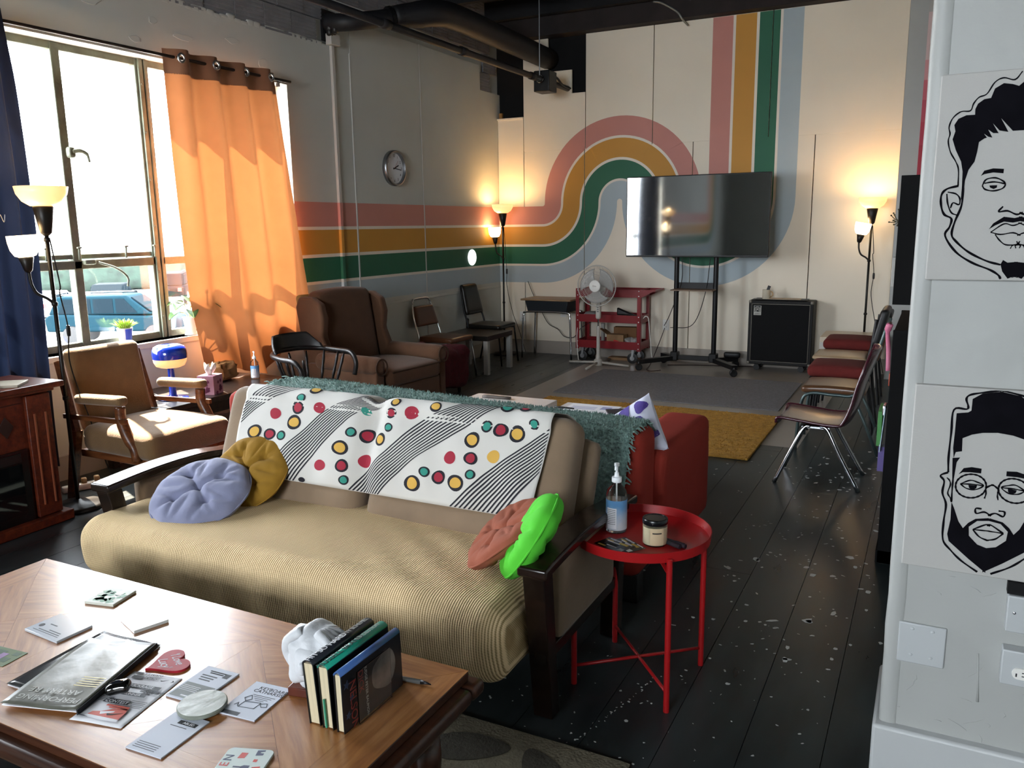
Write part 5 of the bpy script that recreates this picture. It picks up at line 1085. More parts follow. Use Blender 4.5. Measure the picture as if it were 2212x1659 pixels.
# local axes: +x faces the room
def backf(q): return Vector((q.x+(q.z)*-.22, q.y, q.z))
MB().rbox((-.30, 0, .63), (.085, .45, .47), .035, (6, 14, 14), lambda q: Vector((q.x-.20*q.z+.01*(1-(q.y/.25)**2), q.y*(1+.10*q.z), q.z))).build('backrest', UP, ac, smooth=True)
MB().rbox((.06, 0, .375), (.60, .54, .15), .05, (16, 16, 8), lambda q: Vector((q.x, q.y*(1+.12*q.x), q.z+(.03*(1-(q.x/.3)**2)*(1-(q.y/.27)**2) if q.z > 0 else 0)))).build('seat', UP, ac, smooth=True)
for s in (-1, 1):
    MB().rbox((-.02, s*.27, .615), (.38, .065, .055), .024, (14, 6, 6), lambda q: Vector((q.x, q.y, q.z+.01*math.sin(q.x*4)))).build('arm_pad', UP, ac, smooth=True)
    MB().tube(bez([(.13, s*.27, .59), (.13, s*.27, .52), (.17, s*.275, .44), (.215, s*.27, .36), (.22, s*.268, .30)], 6), [.028]*8+[.03]*8+[.026]*9, 8).build('arm_post', WAL, ac, smooth=True)
    MB().bar((-.33, s*.275, .50), (.19, s*.285, .515), .02, .025).build('side_stretcher', WAL, ac)
    MB().hexa([(.255, s*.225-.022, 0), (.30, s*.225-.022, 0), (.30, s*.225+.022, 0), (.255, s*.225+.022, 0)], [(.24, s*.225-.028, .31), (.31, s*.225-.028, .31), (.31, s*.225+.028, .31), (.24, s*.225+.028, .31)]).build('leg', WAL, ac, bevel=.004)
    MB().hexa([(-.42, s*.24-.02, 0), (-.375, s*.24-.02, 0), (-.375, s*.24+.02, 0), (-.42, s*.24+.02, 0)], [(-.29, s*.265-.022, .42), (-.23, s*.265-.022, .42), (-.23, s*.265+.022, .42), (-.29, s*.265+.022, .42)]).build('leg', WAL, ac, bevel=.004)
    MB().bar((-.26, s*.262, .40), (-.37, s*.25, .80), .03, .04).build('back_post', WAL, ac)
    nl = MB()
    for k in range(6): nl.lathe([(0, .004), (.004, .002), (.005, 0)], 8, mat=Matrix.Translation((.345, s*.24, .315+k*.02)) @ Matrix.Rotation(PI/2, 4, 'Y'))
    nl.build('nail_heads', M('brass_nails', '#b9a06a', .35, .8), ac)
MB().box(-.26, .33, -.25, .25, .27, .31).build('seat_rail', WAL, ac, bevel=.004)
# ============================================================ SIDE TABLE, BLUE LAMP, TISSUES, PUMP BOTTLE, PAPER BAG
stb = thing('dark_side_table', 'low dark wooden table below the window holding the blue lamp', 'side table', (-4.36, 3.92, 0))
DW = wood('charcoal_oak', '#1c1614', '#2a211c', '#372c25', .3)
MB().box(-.32, .30, -.58, .56, .415, .45).build('table_top', DW, stb, bevel=.004)
for sx in (-.28, .26):
    for sy in (-.54, .52): MB().box(sx-.025, sx+.025, sy-.025, sy+.025, 0, .415).build('leg', DW, stb, bevel=.003)
MB().box(-.29, .27, -.55, .53, .34, .415).build('apron', DW, stb)
BLU = M('cobalt_blue_enamel', '#14309c', .15, coat=.6)
bl = thing('mushroom_lamp', 'cobalt blue mushroom table lamp with glowing lower shade', 'table lamp', (-4.265, 3.575, .45))
MB().lathe([(0, 0), (.088, 0), (.092, .006), (.085, .012), (.03, .018), (.022, .026), (.020, .20), (.0, .20)], 32).build('stem', BLU, bl, smooth=.8)
MB().lathe([(0, .21), (.06, .205), (.085, .215), (.098, .24), (.101, .265), (.099, .275), (0, .275)], 40).build('glow_shade', M('peach_opal_glass_lit', '#f3c595', .4, emit='#ffb066', es=.4), bl, smooth=.8)
MB().lathe([(.103, .262), (.105, .285), (.103, .315), (.092, .335), (.068, .347), (.05, .349), (.045, .344), (0, .343)], 40).build('dome', BLU, bl, smooth=.8)
MB().tube(bez([(-.02, .0, .02), (-.09, .03, .003), (-.16, .02, .003), (-.24, .05, .003), (-.33, .04, .003)], 6), .002, 6).build('cord', WHITEP, bl)
tb = thing('tissue_box', 'pink floral tissue box with a tissue sticking out', 'tissue box', (-4.175, 3.80, .45), .30)
MB().box(-.057, .057, -.057, .057, 0, .125).build('box', M('pink_floral_card', '#b5899b', .6), tb, bevel=.002)
fl = MB(); random.seed(6)
for sx, sy, ax in ((1, 0, 'x'), (0, -1, 'y')):
    for k in range(7):
        a, z, r = random.uniform(-.045, .045), random.uniform(.01, .10), random.uniform(.008, .022); pl5 = [(r*(1 if j % 2 else .65)*math.cos(2*PI*j/10), r*(1 if j % 2 else .65)*math.sin(2*PI*j/10)) for j in range(10)]
        fl.prism([(max(-.055-a, min(.055-a, u)), max(.001-z, v)) for u, v in pl5], 0, .0004, (Matrix.Translation((.0573, a, z)) @ Matrix(((0,0,1,0),(1,0,0,0),(0,1,0,0),(0,0,0,1)))) if ax == 'x' else (Matrix.Translation((a, -.0573, z)) @ Matrix(((1,0,0,0),(0,0,-1,0),(0,1,0,0),(0,0,0,1)))))
fl.build('printed_flowers', M('plum_print', '#6e2f52', .6), tb)
MB().grid(lambda u, v: ((.012+.035*v*(1-.3*v))*math.cos(2*PI*u)*(1+.3*math.sin(3*2*PI*u)*v), (.008+.03*v)*math.sin(2*PI*u), .122+.062*v+.02*v*math.sin(5*2*PI*u+1)), 40, 8, closeu=True).build('tissue', M('tissue_white', '#dcd8cc', .9), tb, smooth=True, solid=.0008)
pump_bottle('small hand sanitizer bottle with blue label beside the orange curtain', (-4.30, 4.33, .45), .9, .80)
bg_ = thing('paper_bag', 'crumpled brown paper bag on the dark table behind the tissues', 'paper bag', (-4.48, 4.18, .45), .2)
MB().rbox((0, 0, .065), (.13, .20, .13), .03, (10, 14, 10), lambda q: q+Vector((.03, .03, .02))*fbm(q*14, 1, 3)).build('bag', M('kraft_paper', '#8a6238', .85, bump=(25, .5)), bg_, smooth=.6)
# ============================================================ PLANTS ON THE SILL
def leaf(mb, base, d, ln, w, droop=.3, n=6):
    d = Vector(d).normalized(); side = d.cross(Vector((0, 0, 1)));  side = side.normalized() if side.length > .01 else Vector((1, 0, 0)); b = Vector(base); vs = []; fs = []
    for i in range(n+1):
        t = i/n; c = b+d*ln*t+Vector((0, 0, -droop*ln*t*t)); ww = w*math.sin(PI*min(1, .12+t*.88))**.8*(1-t*.1) if t < 1 else 0
        vs += [c-side*ww+Vector((0, 0, ww*.35)), c, c+side*ww+Vector((0, 0, ww*.35))]
    for i in range(n):
        for k in (0, 1): fs.append((i*3+k, i*3+k+1, i*3+k+4, i*3+k+3))
    mb.add(vs, fs)
pp = thing('potted_grass', 'small potted grass plant in a white and blue pot on the sill', 'potted plant', (-4.765, 3.655, .766))
MB().lathe([(0, 0), (.036, 0), (.049, .105), (.051, .108), (.047, .108), (.044, .098), (0, .096)], 28).build('pot', M('white_ceramic_pot', '#d3d3d6', .3), pp, smooth=.6)
MB().grid(lambda u, v: ((.0366+.0127*v)*math.cos(-.6+u*1.5), (.0366+.0127*v)*math.sin(-.6+u*1.5), .004+v*.098), 12, 1).build('blue_side', M('blue_pot_glaze', '#3a55b8', .3), pp, smooth=True)
gr = MB(); random.seed(44)
for k in range(120): a = random.uniform(0, 6.3); e = random.uniform(.5, 1.5); leaf(gr, (.03*math.cos(a)*random.random(), .03*math.sin(a)*random.random(), .095), (math.cos(a), math.sin(a), e*1.6), random.uniform(.07, .115), .004, .25, 4)
tag(gr.build('grass_blades', M('lime_grass', '#7d9a2a', .7), pp, smooth=True, solid=.0006), kind='stuff')
pv = thing('potted_plant', 'leafy plant with pale veins in a white pedestal pot on the sill', 'potted plant', (-4.745, 4.185, .766))
MB().lathe([(0, 0), (.045, 0), (.042, .012), (.034, .03), (.042, .07), (.05, .125), (.052, .128), (.047, .128), (.043, .115), (0, .112)], 28).build('pot', MATS['white_ceramic_pot'], pv, smooth=.8)
LF = M('veined_leaf_green', '#3d5a2c', .55, var=(40, .5)); VE = M('pale_vein', '#a7b061', .6)
stm = MB(); random.seed(10)
lv = [((.35, -.9, .75), .13, .055), ((-.2, -1, 1.3), .12, .05), ((.5, .9, .6), .14, .055), ((.9, .2, .8), .13, .055), ((.2, .6, 1.4), .13, .05), ((-.6, .5, 1.0), .12, .05), ((.7, -.5, .2), .12, .05), ((.3, -.3, 1.8), .12, .05), ((.6, 1, .05), .12, .045), ((.1, -1, .1), .11, .045), ((.9, .6, 1.2), .12, .05)]
for i, (d, ln, w) in enumerate(lv):
    b = Vector((.008*math.cos(i), .008*math.sin(i), .11)); tip = b+Vector(d).normalized()*random.uniform(.07, .13)+Vector((0, 0, .05)); stm.tube([b, (b+tip)/2+Vector((0, 0, .02)), tip], .0028, 6)
    mb = MB(); leaf(mb, tip, Vector(d)*Vector((1, 1, .25)) if False else (d[0], d[1], d[2]*.25), ln, w*.85, .45, 8); l = mb.build('leaf', LF, pv, smooth=True, solid=.001)
    dd = Vector((d[0], d[1], d[2]*.25)).normalized(); MB().tube([tip+dd*ln*t+Vector((0, 0, -.45*ln*t*t+.0015)) for t in (0, .25, .5, .75, 1)], .0013, 5).build('midrib', VE, l)
stm.build('stems', VE, pv, smooth=True)
# ============================================================ CAPTAIN'S CHAIR
CB = M('black_lacquered_wood', '#100e0e', .4, var=(10, .3))
cc = thing('captains_chair', 'black wooden captain chair with spindles beside the orange curtain', 'chair', (-3.87, 4.43, 0), -.12); cc.scale = (.88, .88, 1)
rim = bez([(.20, -.285, .47), (.215, -.29, .56), (.15, -.30, .625), (.0, -.295, .635), (-.15, -.25, .645), (-.24, -.12, .655), (-.26, 0, .655), (-.24, .12, .655), (-.15, .25, .645), (.0, .295, .635), (.15, .30, .625), (.215, .29, .56), (.20, .285, .47)], 6)
MB().tube([tuple(p) for p in rim], .019, 10).build('arm_rail', CB, cc, smooth=True)
def crest(u, v): a = -1.15+2.3*u; r = .262; h = .115*(1 if abs(2*u-1) < .62 else max(.25, 1-(abs(2*u-1)-.62)*2.2)); return (-r*math.cos(a)*1.0-.02*v, r*1.02*math.sin(a), .655+h*v)
MB().grid(crest, 30, 6).build('crest_rail', CB, cc, smooth=True, solid=.024)
MB().prism([(.22*math.cos(a) if math.cos(a) > 0 else .20*math.cos(a), .235*math.sin(a)) for a in [2*PI*k/28 for k in range(28)]], .40, .435).build('seat', CB, cc, bevel=.01, seg=3)
for k in range(9):
    a = PI*.28+k*(2*PI-PI*.56)/8; c, s = math.cos(a), math.sin(a)
    b = (.19*c, .205*s, .43); t = (.25*c+.0, .28*s, .63); m = [(b[i]*(1-f)+t[i]*f) for f in (.35,) for i in range(3)]
    MB().tube([b, [b[i]*.7+t[i]*.3 for i in range(3)], [b[i]*.5+t[i]*.5 for i in range(3)], [b[i]*.3+t[i]*.7 for i in range(3)], t], [.009, .014, .010, .013, .008], 8).build('spindle', CB, cc, smooth=True)
for sx in (-1, 1):
    for sy in (-1, 1): MB().tube([(sx*.14, sy*.15, .40), (sx*.17, sy*.18, .22), (sx*.20, sy*.21, 0)], [.016, .02, .012], 10).build('leg', CB, cc, smooth=True)
for s in (-1, 1): MB().tube([(-.175, s*.185, .17), (.175, s*.185, .17)], .010, 8).build('stretcher', CB, cc, smooth=True)
# ============================================================ WINGBACK
WU = M('cocoa_brown_upholstery', '#4d311c', .9, var=(10, .08), bump=(140, .2), sheen=.1); PIPC = M('brown_piping', '#3a2414', .8)
wc = thing('wingback_chair', 'large brown wingback armchair in front of the striped wall', 'armchair', (-3.93, 5.30, 0), -.10)
MB().rbox((-.34, 0, .66), (.15, .60, .70), .05, (8, 16, 18), lambda q: Vector((q.x-.16*q.z+.015*(1-(q.y/.3)**2), q.y, q.z+.025*(1-(q.y/.3)**2)*(q.z > .2)))).build('backrest', WU, wc, smooth=True)
MB().rbox((-.44, 0, .63), (.08, .70, .72), .03, (6, 16, 16), lambda q: Vector((q.x-.16*q.z, q.y, q.z))).build('back_shell', M('tan_back_panel', '#8a7446', .9, bump=(140, .2)), wc, smooth=True)
for s in (-1, 1):
    wing = [(-.42, .42), (-.20, .44), (-.16, .55), (-.22, .68), (-.20, .82), (-.23, .93), (-.33, .98), (-.46, .98), (-.50, .90)]
    MB().prism(wing, 0, .075, Matrix.Translation((0, s*.345+.0375, 0)) @ Matrix.Rotation(PI/2, 4, 'X')).build('wing', WU, wc, bevel=.022, seg=3)
    MB().rbox((.05, s*.375, .49), (.66, .13, .14), .06, (18, 10, 10)).build('arm_roll', WU, wc, smooth=True)
    MB().box(-.36, .36, s*.375-.045, s*.375+.045, .14, .47).build('arm_side', WU, wc, bevel=.015)
    MB().prism([(0, 0)]+[], 0, 0) if False else None
    MB().tube([(.375, s*.375+.062*math.cos(a), .485+.062*math.sin(a)) for a in [2*PI*k/20 for k in range(20)]], .006, 6, closed=True).build('arm_piping', PIPC, wc, smooth=True)
MB().rbox((.07, 0, .385), (.68, .61, .13), .045, (16, 14, 6), lambda q: Vector((q.x, q.y, q.z+(.018*(1-(q.x/.34)**2) if q.z > 0 else 0)))).build('seat_cushion', WU, wc, smooth=True)
MB().tube([(.405, -.29, .435), (.405, .29, .435)], .007, 6).build('cushion_piping', PIPC, wc); MB().box(-.36, .37, -.33, .33, .13, .325).build('seat_base', WU, wc, bevel=.015)
for sx in (-.33, .33):
    for sy in (-.36, .36): MB().lathe([(.018, 0), (.026, .09), (.03, .14)], 12, (sx, sy, 0)).build('leg', CB, wc, smooth=True)
# ============================================================ OTTOMAN WITH MAROON BLANKET
MR = M('maroon_fleece', '#4a0f1c', .95, var=(25, .2), bump=(90, .5))
ot = thing('ottoman', 'low ottoman mostly hidden under a maroon blanket', 'ottoman', (-4.05, 6.18, 0))
MB().rbox((0, 0, .25), (.56, .54, .26), .05, (10, 10, 6)).build('cushion_top', M('dark_ottoman_cloth', '#2a0d12', .9), ot, smooth=True)
for sx in (-.22, .22):
    for sy in (-.21, .21): MB().lathe([(.014, 0), (.022, .13)], 10, (sx, sy, 0)).build('leg', BLACK, ot)
mb_ = tag(MB().rbox((0, 0, 0), (.62, .60, .36), .08, (22, 22, 12), lambda q: Vector((q.x+.02*fbm(q*7, 1), q.y+.02*fbm(q*7+Vector((4, 4, 4)), 1), q.z+(.03*fbm((q.x*6, q.y*6, 1)) if q.z > 0 else .02*math.sin(q.x*12+q.y*9))))).build('maroon_blanket', MR, smooth=True, loc=(-4.05, 6.18, .255)), 'maroon fleece blanket heaped over the ottoman', 'blanket')
# ============================================================ CHAIRS ALONG THE LEFT WALL
def metal_chair(name, label, loc, rz, frame, pad, open_top, sh=.40, bh=.79):
    t = thing(name, label, 'chair', loc, rz)   # +x is the front
    def bk(z): return -.20-.10*(z-sh)/(bh-sh)
    w = .19
    for s in (-1, 1):
        MB().tube(bez([(-.26, s*(w+.01), 0), (-.20, s*w, sh*.6), (-.19, s*w, sh), (bk(.6), s*w*.96, .6), (bk(bh-.03), s*w*.80, bh-.03)], 6), .0105, 8).build('back_leg', frame, t, smooth=True)
        MB().tube([(.23, s*(w+.01), 0), (.19, s*w, sh-.03), (-.19, s*w, sh-.035)], .0105, 8).build('front_leg', frame, t, smooth=True)
    MB().tube(bez([(bk(bh-.03), -w*.80, bh-.03), (bk(bh), -w*.55, bh), (bk(bh), w*.55, bh), (bk(bh-.03), w*.80, bh-.03)], 6), .0105, 8).build('top_bow', frame, t, smooth=True)
    MB().rbox((0, 0, sh-.002), (.42, .40, .05), .022, (12, 12, 5), lambda q: Vector((q.x, q.y*(1+.06*q.x), q.z+(.012*(1-(q.x/.21)**2)*(1-(q.y/.2)**2) if q.z > 0 else 0)))).build('seat', pad, t, smooth=True)
    z0, z1 = sh+.12, bh-(.07 if open_top else -.012)
    def bkp(q): z = q.z+(z0+z1)/2; return Vector((q.x+bk(z)-bk((z0+z1)/2)+.0, q.y*(1-.16*(z-z0)/(z1-z0)), q.z))
    MB().rbox((bk((z0+z1)/2)+.012, 0, (z0+z1)/2), (.035 if open_top else .06, .37, z1-z0), .016 if open_top else .028, (5, 12, 10), bkp).build('backrest', pad, t, smooth=True)
    return t
metal_chair('stacking_chair', 'chrome framed stacking chair with brown seat between ottoman and black table', (-4.36, 7.03, 0), -.05, CHROME, M('brown_vinyl', '#5a3722', .3, bump=(60, .05)), True)
metal_chair('vinyl_chair', 'black vinyl chair standing behind the white-legged black table', (-4.37, 8.02, 0), .0, BLACKMETAL, M('black_vinyl', '#15130f', .32, bump=(50, .08)), False, .42, .86)
lack('black-topped low table with white legs between the two metal chairs', -4.29, 7.55, .40, M('black_brown_laminate', '#14110f', .3), M('white_leg_paint', '#a7a6a2', .4), .56, group='low table with white legs')
# ============================================================ SCHOOL DESK
dk = thing('school_desk', 'old school desk with dark book box and chrome legs by the back wall', 'desk', (-3.90, 8.63, 0))
MB().box(-.31, .31, -.20, .19, .665, .685).build('desk_top', wood('light_desk_laminate', '#8a6b4b', '#9c7d5c', '#a88b6a', .35), dk, bevel=.006)
MB().hexa([(-.24, -.15, .53), (.24, -.15, .53), (.24, .16, .53), (-.24, .16, .53)], [(-.27, -.17, .665), (.27, -.17, .665), (.27, .17, .665), (-.27, .17, .665)]).build('book_box', M('dark_slate_plastic', '#1b2126', .5), dk, bevel=.01)
for s in (-1, 1): MB().tube(bez([(-.31, s*.17, 0), (-.295, s*.165, .42), (-.285, s*.16, .50), (-.235, s*.155, .535), (.235, s*.155, .535), (.285, s*.16, .50), (.295, s*.165, .42), (.31, s*.17, 0)], 5), .0115, 8).build('leg_frame', CHROME, dk, smooth=True)
cdk = tag(MB().tube(bez([(-4.28, 8.78, .86), (-4.22, 8.80, .70), (-4.10, 8.80, .48), (-4.02, 8.80, .36), (-3.90, 8.80, .30), (-3.82, 8.80, .22), (-3.70, 8.80, .22), (-3.62, 8.80, .32), (-3.50, 8.80, .40)], 6), .004, 6).build('lamp_cable', BLACK), 'black cable looping along the wall below the school desk', 'cable')
# ============================================================ RED CART
cart = thing('tool_cart', 'red three-shelf metal tool cart by the back wall', 'cart', (-3.17, 8.65, 0))
CR = M('dark_red_enamel', '#7c1119', .32)
def tray(z, h=.085, flare=0):
    w, d = .375, .155
    m = MB(); m.box(-w, w, -d, d, z, z+.004)
    for s in (-1, 1):
        m.box(-w, w, s*d-.003, s*d+.003, z, z+h); m.box(s*w-.003, s*w+.003, -d, d, z, z+h)
    return m.build('shelf_tray', CR, cart)
for z in (.155, .445, .725): tray(z)
for sx in (-1, 1):
    for sy in (-1, 1):
        x, y = sx*.375, sy*.155; m = MB(); m.box(min(x, x-sx*.038), max(x, x-sx*.038), min(y, y+sy*.004), max(y, y+sy*.004), .14, .812); m.box(min(x, x+sx*.004), max(x, x+sx*.004), min(y, y-sy*.038), max(y, y-sy*.038), .14, .812); m.build('corner_post', CR, cart)
        if sy < 0:
            rv = MB()
            for z in (.165, .225, .46, .515, .74, .795): rv.lathe([(0, .004), (.006, .003), (.007, 0)], 8, mat=Matrix.Translation((x-sx*.02, y-.004, z)) @ Matrix.Rotation(PI/2, 4, 'X'))
            rv.build('bolts', M('zinc_bolt', '#b8b8b8', .3, .8), cart)
for sy in (-1, 1): MB().hexa([(.375, sy*.155-.003, .725), (.42, sy*.155-.003, .745), (.42, sy*.155+.003, .745), (.375, sy*.155+.003, .725)], [(.375, sy*.155-.003, .812), (.545, sy*.155-.003, .812), (.545, sy*.155+.003, .812), (.375, sy*.155+.003, .812)]).build('handle_side', CR, cart)
MB().tube([(.525, -.155, .80), (.525, .155, .80)], .011, 10).build('handle_bar', CR, cart)
def caster(parent, x, y, r, tall, rz=0):
    MB().lathe([(0, -.014), (r*.7, -.016), (r, -.012), (r, .012), (r*.7, .016), (0, .014)], 24, mat=Matrix.Translation((x, y, r)) @ Matrix.Rotation(rz, 4, 'Z') @ Matrix.Rotation(PI/2, 4, 'X')).build('caster_wheel', BLACK, parent, smooth=.6)
    MB().lathe([(0, -.017), (r*.45, -.017), (r*.45, .017), (0, .017)], 16, mat=Matrix.Translation((x, y, r)) @ Matrix.Rotation(rz, 4, 'Z') @ Matrix.Rotation(PI/2, 4, 'X')).build('caster_hub', STEEL, parent, smooth=.6)
    MB().bar((x, y-.022, r), (x+.01, y-.02, tall), .025, .004).bar((x, y+.022, r), (x+.01, y+.02, tall), .025, .004).box(x-.02, x+.03, y-.024, y+.024, tall-.004, tall).build('caster_fork', STEEL, parent)
for sx in (-.31, .28):
    for sy in (-.12, .12): caster(cart, sx, sy, .058, .155)
# things on the cart
CARD = M('corrugated_cardboard', '#8a6a4a', .8, var=(20, .06)); 
b = thing('cardboard_box', 'open cardboard box with red label on the cart bottom shelf', 'box', (-3.09, 8.58, .16), -.05)
MB().box(-.10, .10, -.06, .06, 0, .15).build('box_body', CARD, b, bevel=.002); MB().hexa([(-.10, -.06, .15), (-.095, -.06, .15), (-.095, .06, .15), (-.10, .06, .15)], [(-.19, -.06, .21), (-.185, -.06, .21), (-.185, .06, .21), (-.19, .06, .21)]).build('flap', CARD, b); MB().box(-.035, .025, -.0612, -.0602, .045, .09).build('red_label', M('red_sticker', '#c22a22', .5), b, rot=(0, .25, 0))
tag(MB().box(-.13, .13, -.05, .05, 0, .22).build('carton', M('brown_carton', '#6e4c2c', .8), None, bevel=.003, loc=(-3.03, 8.71, .16), rot=(0, 0, .1)), 'taller brown carton at the rear of the cart bottom shelf', 'box')
pb = thing('plastic_bag', 'clear plastic bag of small parts on the cart bottom shelf', 'bag', (-2.905, 8.58, .16))
MB().rbox((0, 0, .06), (.17, .11, .12), .045, 14, lambda q: q*(1+.25*fbm(q*16, 1, 3))).build('bag', M('frosted_polybag', '#c5c2c0', .25, trans=.6), pb, smooth=.7); MB().rbox((.01, -.03, .025), (.10, .05, .04), .01, 8, lambda q: q*(1+.3*fbm(q*60, 1))).build('small_parts', STEEL, pb, smooth=.3)
tl = thing('stapler_tray', 'grey wire tray with black gadget on the cart middle shelf', 'tray', (-2.98, 8.60, .45))
MB().box(-.11, .09, -.06, .06, 0, .075).build('tray_body', M('grey_mesh_tray', '#5d5a58', .6), tl, bevel=.004); MB().hexa([(-.115, -.03, .075), (.10, -.03, .075), (.10, .03, .075), (-.115, .03, .075)], [(-.115, -.025, .155), (.03, -.025, .10), (.03, .025, .10), (-.115, .025, .155)]).build('black_gadget', BLACK, tl, bevel=.012)
rd = thing('small_appliance', 'grey rounded appliance at the left of the cart middle shelf', 'appliance', (-3.41, 8.62, .45)); MB().rbox((0, 0, .05), (.14, .11, .10), .03, 8).build('body', M('grey_appliance', '#6f6d6c', .5), rd, smooth=True); MB().tube(bez([(-.06, -.03, .08), (-.10, -.10, .02), (-.12, -.13, -.12), (-.12, -.13, -.28), (-.10, -.14, -.44)], 6), .005, 6).build('cord', WHITEP, rd)
rl = thing('paper_roll', 'white paper roll standing on the cart bottom shelf behind the fan pole', 'roll', (-3.27, 8.62, .16)); MB().lathe([(.02, 0), (.05, 0), (.05, .06), (.02, .06)], 20).build('roll', PAPER, rl, smooth=.6); MB().lathe([(.022, .06), (.024, .26), (.02, .26)], 16).build('tube', M('grey_tube', '#8f8c88', .6), rl)
tag(MB().tube(bez([(-2.78, 8.55, .50), (-2.75, 8.53, .525), (-2.72, 8.54, .50), (-2.71, 8.56, .35), (-2.70, 8.58, .20), (-2.70, 8.60, .12), (-2.69, 8.62, .02)], 6), .005, 6).build('white_cable', WHITEP), 'white cable hanging off the right side of the red cart', 'cable')
tag(MB().box(-.18, .18, -.06, .06, 0, .03).build('flat_cardboard', CARD, None, loc=(-3.05, 8.74, 0), rot=(0, 0, .02)), 'flattened cardboard lying on the floor under the cart', 'cardboard')
# ============================================================ FAN
WF = M('off_white_fan_plastic', '#b5b0a8', .45)
fn = thing('pedestal_fan', 'white pedestal fan standing in front of the red cart', 'fan', (-3.195, 8.28, 0))
for a in (PI*.97, -.03, -PI*.5, PI*.5): MB().tube([(.02*math.cos(a), .02*math.sin(a), .035), (.355*math.cos(a), .355*math.sin(a), .015)], .013, 8).build('foot', WF, fn, smooth=True)
MB().lathe([(.045, .0), (.05, .03), (.045, .06), (.028, .075), (.026, .11), (.02, .12), (.02, .40), (.022, .405), (.018, .43), (0, .43)], 20).build('lower_pole', WF, fn, smooth=.7)
MB().tube([(0, 0, .42), (0, 0, .53)], .009, 10).build('inner_pole', CHROME, fn); MB().rbox((0, .0, .585), (.055, .05, .16), .018, 6).build('control_box', WF, fn, smooth=True)
kb = MB()
for z in (.625, .605, .585): kb.box(-.008, .012, -.028, -.024, z, z+.007)
kb.build('buttons', INK, fn); MB().rbox((0, .04, .845), (.09, .15, .09), .035, 8).build('motor', WF, fn, smooth=True); MB().bar((0, .01, .65), (0, .03, .82), .035).build('neck', WF, fn)
CG = Matrix.Translation((0, -.06, .865)) @ Matrix.Rotation(-.02, 4, 'X') @ Matrix.Rotation(PI/2, 4, 'X')
cage = MB(); RR = .215
for k in range(72):
    a = 2*PI*k/72
    for sg in (1, -1): cage.tube([tuple(CG @ Vector((r*math.cos(a+tw), r*math.sin(a+tw), sg*z+.0))) for r, z, tw in ((.055, .052, 0), (.12, .05, .12), (.18, .038, .22), (.215, .0, .28))], .0011, 3, cap=False)
tag(cage.build('wire_cage', M('fan_wire', '#b9b6b0', .4, .2), fn), kind='stuff')
MB().tube([tuple(CG @ Vector((RR*math.cos(a), RR*math.sin(a), 0))) for a in [2*PI*k/60 for k in range(60)]], .006, 8, closed=True).build('cage_rim', WF, fn, smooth=True)
for r, z in ((.15, .045), (.12, .05)): MB().tube([tuple(CG @ Vector((r*math.cos(a), r*math.sin(a), z))) for a in [2*PI*k/48 for k in range(48)]], .0018, 5, closed=True).build('cage_hoop', WF, fn)
MB().lathe([(0, .0), (.062, .0), (.062, .006), (.055, .012), (0, .014)], 28, mat=CG @ Matrix.Translation((0, 0, .05))).build('hub_cap', WHITEP, fn, smooth=.7); text('Elite', .024, GREYINK, fn, tuple(CG @ Vector((0, 0, .0645))), (PI/2, 0, 0))
FB = M('translucent_fan_blade', '#a5a39f', .3)
for k in range(3):
    a0 = k*2*PI/3+.5
    MB().grid(lambda u, v: tuple(CG @ Vector(((.03+.155*v)*math.cos(a0+(u-.5)*1.75*(.55+.45*v)), (.03+.155*v)*math.sin(a0+(u-.5)*1.75*(.55+.45*v)), .018*(u-.5)*2))), 10, 8).build('fan_blade', FB, fn, smooth=True, solid=.0015)
# ============================================================ TELEVISION ON ROLLING STAND
tv = thing('television', 'large black flat television mounted on the rolling stand', 'television', (-2.20, 8.41, 1.575))
MB().box(-.733, .733, -.02, .03, -.41, .41).build('casing', BLACK, tv, bevel=.006)
MB().box(-.722, .722, -.0215, -.0195, -.392, .400).build('screen', M('glossy_dark_screen', '#06080a', .05, spec=.5, ior=2.6), tv)
MB().box(-.35, .35, .03, .07, -.30, .15).build('rear_bulge', BLACK, tv, bevel=.02)
ts = thing('tv_stand', 'black rolling television stand with small shelf', 'tv stand', (-2.20, 8.49, 0))
for s in (-1, 1):
    MB().tube([(s*.205, 0, .10), (s*.205, 0, 1.75)], .026, 14).build('post', BLACKMETAL, ts, smooth=.7)
    MB().box(s*.205-.04, s*.205+.04, -.05, .05, .075, .17).build('post_socket', BLACK, ts, bevel=.01)
    MB().bar((s*.19, .02, .10), (s*.50, -.34, .09), .06, .045).bar((s*.19, .0, .10), (s*.40, .22, .09), .06, .045).build('base_leg', BLACK, ts)
    for x, y in ((s*.49, -.345), (s*.39, .215)):
        MB().lathe([(0, -.022), (.03, -.024), (.037, -.018), (.037, .018), (.03, .024), (0, .022)], 20, mat=Matrix.Translation((x, y, .037)) @ Matrix.Rotation(.4, 4, 'Z') @ Matrix.Rotation(PI/2, 4, 'X')).build('caster', BLACK, ts, smooth=.6)
        MB().tube([(x, y, .05), (x, y, .09)], .01, 8).build('caster_stem', CHROME, ts)
MB().box(-.20, .20, -.02, .02, .085, .135).build('base_crossbar', BLACK, ts, bevel=.006)
MB().box(-.215, .215, -.20, .05, .825, .838).build('shelf', M('brown_shelf_laminate', '#7a6350', .5), ts, bevel=.003); MB().box(-.20, .20, .0, .012, .838, .90).build('shelf_back', BLACKMETAL, ts)
for z in (1.35, 1.70): MB().box(-.30, .30, -.06, -.025, z, z+.05).build('mount_bar', BLACKMETAL, ts)
tag(MB().rbox((0, 0, .03), (.17, .06, .06), .02, 6).build('webcam_box', BLACK, smooth=True, loc=(-1.83, 8.62, .115), rot=(0, 0, .1)), 'black rounded device behind the right foot of the television stand', 'device')
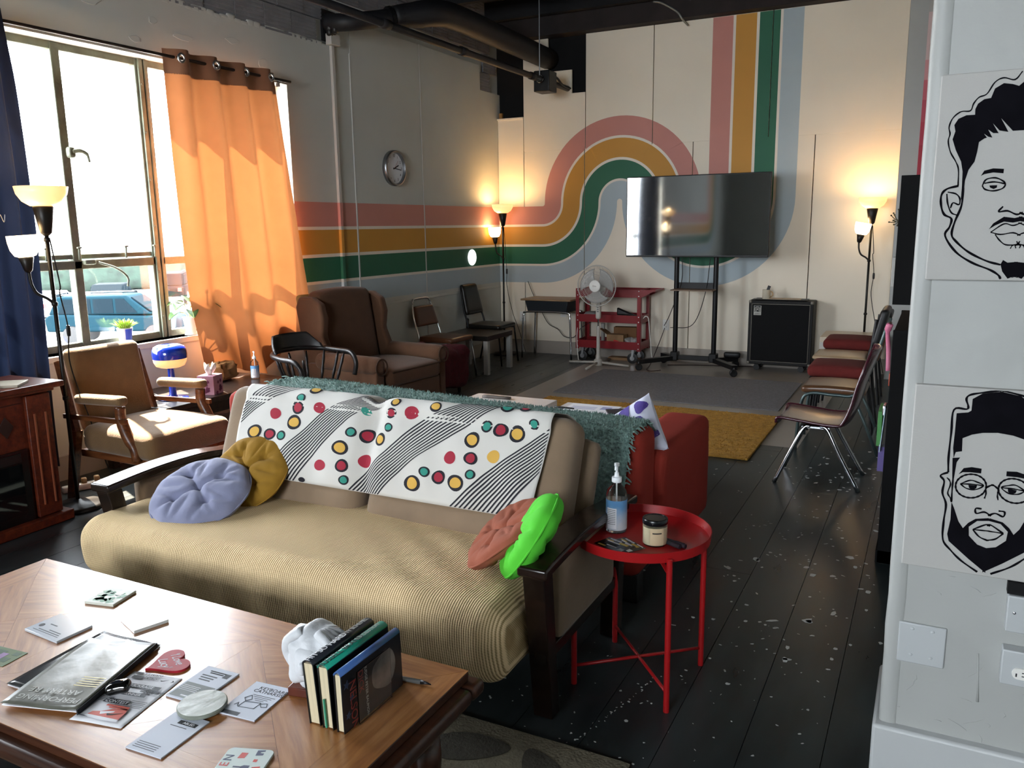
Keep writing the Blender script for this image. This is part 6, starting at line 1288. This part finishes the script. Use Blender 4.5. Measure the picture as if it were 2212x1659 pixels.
tag(MB().tube(bez([(-2.33, 8.42, 1.15), (-2.34, 8.44, .9), (-2.50, 8.60, .55), (-2.62, 8.80, .40)], 8), .004, 6).tube(bez([(-2.05, 8.46, 1.15), (-2.10, 8.5, .8), (-2.25, 8.6, .45), (-2.55, 8.8, .38)], 8), .004, 6).build('tv_cable', BLACK), 'thin black cables from the television to the wall outlet', 'cable')
tag(MB().tube(bez([(-2.62, 8.82, .37), (-2.65, 8.7, .2), (-2.66, 8.45, .02), (-2.62, 8.2, .006), (-2.55, 8.12, .006), (-2.47, 8.2, .006)], 8), .004, 6).tube(bez([(-2.5, 8.55, .006), (-2.2, 8.66, .006), (-1.9, 8.72, .006), (-1.6, 8.8, .006)], 6), .0045, 6).build('floor_cable', M('dark_red_cable', '#2a1414', .6)), 'dark cables trailing on the floor under the television stand', 'cable')
# ============================================================ BASS AMP
am = thing('bass_amplifier', 'black bass amplifier cabinet on casters with round maker emblem', 'amplifier', (-1.36, 8.70, 0))
MB().box(-.315, .315, -.10, .14, .065, .725).build('cabinet', M('black_tolex', '#131212', .6, bump=(200, .5)), am, bevel=.01)
MB().box(-.275, .275, -.105, -.099, .105, .685).build('grille_cloth', M('black_grille_cloth', '#08080a', .95, bump=(300, .4)), am)
gp = M('silver_grille_trim', '#6f6a60', .45, .3)
MB().box(-.285, .285, -.107, -.10, .687, .691).box(-.285, .285, -.107, -.10, .099, .103).box(-.284, -.280, -.107, -.10, .099, .691).box(.280, .284, -.107, -.10, .099, .691).build('piping', gp, am)
for sx in (-1, 1):
    for z in (.08, .71): MB().rbox((sx*.30, -.095, z), (.032, .03, .032), .01, 5).build('corner_guard', gp, am, smooth=True)
MB().hexa([(-.24, -.09, .725), (.22, -.09, .725), (.22, .10, .725), (-.24, .10, .725)], [(-.27, -.095, .735), (.25, -.095, .735), (.25, .11, .735), (-.27, .11, .735)]).build('top_recess', BLACK, am)
EM = M('emblem_silver', '#a5a39c', .45); e = MB().box(-.262, -.187, -.1095, -.106, .575, .672).build('emblem_plate', EM, am)
def xz(x, y, z): return Matrix.Translation((x, y, z)) @ Matrix.Rotation(PI/2, 4, 'X')
MB().prism([(.031, -.022), (.031, .036), (-.031, .036), (-.031, -.022)], 0, .0006, xz(-.2245, -.1095, .632)).build('emblem_ground', INK, e)
for r, w in ((.026, .004), (.016, .004)): MB().tube([(-.2265+r*math.cos(a)*1.05, -.1103, .634+r*math.sin(a)) for a in [-.9+k*(PI*1.75)/26 for k in range(27)]], w*.85, 5).build('emblem_swirl', EM, e)
MB().lathe([(0, .001), (.008, .001), (.008, 0)], 12, mat=xz(-.2265, -.1102, .634)).build('emblem_dot', EM, e); MB().bar((-.198, -.1103, .61), (-.198, -.1103, .655), .004, .001).build('emblem_tail', EM, e); text('AMPEG', .017, INK, e, (-.2245, -.1097, .588), (PI/2, 0, 0))
for sx in (-.22, .22):
    for sy in (-.06, .10): MB().lathe([(0, -.015), (.03, -.015), (.032, 0), (.03, .015), (0, .015)], 16, mat=Matrix.Translation((sx, sy, .032)) @ Matrix.Rotation(PI/2, 4, 'X')).box(sx-.02, sx+.02, sy-.02, sy+.02, .04, .066).build('caster', BLACK, am)
tag(MB().box(-.16, .16, -.07, .07, 0, .004).build('paper_sheets', M('cream_sheet', '#b9a68f', .7), None, loc=(-1.34, 8.70, .736), rot=(0, 0, .02)), 'cream sheets of paper on top of the black amplifier', 'paper')
mg = thing('mug', 'white mug holding a dark phone on top of the amplifier', 'mug', (-1.515, 8.66, .736))
MB().lathe([(0, 0), (.037, 0), (.04, .004), (.04, .095), (.037, .095), (.036, .008), (0, .006)], 28).build('cup', M('white_mug_glaze', '#c4baa6', .3), mg, smooth=.7); MB().tube([(.04+.024*math.sin(a), 0, .05+.026*math.cos(a)) for a in [PI*k/10 for k in range(11)]], .006, 8).build('handle', M('tan_glaze', '#a8865a', .3), mg, smooth=True)
tag(MB().box(-.015, .015, -.004, .004, 0, .125).build('phone', BLACK, None, bevel=.003, loc=(-1.525, 8.66, .75), rot=(0, .30, .1)), 'dark phone leaning in the white mug', 'phone')
# ============================================================ PORTRAIT CANVASES
PORT1 = {'fill': [[(0.1533, 1.7931), (0.1246, 1.7661), (0.1133, 1.7706), (0.0974, 1.7737), (0.0823, 1.7645), (0.0768, 1.7464), (0.0648, 1.7449), (0.0541, 1.7368), (0.0501, 1.7265), (0.0504, 1.7151), (0.0347, 1.7151), (0.0203, 1.7089), (0.0137, 1.6967), (0.0167, 1.6839), (0.0126, 1.6678), (0.0203, 1.6455), (0.0322, 1.6211), (0.0365, 1.6008), (0.0378, 1.5676), (0.0378, 1.5417), (0.0419, 1.549), (0.0426, 1.5822), (0.0475, 1.604), (0.0571, 1.62), (0.0604, 1.6398), (0.0621, 1.6595), (0.0713, 1.6662), (0.076, 1.6677), (0.0698, 1.6759), (0.0781, 1.6693), (0.0857, 1.6671), (0.0769, 1.6837), (0.0866, 1.676), (0.0962, 1.6754), (0.0843, 1.6957), (0.0974, 1.6806), (0.1136, 1.6768), (0.0985, 1.7046), (0.1213, 1.6784), (0.1533, 1.6786)], [(0.1223, 1.4066), (0.1263, 1.416), (0.1349, 1.4104), (0.1533, 1.4125), (0.1533, 1.381), (0.1614, 1.3846), (0.1554, 1.379), (0.1472, 1.3815), (0.1378, 1.3768), (0.1268, 1.3917)], [(0.071, 1.5903), (0.0766, 1.6009), (0.0925, 1.605), (0.112, 1.6031), (0.1118, 1.5941), (0.0932, 1.5966), (0.0772, 1.5937)], [(0.0948, 1.4797), (0.102, 1.4922), (0.1203, 1.5055), (0.1398, 1.5026), (0.1533, 1.506), (0.1533, 1.4965), (0.1374, 1.4932), (0.1212, 1.4956), (0.1056, 1.4877)], [(0.0883, 1.5703), (0.1025, 1.5706), (0.1023, 1.5655), (0.0967, 1.5627), (0.09, 1.5659)]], 'line': [(0.0028, [(0.1283, 1.794), (0.1163, 1.779), (0.0965, 1.7842), (0.0813, 1.7768), (0.0687, 1.7551), (0.0547, 1.7492), (0.046, 1.7375), (0.0412, 1.7236), (0.0242, 1.723), (0.0102, 1.7114), (0.0042, 1.6937), (0.007, 1.679), (0.0048, 1.6646), (0.0105, 1.6423), (0.0222, 1.6216), (0.0285, 1.6048), (0.0304, 1.5715)]), (0.0046, [(0.0311, 1.5715), (0.0097, 1.5655), (0.0004, 1.5531), (0.0014, 1.5313), (0.0086, 1.5124), (0.0229, 1.5031), (0.0209, 1.4858), (0.0138, 1.4669), (0.0369, 1.4326), (0.069, 1.41), (0.1035, 1.3952), (0.1202, 1.3841), (0.1249, 1.3759)]), (0.0032, [(0.0104, 1.5555), (0.0137, 1.5348), (0.0219, 1.5159), (0.0342, 1.51)]), (0.0032, [(0.0118, 1.5591), (0.0274, 1.555), (0.0355, 1.5454), (0.0352, 1.5324), (0.0237, 1.5364), (0.0195, 1.5253)]), (0.0046, [(0.0404, 1.5675), (0.04, 1.5304), (0.0302, 1.497), (0.0261, 1.4706), (0.0351, 1.4554), (0.0605, 1.4327), (0.0954, 1.4139), (0.1223, 1.4059)]), (0.0032, [(0.0753, 1.57), (0.0814, 1.5826), (0.0974, 1.5856), (0.1108, 1.5797), (0.1172, 1.5722), (0.1122, 1.5633), (0.0964, 1.5591), (0.0814, 1.5625), (0.0753, 1.57)]), (0.0032, [(0.0788, 1.575), (0.0965, 1.5773), (0.1165, 1.573)]), (0.0037, [(0.1169, 1.5268), (0.1097, 1.516), (0.1257, 1.5175), (0.1424, 1.5099), (0.1533, 1.514)]), (0.0028, [(0.0986, 1.4737), (0.1216, 1.4908), (0.138, 1.4873), (0.1533, 1.4929)]), (0.0028, [(0.0986, 1.4737), (0.1169, 1.4691), (0.1393, 1.4723), (0.1533, 1.4666)]), (0.0028, [(0.1072, 1.4692), (0.1164, 1.4569), (0.1285, 1.4476), (0.1478, 1.4483), (0.1533, 1.4549)]), (0.0023, [(0.1373, 1.4394), (0.1415, 1.4468), (0.1543, 1.4464), (0.1533, 1.4402)])], 'c': 0.1503}
PORT2 = {'fill': [[(0.1514, 1.1344), (0.1123, 1.1268), (0.0946, 1.1134), (0.0943, 1.0872), (0.0885, 1.0826), (0.0662, 1.0786), (0.066, 1.0356), (0.0654, 0.9985), (0.0682, 0.976), (0.0713, 0.99), (0.0834, 0.9931), (0.0821, 1.023), (0.0994, 1.033), (0.1195, 1.0391), (0.1514, 1.0425)], [(0.081, 0.9787), (0.0749, 0.9664), (0.0725, 0.9285), (0.069, 0.9281), (0.066, 0.9757)], [(0.0718, 0.8737), (0.0729, 0.8313), (0.0691, 0.7963), (0.0732, 0.7798), (0.1155, 0.744), (0.1514, 0.7167), (0.1514, 0.7746), (0.1302, 0.7809), (0.1122, 0.7991), (0.1105, 0.8202), (0.1257, 0.8361), (0.1505, 0.84), (0.1475, 0.8462), (0.1219, 0.8406), (0.1087, 0.8292), (0.0992, 0.8149), (0.0892, 0.8295), (0.0787, 0.8577)], [(0.0806, 0.9392), (0.0899, 0.955), (0.1053, 0.9593), (0.1245, 0.958), (0.1244, 0.9469), (0.1028, 0.947), (0.0889, 0.9453)], [(0.1017, 0.9174), (0.119, 0.9189), (0.1179, 0.9116), (0.1113, 0.907), (0.104, 0.9102)]], 'line': [(0.0046, [(0.1514, 1.1399), (0.1514, 1.1379), (0.1122, 1.1288), (0.0894, 1.1222), (0.0826, 1.1124), (0.0873, 1.0967), (0.0845, 1.0896), (0.0603, 1.0862), (0.059, 1.0349), (0.0581, 0.9769), (0.0601, 0.9416)]), (0.0046, [(0.0601, 0.9416), (0.0454, 0.9322), (0.0536, 0.9198), (0.0521, 0.8921), (0.0613, 0.8658), (0.0597, 0.8249), (0.0615, 0.7813), (0.0785, 0.759), (0.1018, 0.7372), (0.1355, 0.7162)]), (0.0032, [(0.0583, 0.9288), (0.064, 0.9232), (0.0666, 0.9131), (0.0627, 0.8935), (0.069, 0.8817), (0.0715, 0.8728)]), (0.0037, [(0.0708, 0.9325), (0.0709, 0.9031), (0.0718, 0.8737)]), (0.0041, [(0.1366, 0.9196), (0.1362, 0.9124), (0.1338, 0.9055), (0.1296, 0.8992), (0.1238, 0.8941), (0.1169, 0.8903), (0.1093, 0.8883), (0.1014, 0.8881), (0.094, 0.8899), (0.0874, 0.8933), (0.0822, 0.8984), (0.0786, 0.9046), (0.0771, 0.9115), (0.0775, 0.9188), (0.08, 0.9258), (0.0844, 0.932), (0.0903, 0.9372), (0.0972, 0.9408), (0.1049, 0.9427), (0.1126, 0.9428), (0.12, 0.941), (0.1264, 0.9375), (0.1316, 0.9325), (0.135, 0.9264), (0.1366, 0.9196)]), (0.0041, [(0.1359, 0.9153), (0.1457, 0.9224), (0.1514, 0.9231)]), (0.0032, [(0.1371, 0.9101), (0.1372, 0.8998), (0.1352, 0.8903)]), (0.0032, [(0.0861, 0.9178), (0.1043, 0.9285), (0.1184, 0.9262), (0.1311, 0.9197), (0.1164, 0.9085), (0.0988, 0.909), (0.0861, 0.9178)]), (0.0032, [(0.0861, 0.9178), (0.1085, 0.9199), (0.1311, 0.9197)]), (0.0041, [(0.1321, 0.8657), (0.1206, 0.8648), (0.1226, 0.8537), (0.1378, 0.859), (0.1514, 0.8518)]), (0.0037, [(0.1187, 0.8151), (0.1436, 0.8305), (0.1514, 0.8278)]), (0.0032, [(0.1187, 0.8151), (0.1414, 0.8158), (0.1514, 0.8162)]), (0.0037, [(0.1187, 0.8151), (0.1322, 0.8003), (0.1466, 0.7947), (0.1514, 0.7942)])], 'c': 0.1484}
CANV = M('stretched_canvas', '#b1afab', .8, bump=(300, .12)); PAINT = M('black_acrylic_paint', '#0d0c11', .9, var=(20, .3), spec=.08)
def canvas(label, x0, x1, z0, z1, D):
    t = thing('portrait_canvas', label, 'painting', ((x0+x1)/2, YP, (z0+z1)/2)); cx, cz = (x0+x1)/2, (z0+z1)/2
    MB().box(x0-cx, x1-cx, -.019, 0, z0-cz, z1-cz).build('canvas', CANV, t, bevel=.003)
    yy = -.0193; c = D['c']
    def mir(p): return [(2*c-x, z) for x, z in p][::-1]
    def clip(p): return [(max(x0+.002, min(x1-.002, x)), max(z0+.002, min(z1-.002, z))) for x, z in p]
    XZ = Matrix(((1,0,0,-cx),(0,0,1,yy-.0004),(0,1,0,-cz),(0,0,0,1)))
    for p in D['fill']:
        for k_, q in enumerate((p, mir(p))):
            q = clip(q); n = len(q); mb = MB(); mb.add([(x-cx, yy-.0004-.0002*k_, z-cz) for x, z in q], [tuple(range(n))]); mb.build('painted_area', PAINT, t)
    for w, p in D['line']:
        for q in (p, mir(p)):
            s = [v for v in bez([(x, z, 0) for x, z in q], 5)]; mb = MB(); last = None
            for i, v in enumerate(s):
                d = (s[min(i+1, len(s)-1)]-s[max(i-1, 0)]).normalized(); n = Vector((-d.y, d.x, 0))*w*.5*(.75+.35*math.sin(i*.5+w*900)**2)
                a, b = v-n, v+n
                a, b = [clip([(k.x, k.y)])[0] for k in (a, b)]
                pr = [(a[0]-cx, yy-.0008, a[1]-cz), (b[0]-cx, yy-.0008, b[1]-cz)]
                if last: mb.add([last[0], last[1], pr[1], pr[0]], [(0, 1, 2, 3)])
                last = pr
            mb.build('brush_line', PAINT, t)
    return t
canvas('canvas with black line portrait of a curly-haired man, the upper of two', -.018, .345, 1.372, 1.80, PORT1)
canvas('canvas with black line portrait of a bearded man in round glasses, the lower of two', -.020, .345, .707, 1.138, PORT2)
# ============================================================ CHAIRS ALONG THE RIGHT WALL
def shell_chair(label, loc, rz, shell, legm):
    t = thing('shell_chair', label, 'chair', loc, rz)   # front is +x
    pr = bez([(.235, 0, .345), (.225, 0, .375), (.12, 0, .368), (-.05, 0, .352), (-.14, 0, .37), (-.19, 0, .47), (-.225, 0, .62), (-.28, 0, .80)], 5)
    def g(u, v):
        i = v*(len(pr)-1); k = min(len(pr)-2, int(i)); p = pr[k].lerp(pr[k+1], i-k); s = 2*u-1; wd = .20*(1 if v < .62 else 1-.12*(v-.62)/.38)*(1-.25*max(0, (v-.9)/.1)**2)
        cup = .035*abs(s)**3; return (p.x+(cup if v > .55 else 0), s*wd, p.z+(cup*.6 if v < .55 else 0)-.035*max(0, abs(s)-.86)/.14*(v < .5)*0)
    MB().grid(g, 22, 50).build('shell', shell, t, smooth=True, solid=.012)
    MB().tube([tuple(Vector(g(0, v/30))) for v in range(31)]+[tuple(Vector(g(u/10, 1))) for u in range(1, 11)]+[tuple(Vector(g(1, 1-v/30))) for v in range(1, 31)], .009, 6).build('rolled_edge', shell, t, smooth=True)
    for s in (-1, 1):
        MB().tube(bez([(.055, s*.13, .345), (.09, s*.135, .33), (.15, s*.155, .20), (.235, s*.175, .0)], 6), .0125, 10).build('front_leg', legm, t, smooth=True)
        MB().tube(bez([(-.0, s*.13, .345), (-.04, s*.135, .33), (-.11, s*.155, .20), (-.225, s*.175, .0)], 6), .0125, 10).build('rear_leg', legm, t, smooth=True)
    MB().box(-.05, .10, -.14, .14, .335, .345).build('seat_plate', legm, t)
    return t
shell_chair('maroon plastic shell chair with splayed chrome legs, nearest on the right', (-.52, 5.005, 0), PI, M('maroon_plastic', '#3f1a24', .22, coat=.3), CHROME)
fc = thing('folding_chair', 'brown padded folding chair with grey steel legs behind the maroon chair', 'chair', (-.52, 5.85, 0), PI)
GST = M('grey_green_steel', '#4e5c5c', .35, .6); BRV = M('tan_brown_vinyl', '#523622', .28)
MB().rbox((.02, 0, .405), (.40, .38, .045), .02, (12, 12, 5), lambda q: Vector((q.x, q.y, q.z+(.01*(1-(q.x/.2)**2) if q.z > 0 else 0)))).build('seat', BRV, fc, smooth=True)
MB().rbox((-.255, 0, .73), (.03, .38, .22), .012, (4, 10, 8), lambda q: Vector((q.x-.25*q.z, q.y, q.z))).build('backrest', BRV, fc, smooth=True)
for s in (-1, 1):
    MB().tube(bez([(.235, s*.205, 0), (.215, s*.205, .30), (.16, s*.205, .385), (.0, s*.205, .385), (-.12, s*.205, .40), (-.20, s*.20, .56), (-.28, s*.195, .86)], 6), .011, 8).build('side_frame', GST, fc, smooth=True)
    MB().tube([(-.10, s*.185, .40), (-.19, s*.19, .20), (-.275, s*.195, 0)], .011, 8).build('rear_leg', GST, fc, smooth=True)
MB().tube([(.228, -.205, .12), (.228, .205, .12)], .008, 8).build('front_bar', GST, fc); MB().tube([(-.235, -.19, .10), (-.235, .19, .10)], .008, 8).build('rear_bar', GST, fc)
RSC = M('dark_red_seat_cloth', '#5c1713', .92, var=(20, .1), bump=(160, .2)); PLY = M('tan_plywood_seat', '#9a8468', .3)
def pad_chair(label, loc, pad, th, sh, plastic, hi):
    t = thing('padded_chair', label, 'chair', loc, PI)
    MB().rbox((.02, 0, sh-th/2), (.40, .42, th), min(.04, th*.45), (12, 12, 6), lambda q: Vector((q.x, q.y, q.z+(.014*(1-(q.x/.2)**2)*(1-(q.y/.21)**2) if q.z > 0 else 0)))).build('seat', pad, t, smooth=True)
    MB().rbox((.02, 0, sh-th-.012), (.37, .39, .025), .01, 4).build('seat_pan', BLACK, t, smooth=True)
    MB().rbox((-.245, 0, hi-.16), (.06, .40, .26), .028, (5, 10, 10), lambda q: Vector((q.x-.22*q.z, q.y, q.z))).build('backrest', plastic, t, smooth=True)
    for s in (-1, 1):
        MB().tube([(.20, s*.19, 0), (.17, s*.185, sh-th-.02)], .011, 8).build('front_leg', BLACKMETAL, t); MB().tube(bez([(-.24, s*.19, 0), (-.19, s*.185, sh-.05), (-.22, s*.18, hi-.1)], 6), .011, 8).build('rear_leg', BLACKMETAL, t)
    return t
pad_chair('chair with thick dark red seat, nearer of the two red ones', (-.555, 6.38, 0), RSC, .085, .485, BLACK, .93)
pad_chair('chair with thin tan plywood seat between the two dark red chairs', (-.60, 7.02, 0), PLY, .03, .46, BLACK, .70)
pad_chair('chair with thick dark red seat, farther of the two red ones', (-.58, 7.50, 0), RSC, .085, .53, BLACK, .80)
lack('white low table with drawer line below the right floor lamp', -.66, 8.31, .45, M('cream_lacquer', '#c2b49f', .35), M('white_lacquer_leg', '#b9b6b0', .35), .50, group='white table in the far right corner')
# ============================================================ BOOKCASE AND WALL CABINET
bc_ = thing('bookcase', 'black bookcase seen end-on beside the partition', 'bookcase', (-.139, 3.81, 0))
BKM = M('black_brown_laminate2', '#0a0a0b', .75, var=(8, .2), spec=.15)
MB().box(0, .34, 0, .022, 0, 1.045).build('end_panel', BKM, bc_, bevel=.002); MB().box(0, .34, .88, .90, 0, 1.045).build('end_panel', BKM, bc_, bevel=.002)
for z in (.06, .38, .70, 1.023): MB().box(0.004, .34, .022, .88, z, z+.022).build('shelf_board', BKM, bc_, bevel=.002)
MB().box(.33, .34, .02, .88, .02, 1.03).build('back_board', BKM, bc_); MB().box(-.006, .34, 0, .90, 0, .06).build('plinth', BKM, bc_, bevel=.002)
random.seed(77); BC = ['#7a2f2a', '#2d4c6e', '#c9c2b0', '#3c6b46', '#8a7a3a', '#56405f', '#b8b0a8', '#27333a']
for sh_, zb in enumerate((.082, .402, .722)):
    y = .05
    for k in range(9):
        th_ = random.uniform(.02, .045); h_ = random.uniform(.18, .26); d_ = random.uniform(.14, .2); c_ = BC[(k*3+sh_) % 8]
        if y+th_ > .84: break
        b = thing('shelf_book', '%s book, %s from the near end of the bookcase %s shelf' % ({'#7a2f2a': 'dark red', '#2d4c6e': 'blue', '#c9c2b0': 'cream', '#3c6b46': 'green', '#8a7a3a': 'ochre', '#56405f': 'plum', '#b8b0a8': 'pale grey', '#27333a': 'slate'}[c_], ('first', 'second', 'third', 'fourth', 'fifth', 'sixth', 'seventh', 'eighth', 'ninth')[k], ('bottom', 'middle', 'top')[sh_]), 'book', (-.125, 3.81+y, zb), 0, 'books on the bookcase shelves')
        MB().box(0, d_, 0, .002, 0, h_).box(0, d_, th_-.002, th_, 0, h_).box(0, .002, 0, th_, 0, h_).build('cover', M('bookcloth_'+c_[1:], c_, .6), b); MB().box(.003, d_-.003, .002, th_-.002, .003, h_-.003).build('pages', M('page_block2', '#bdb294', .8), b)
        y += th_+.004
tag(MB().tube(bez([(-.155, 3.86, 1.065), (-.162, 3.87, 1.03), (-.155, 3.88, .95), (-.150, 3.87, .86)], 5), [.014]*5+[.009]*11, 8).build('pink_strap', M('pink_rubber', '#c06a86', .5), smooth=True), 'pink strap hanging from the bookcase top', 'strap')
cb_ = thing('clipboard', 'clear clipboard with metal clip leaning on the bookcase front', 'clipboard', (-.158, 3.93, .50), 0); cb_.rotation_euler = (0, .06, 0)
MB().box(-.004, 0, -.09, .09, 0, .19).build('board', M('pale_blue_board', '#9fb4bd', .2), cb_, bevel=.001); MB().box(-.014, .0, -.04, .04, .155, .20).build('clip', CHROME, cb_, bevel=.004)
gf = tag(MB().box(-.018, 0, -.10, .10, 0, .16).build('green_folder', M('green_folder_card', '#3f7a3c', .6), None, bevel=.002, loc=(-.162, 4.05, .50)), 'green folder behind the clipboard at the bookcase', 'folder')
pb2 = thing('paperback', 'white and purple paperback sticking out of the lower bookcase shelf', 'book', (-.165, 3.90, .404)); MB().box(0, .13, -.02, .02, 0, .11).build('pages', PAPER, pb2); MB().box(-.001, .131, -.022, -.02, 0, .112).box(-.001, .131, .02, .022, 0, .112).build('cover', M('purple_cover', '#5d4f8a', .5), pb2)
tag(MB().box(-.01, .012, -.03, .03, 0, .06).build('red_box', M('orange_red_card', '#a3452f', .6), None, bevel=.002, loc=(-.15, 4.30, .72)), 'small orange-red box at the bookcase edge', 'box')
wcb = thing('wall_cabinet', 'black open wall cabinet above the bookcase', 'cabinet', (-.152, 3.85, 1.15))
MB().box(0, .36, 0, .02, 0, .535).build('side_panel', BKM, wcb, bevel=.002); MB().box(0, .36, .80, .82, 0, .535).build('side_panel', BKM, wcb, bevel=.002); MB().box(0, .36, .02, .80, 0, .02).build('bottom_panel', BKM, wcb); MB().box(0, .36, .02, .80, .515, .535).build('top_panel', BKM, wcb); MB().box(.345, .36, .02, .80, .02, .515).build('back_panel', M('grey_cabinet_back', '#6b6d6d', .6), wcb)
tag(MB().box(-.024, 0, -.04, .04, 0, .135).build('notice_card', M('pale_grey_card', '#a9a6a0', .6), None, bevel=.002, loc=(-.155, 4.25, 1.20)), 'pale grey card box on the front of the black wall cabinet', 'card')
tw = thing('dried_twig', 'small dried twig poking out beside the black wall cabinet', 'twig', (-.165, 4.2, 1.50)); tg = MB(); random.seed(3)
for k in range(9): a = random.uniform(1.6, 4.6); l = random.uniform(.02, .045); tg.tube([(0, 0, 0), (l*.5*math.cos(a), .01, l*.5*math.sin(a)), (l*math.cos(a), .0, l*math.sin(a)+.01)], .0018, 5); tg.rbox((l*math.cos(a), 0, l*math.sin(a)+.01), (.008, .008, .008), .004, 3)
tg.build('twig', M('olive_twig', '#4a4630', .8), tw); MB().tube([(.02, 0, 0), (-.005, 0, 0)], .003, 6).build('stem', MATS['olive_twig'], tw)
# power strip behind the near floor lamp
ps = thing('power_strip', 'white power strip with plugs on the floor by the window lamp', 'power strip', (-4.40, 3.02, 0), 1.2)
MB().rbox((0, 0, .02), (.28, .05, .04), .008, 4).build('strip', WHITEP, ps, smooth=True)
for x in (-.08, -.02, .05): MB().rbox((x, 0, .055), (.03, .035, .035), .008, 3).build('plug', M('tan_plug', '#b89a70', .5), ps, smooth=True)
flush_texts()
# ---- pieces that belong to one part of their thing hang below that part
SUBMAP = {'piping': 'pad', 'care_tag': 'pad', 'grommet': 'header_band', 'fire_glass': 'fire_surround', 'vent_strip': 'fire_surround', 'reeding': 'pilaster', 'arm_piping': 'arm_roll', 'cushion_piping': 'seat_cushion', 'bolts': 'corner_post', 'caster_hub': 'caster_wheel', 'reading_globe': 'reading_arm', 'reading_socket': 'reading_arm', 'cord_switch': 'power_cord', 'pole_collar': 'pole', 'small_print': 'label', 'ingredient_panel': 'label', 'label_text': 'label', 'title': 'spine', 'author': 'spine', 'cover_title': 'cover_board', 'cover_author': 'cover_board', 'cover_stars': 'cover_board', 'cover_portrait': 'cover_board', 'bookmark': 'page_block', 'printed_ring': 'cloth', 'printed_dot': 'cloth', 'printed_line_band': 'cloth', 'printed_bloom': 'pillow_body', 'nail_heads': 'seat', 'buttons': 'control_box', 'cage_hoop': 'cage_rim', 'screen': 'casing', 'hand': 'face', 'numeral': 'face', 'second_hand': 'face', 'printed_flowers': 'box', 'blue_side': 'pot', 'red_label': 'box_body', 'flap': 'box_body', 'socket': 'plate', 'caster_stem': 'caster', 'shelf_back': 'shelf', 'boucle_loops': 'cloth', 'fringe': 'cloth', 'pile_tufts': 'pile', 'leaf_motif': 'pile', 'nozzle': 'pump_collar', 'painted_section': 'channel', 'painted_area': 'canvas', 'brush_line': 'canvas', 'masthead': 'cover'}
def base(o): return o.name.split('.')[0]
kidmap = {}
for o in list(bpy.data.objects):
    if o.parent: kidmap.setdefault(o.parent.name, []).append(o)
def mid(o):
    b = [Vector(c) for c in o.bound_box]; return o.matrix_local @ (sum(b, Vector())/8)
bpy.context.view_layer.update()
for pn, ks in list(kidmap.items()):
    for o in ks:
        t = SUBMAP.get(base(o))
        if not t or bpy.data.objects[pn].parent: continue
        c = [k for k in ks if base(k) == t and k != o]
        if not c: continue
        p = min(c, key=lambda k: (mid(k)-mid(o)).length); ml = o.matrix_local.copy()
        o.parent = p; o.matrix_parent_inverse = p.matrix_local.inverted()
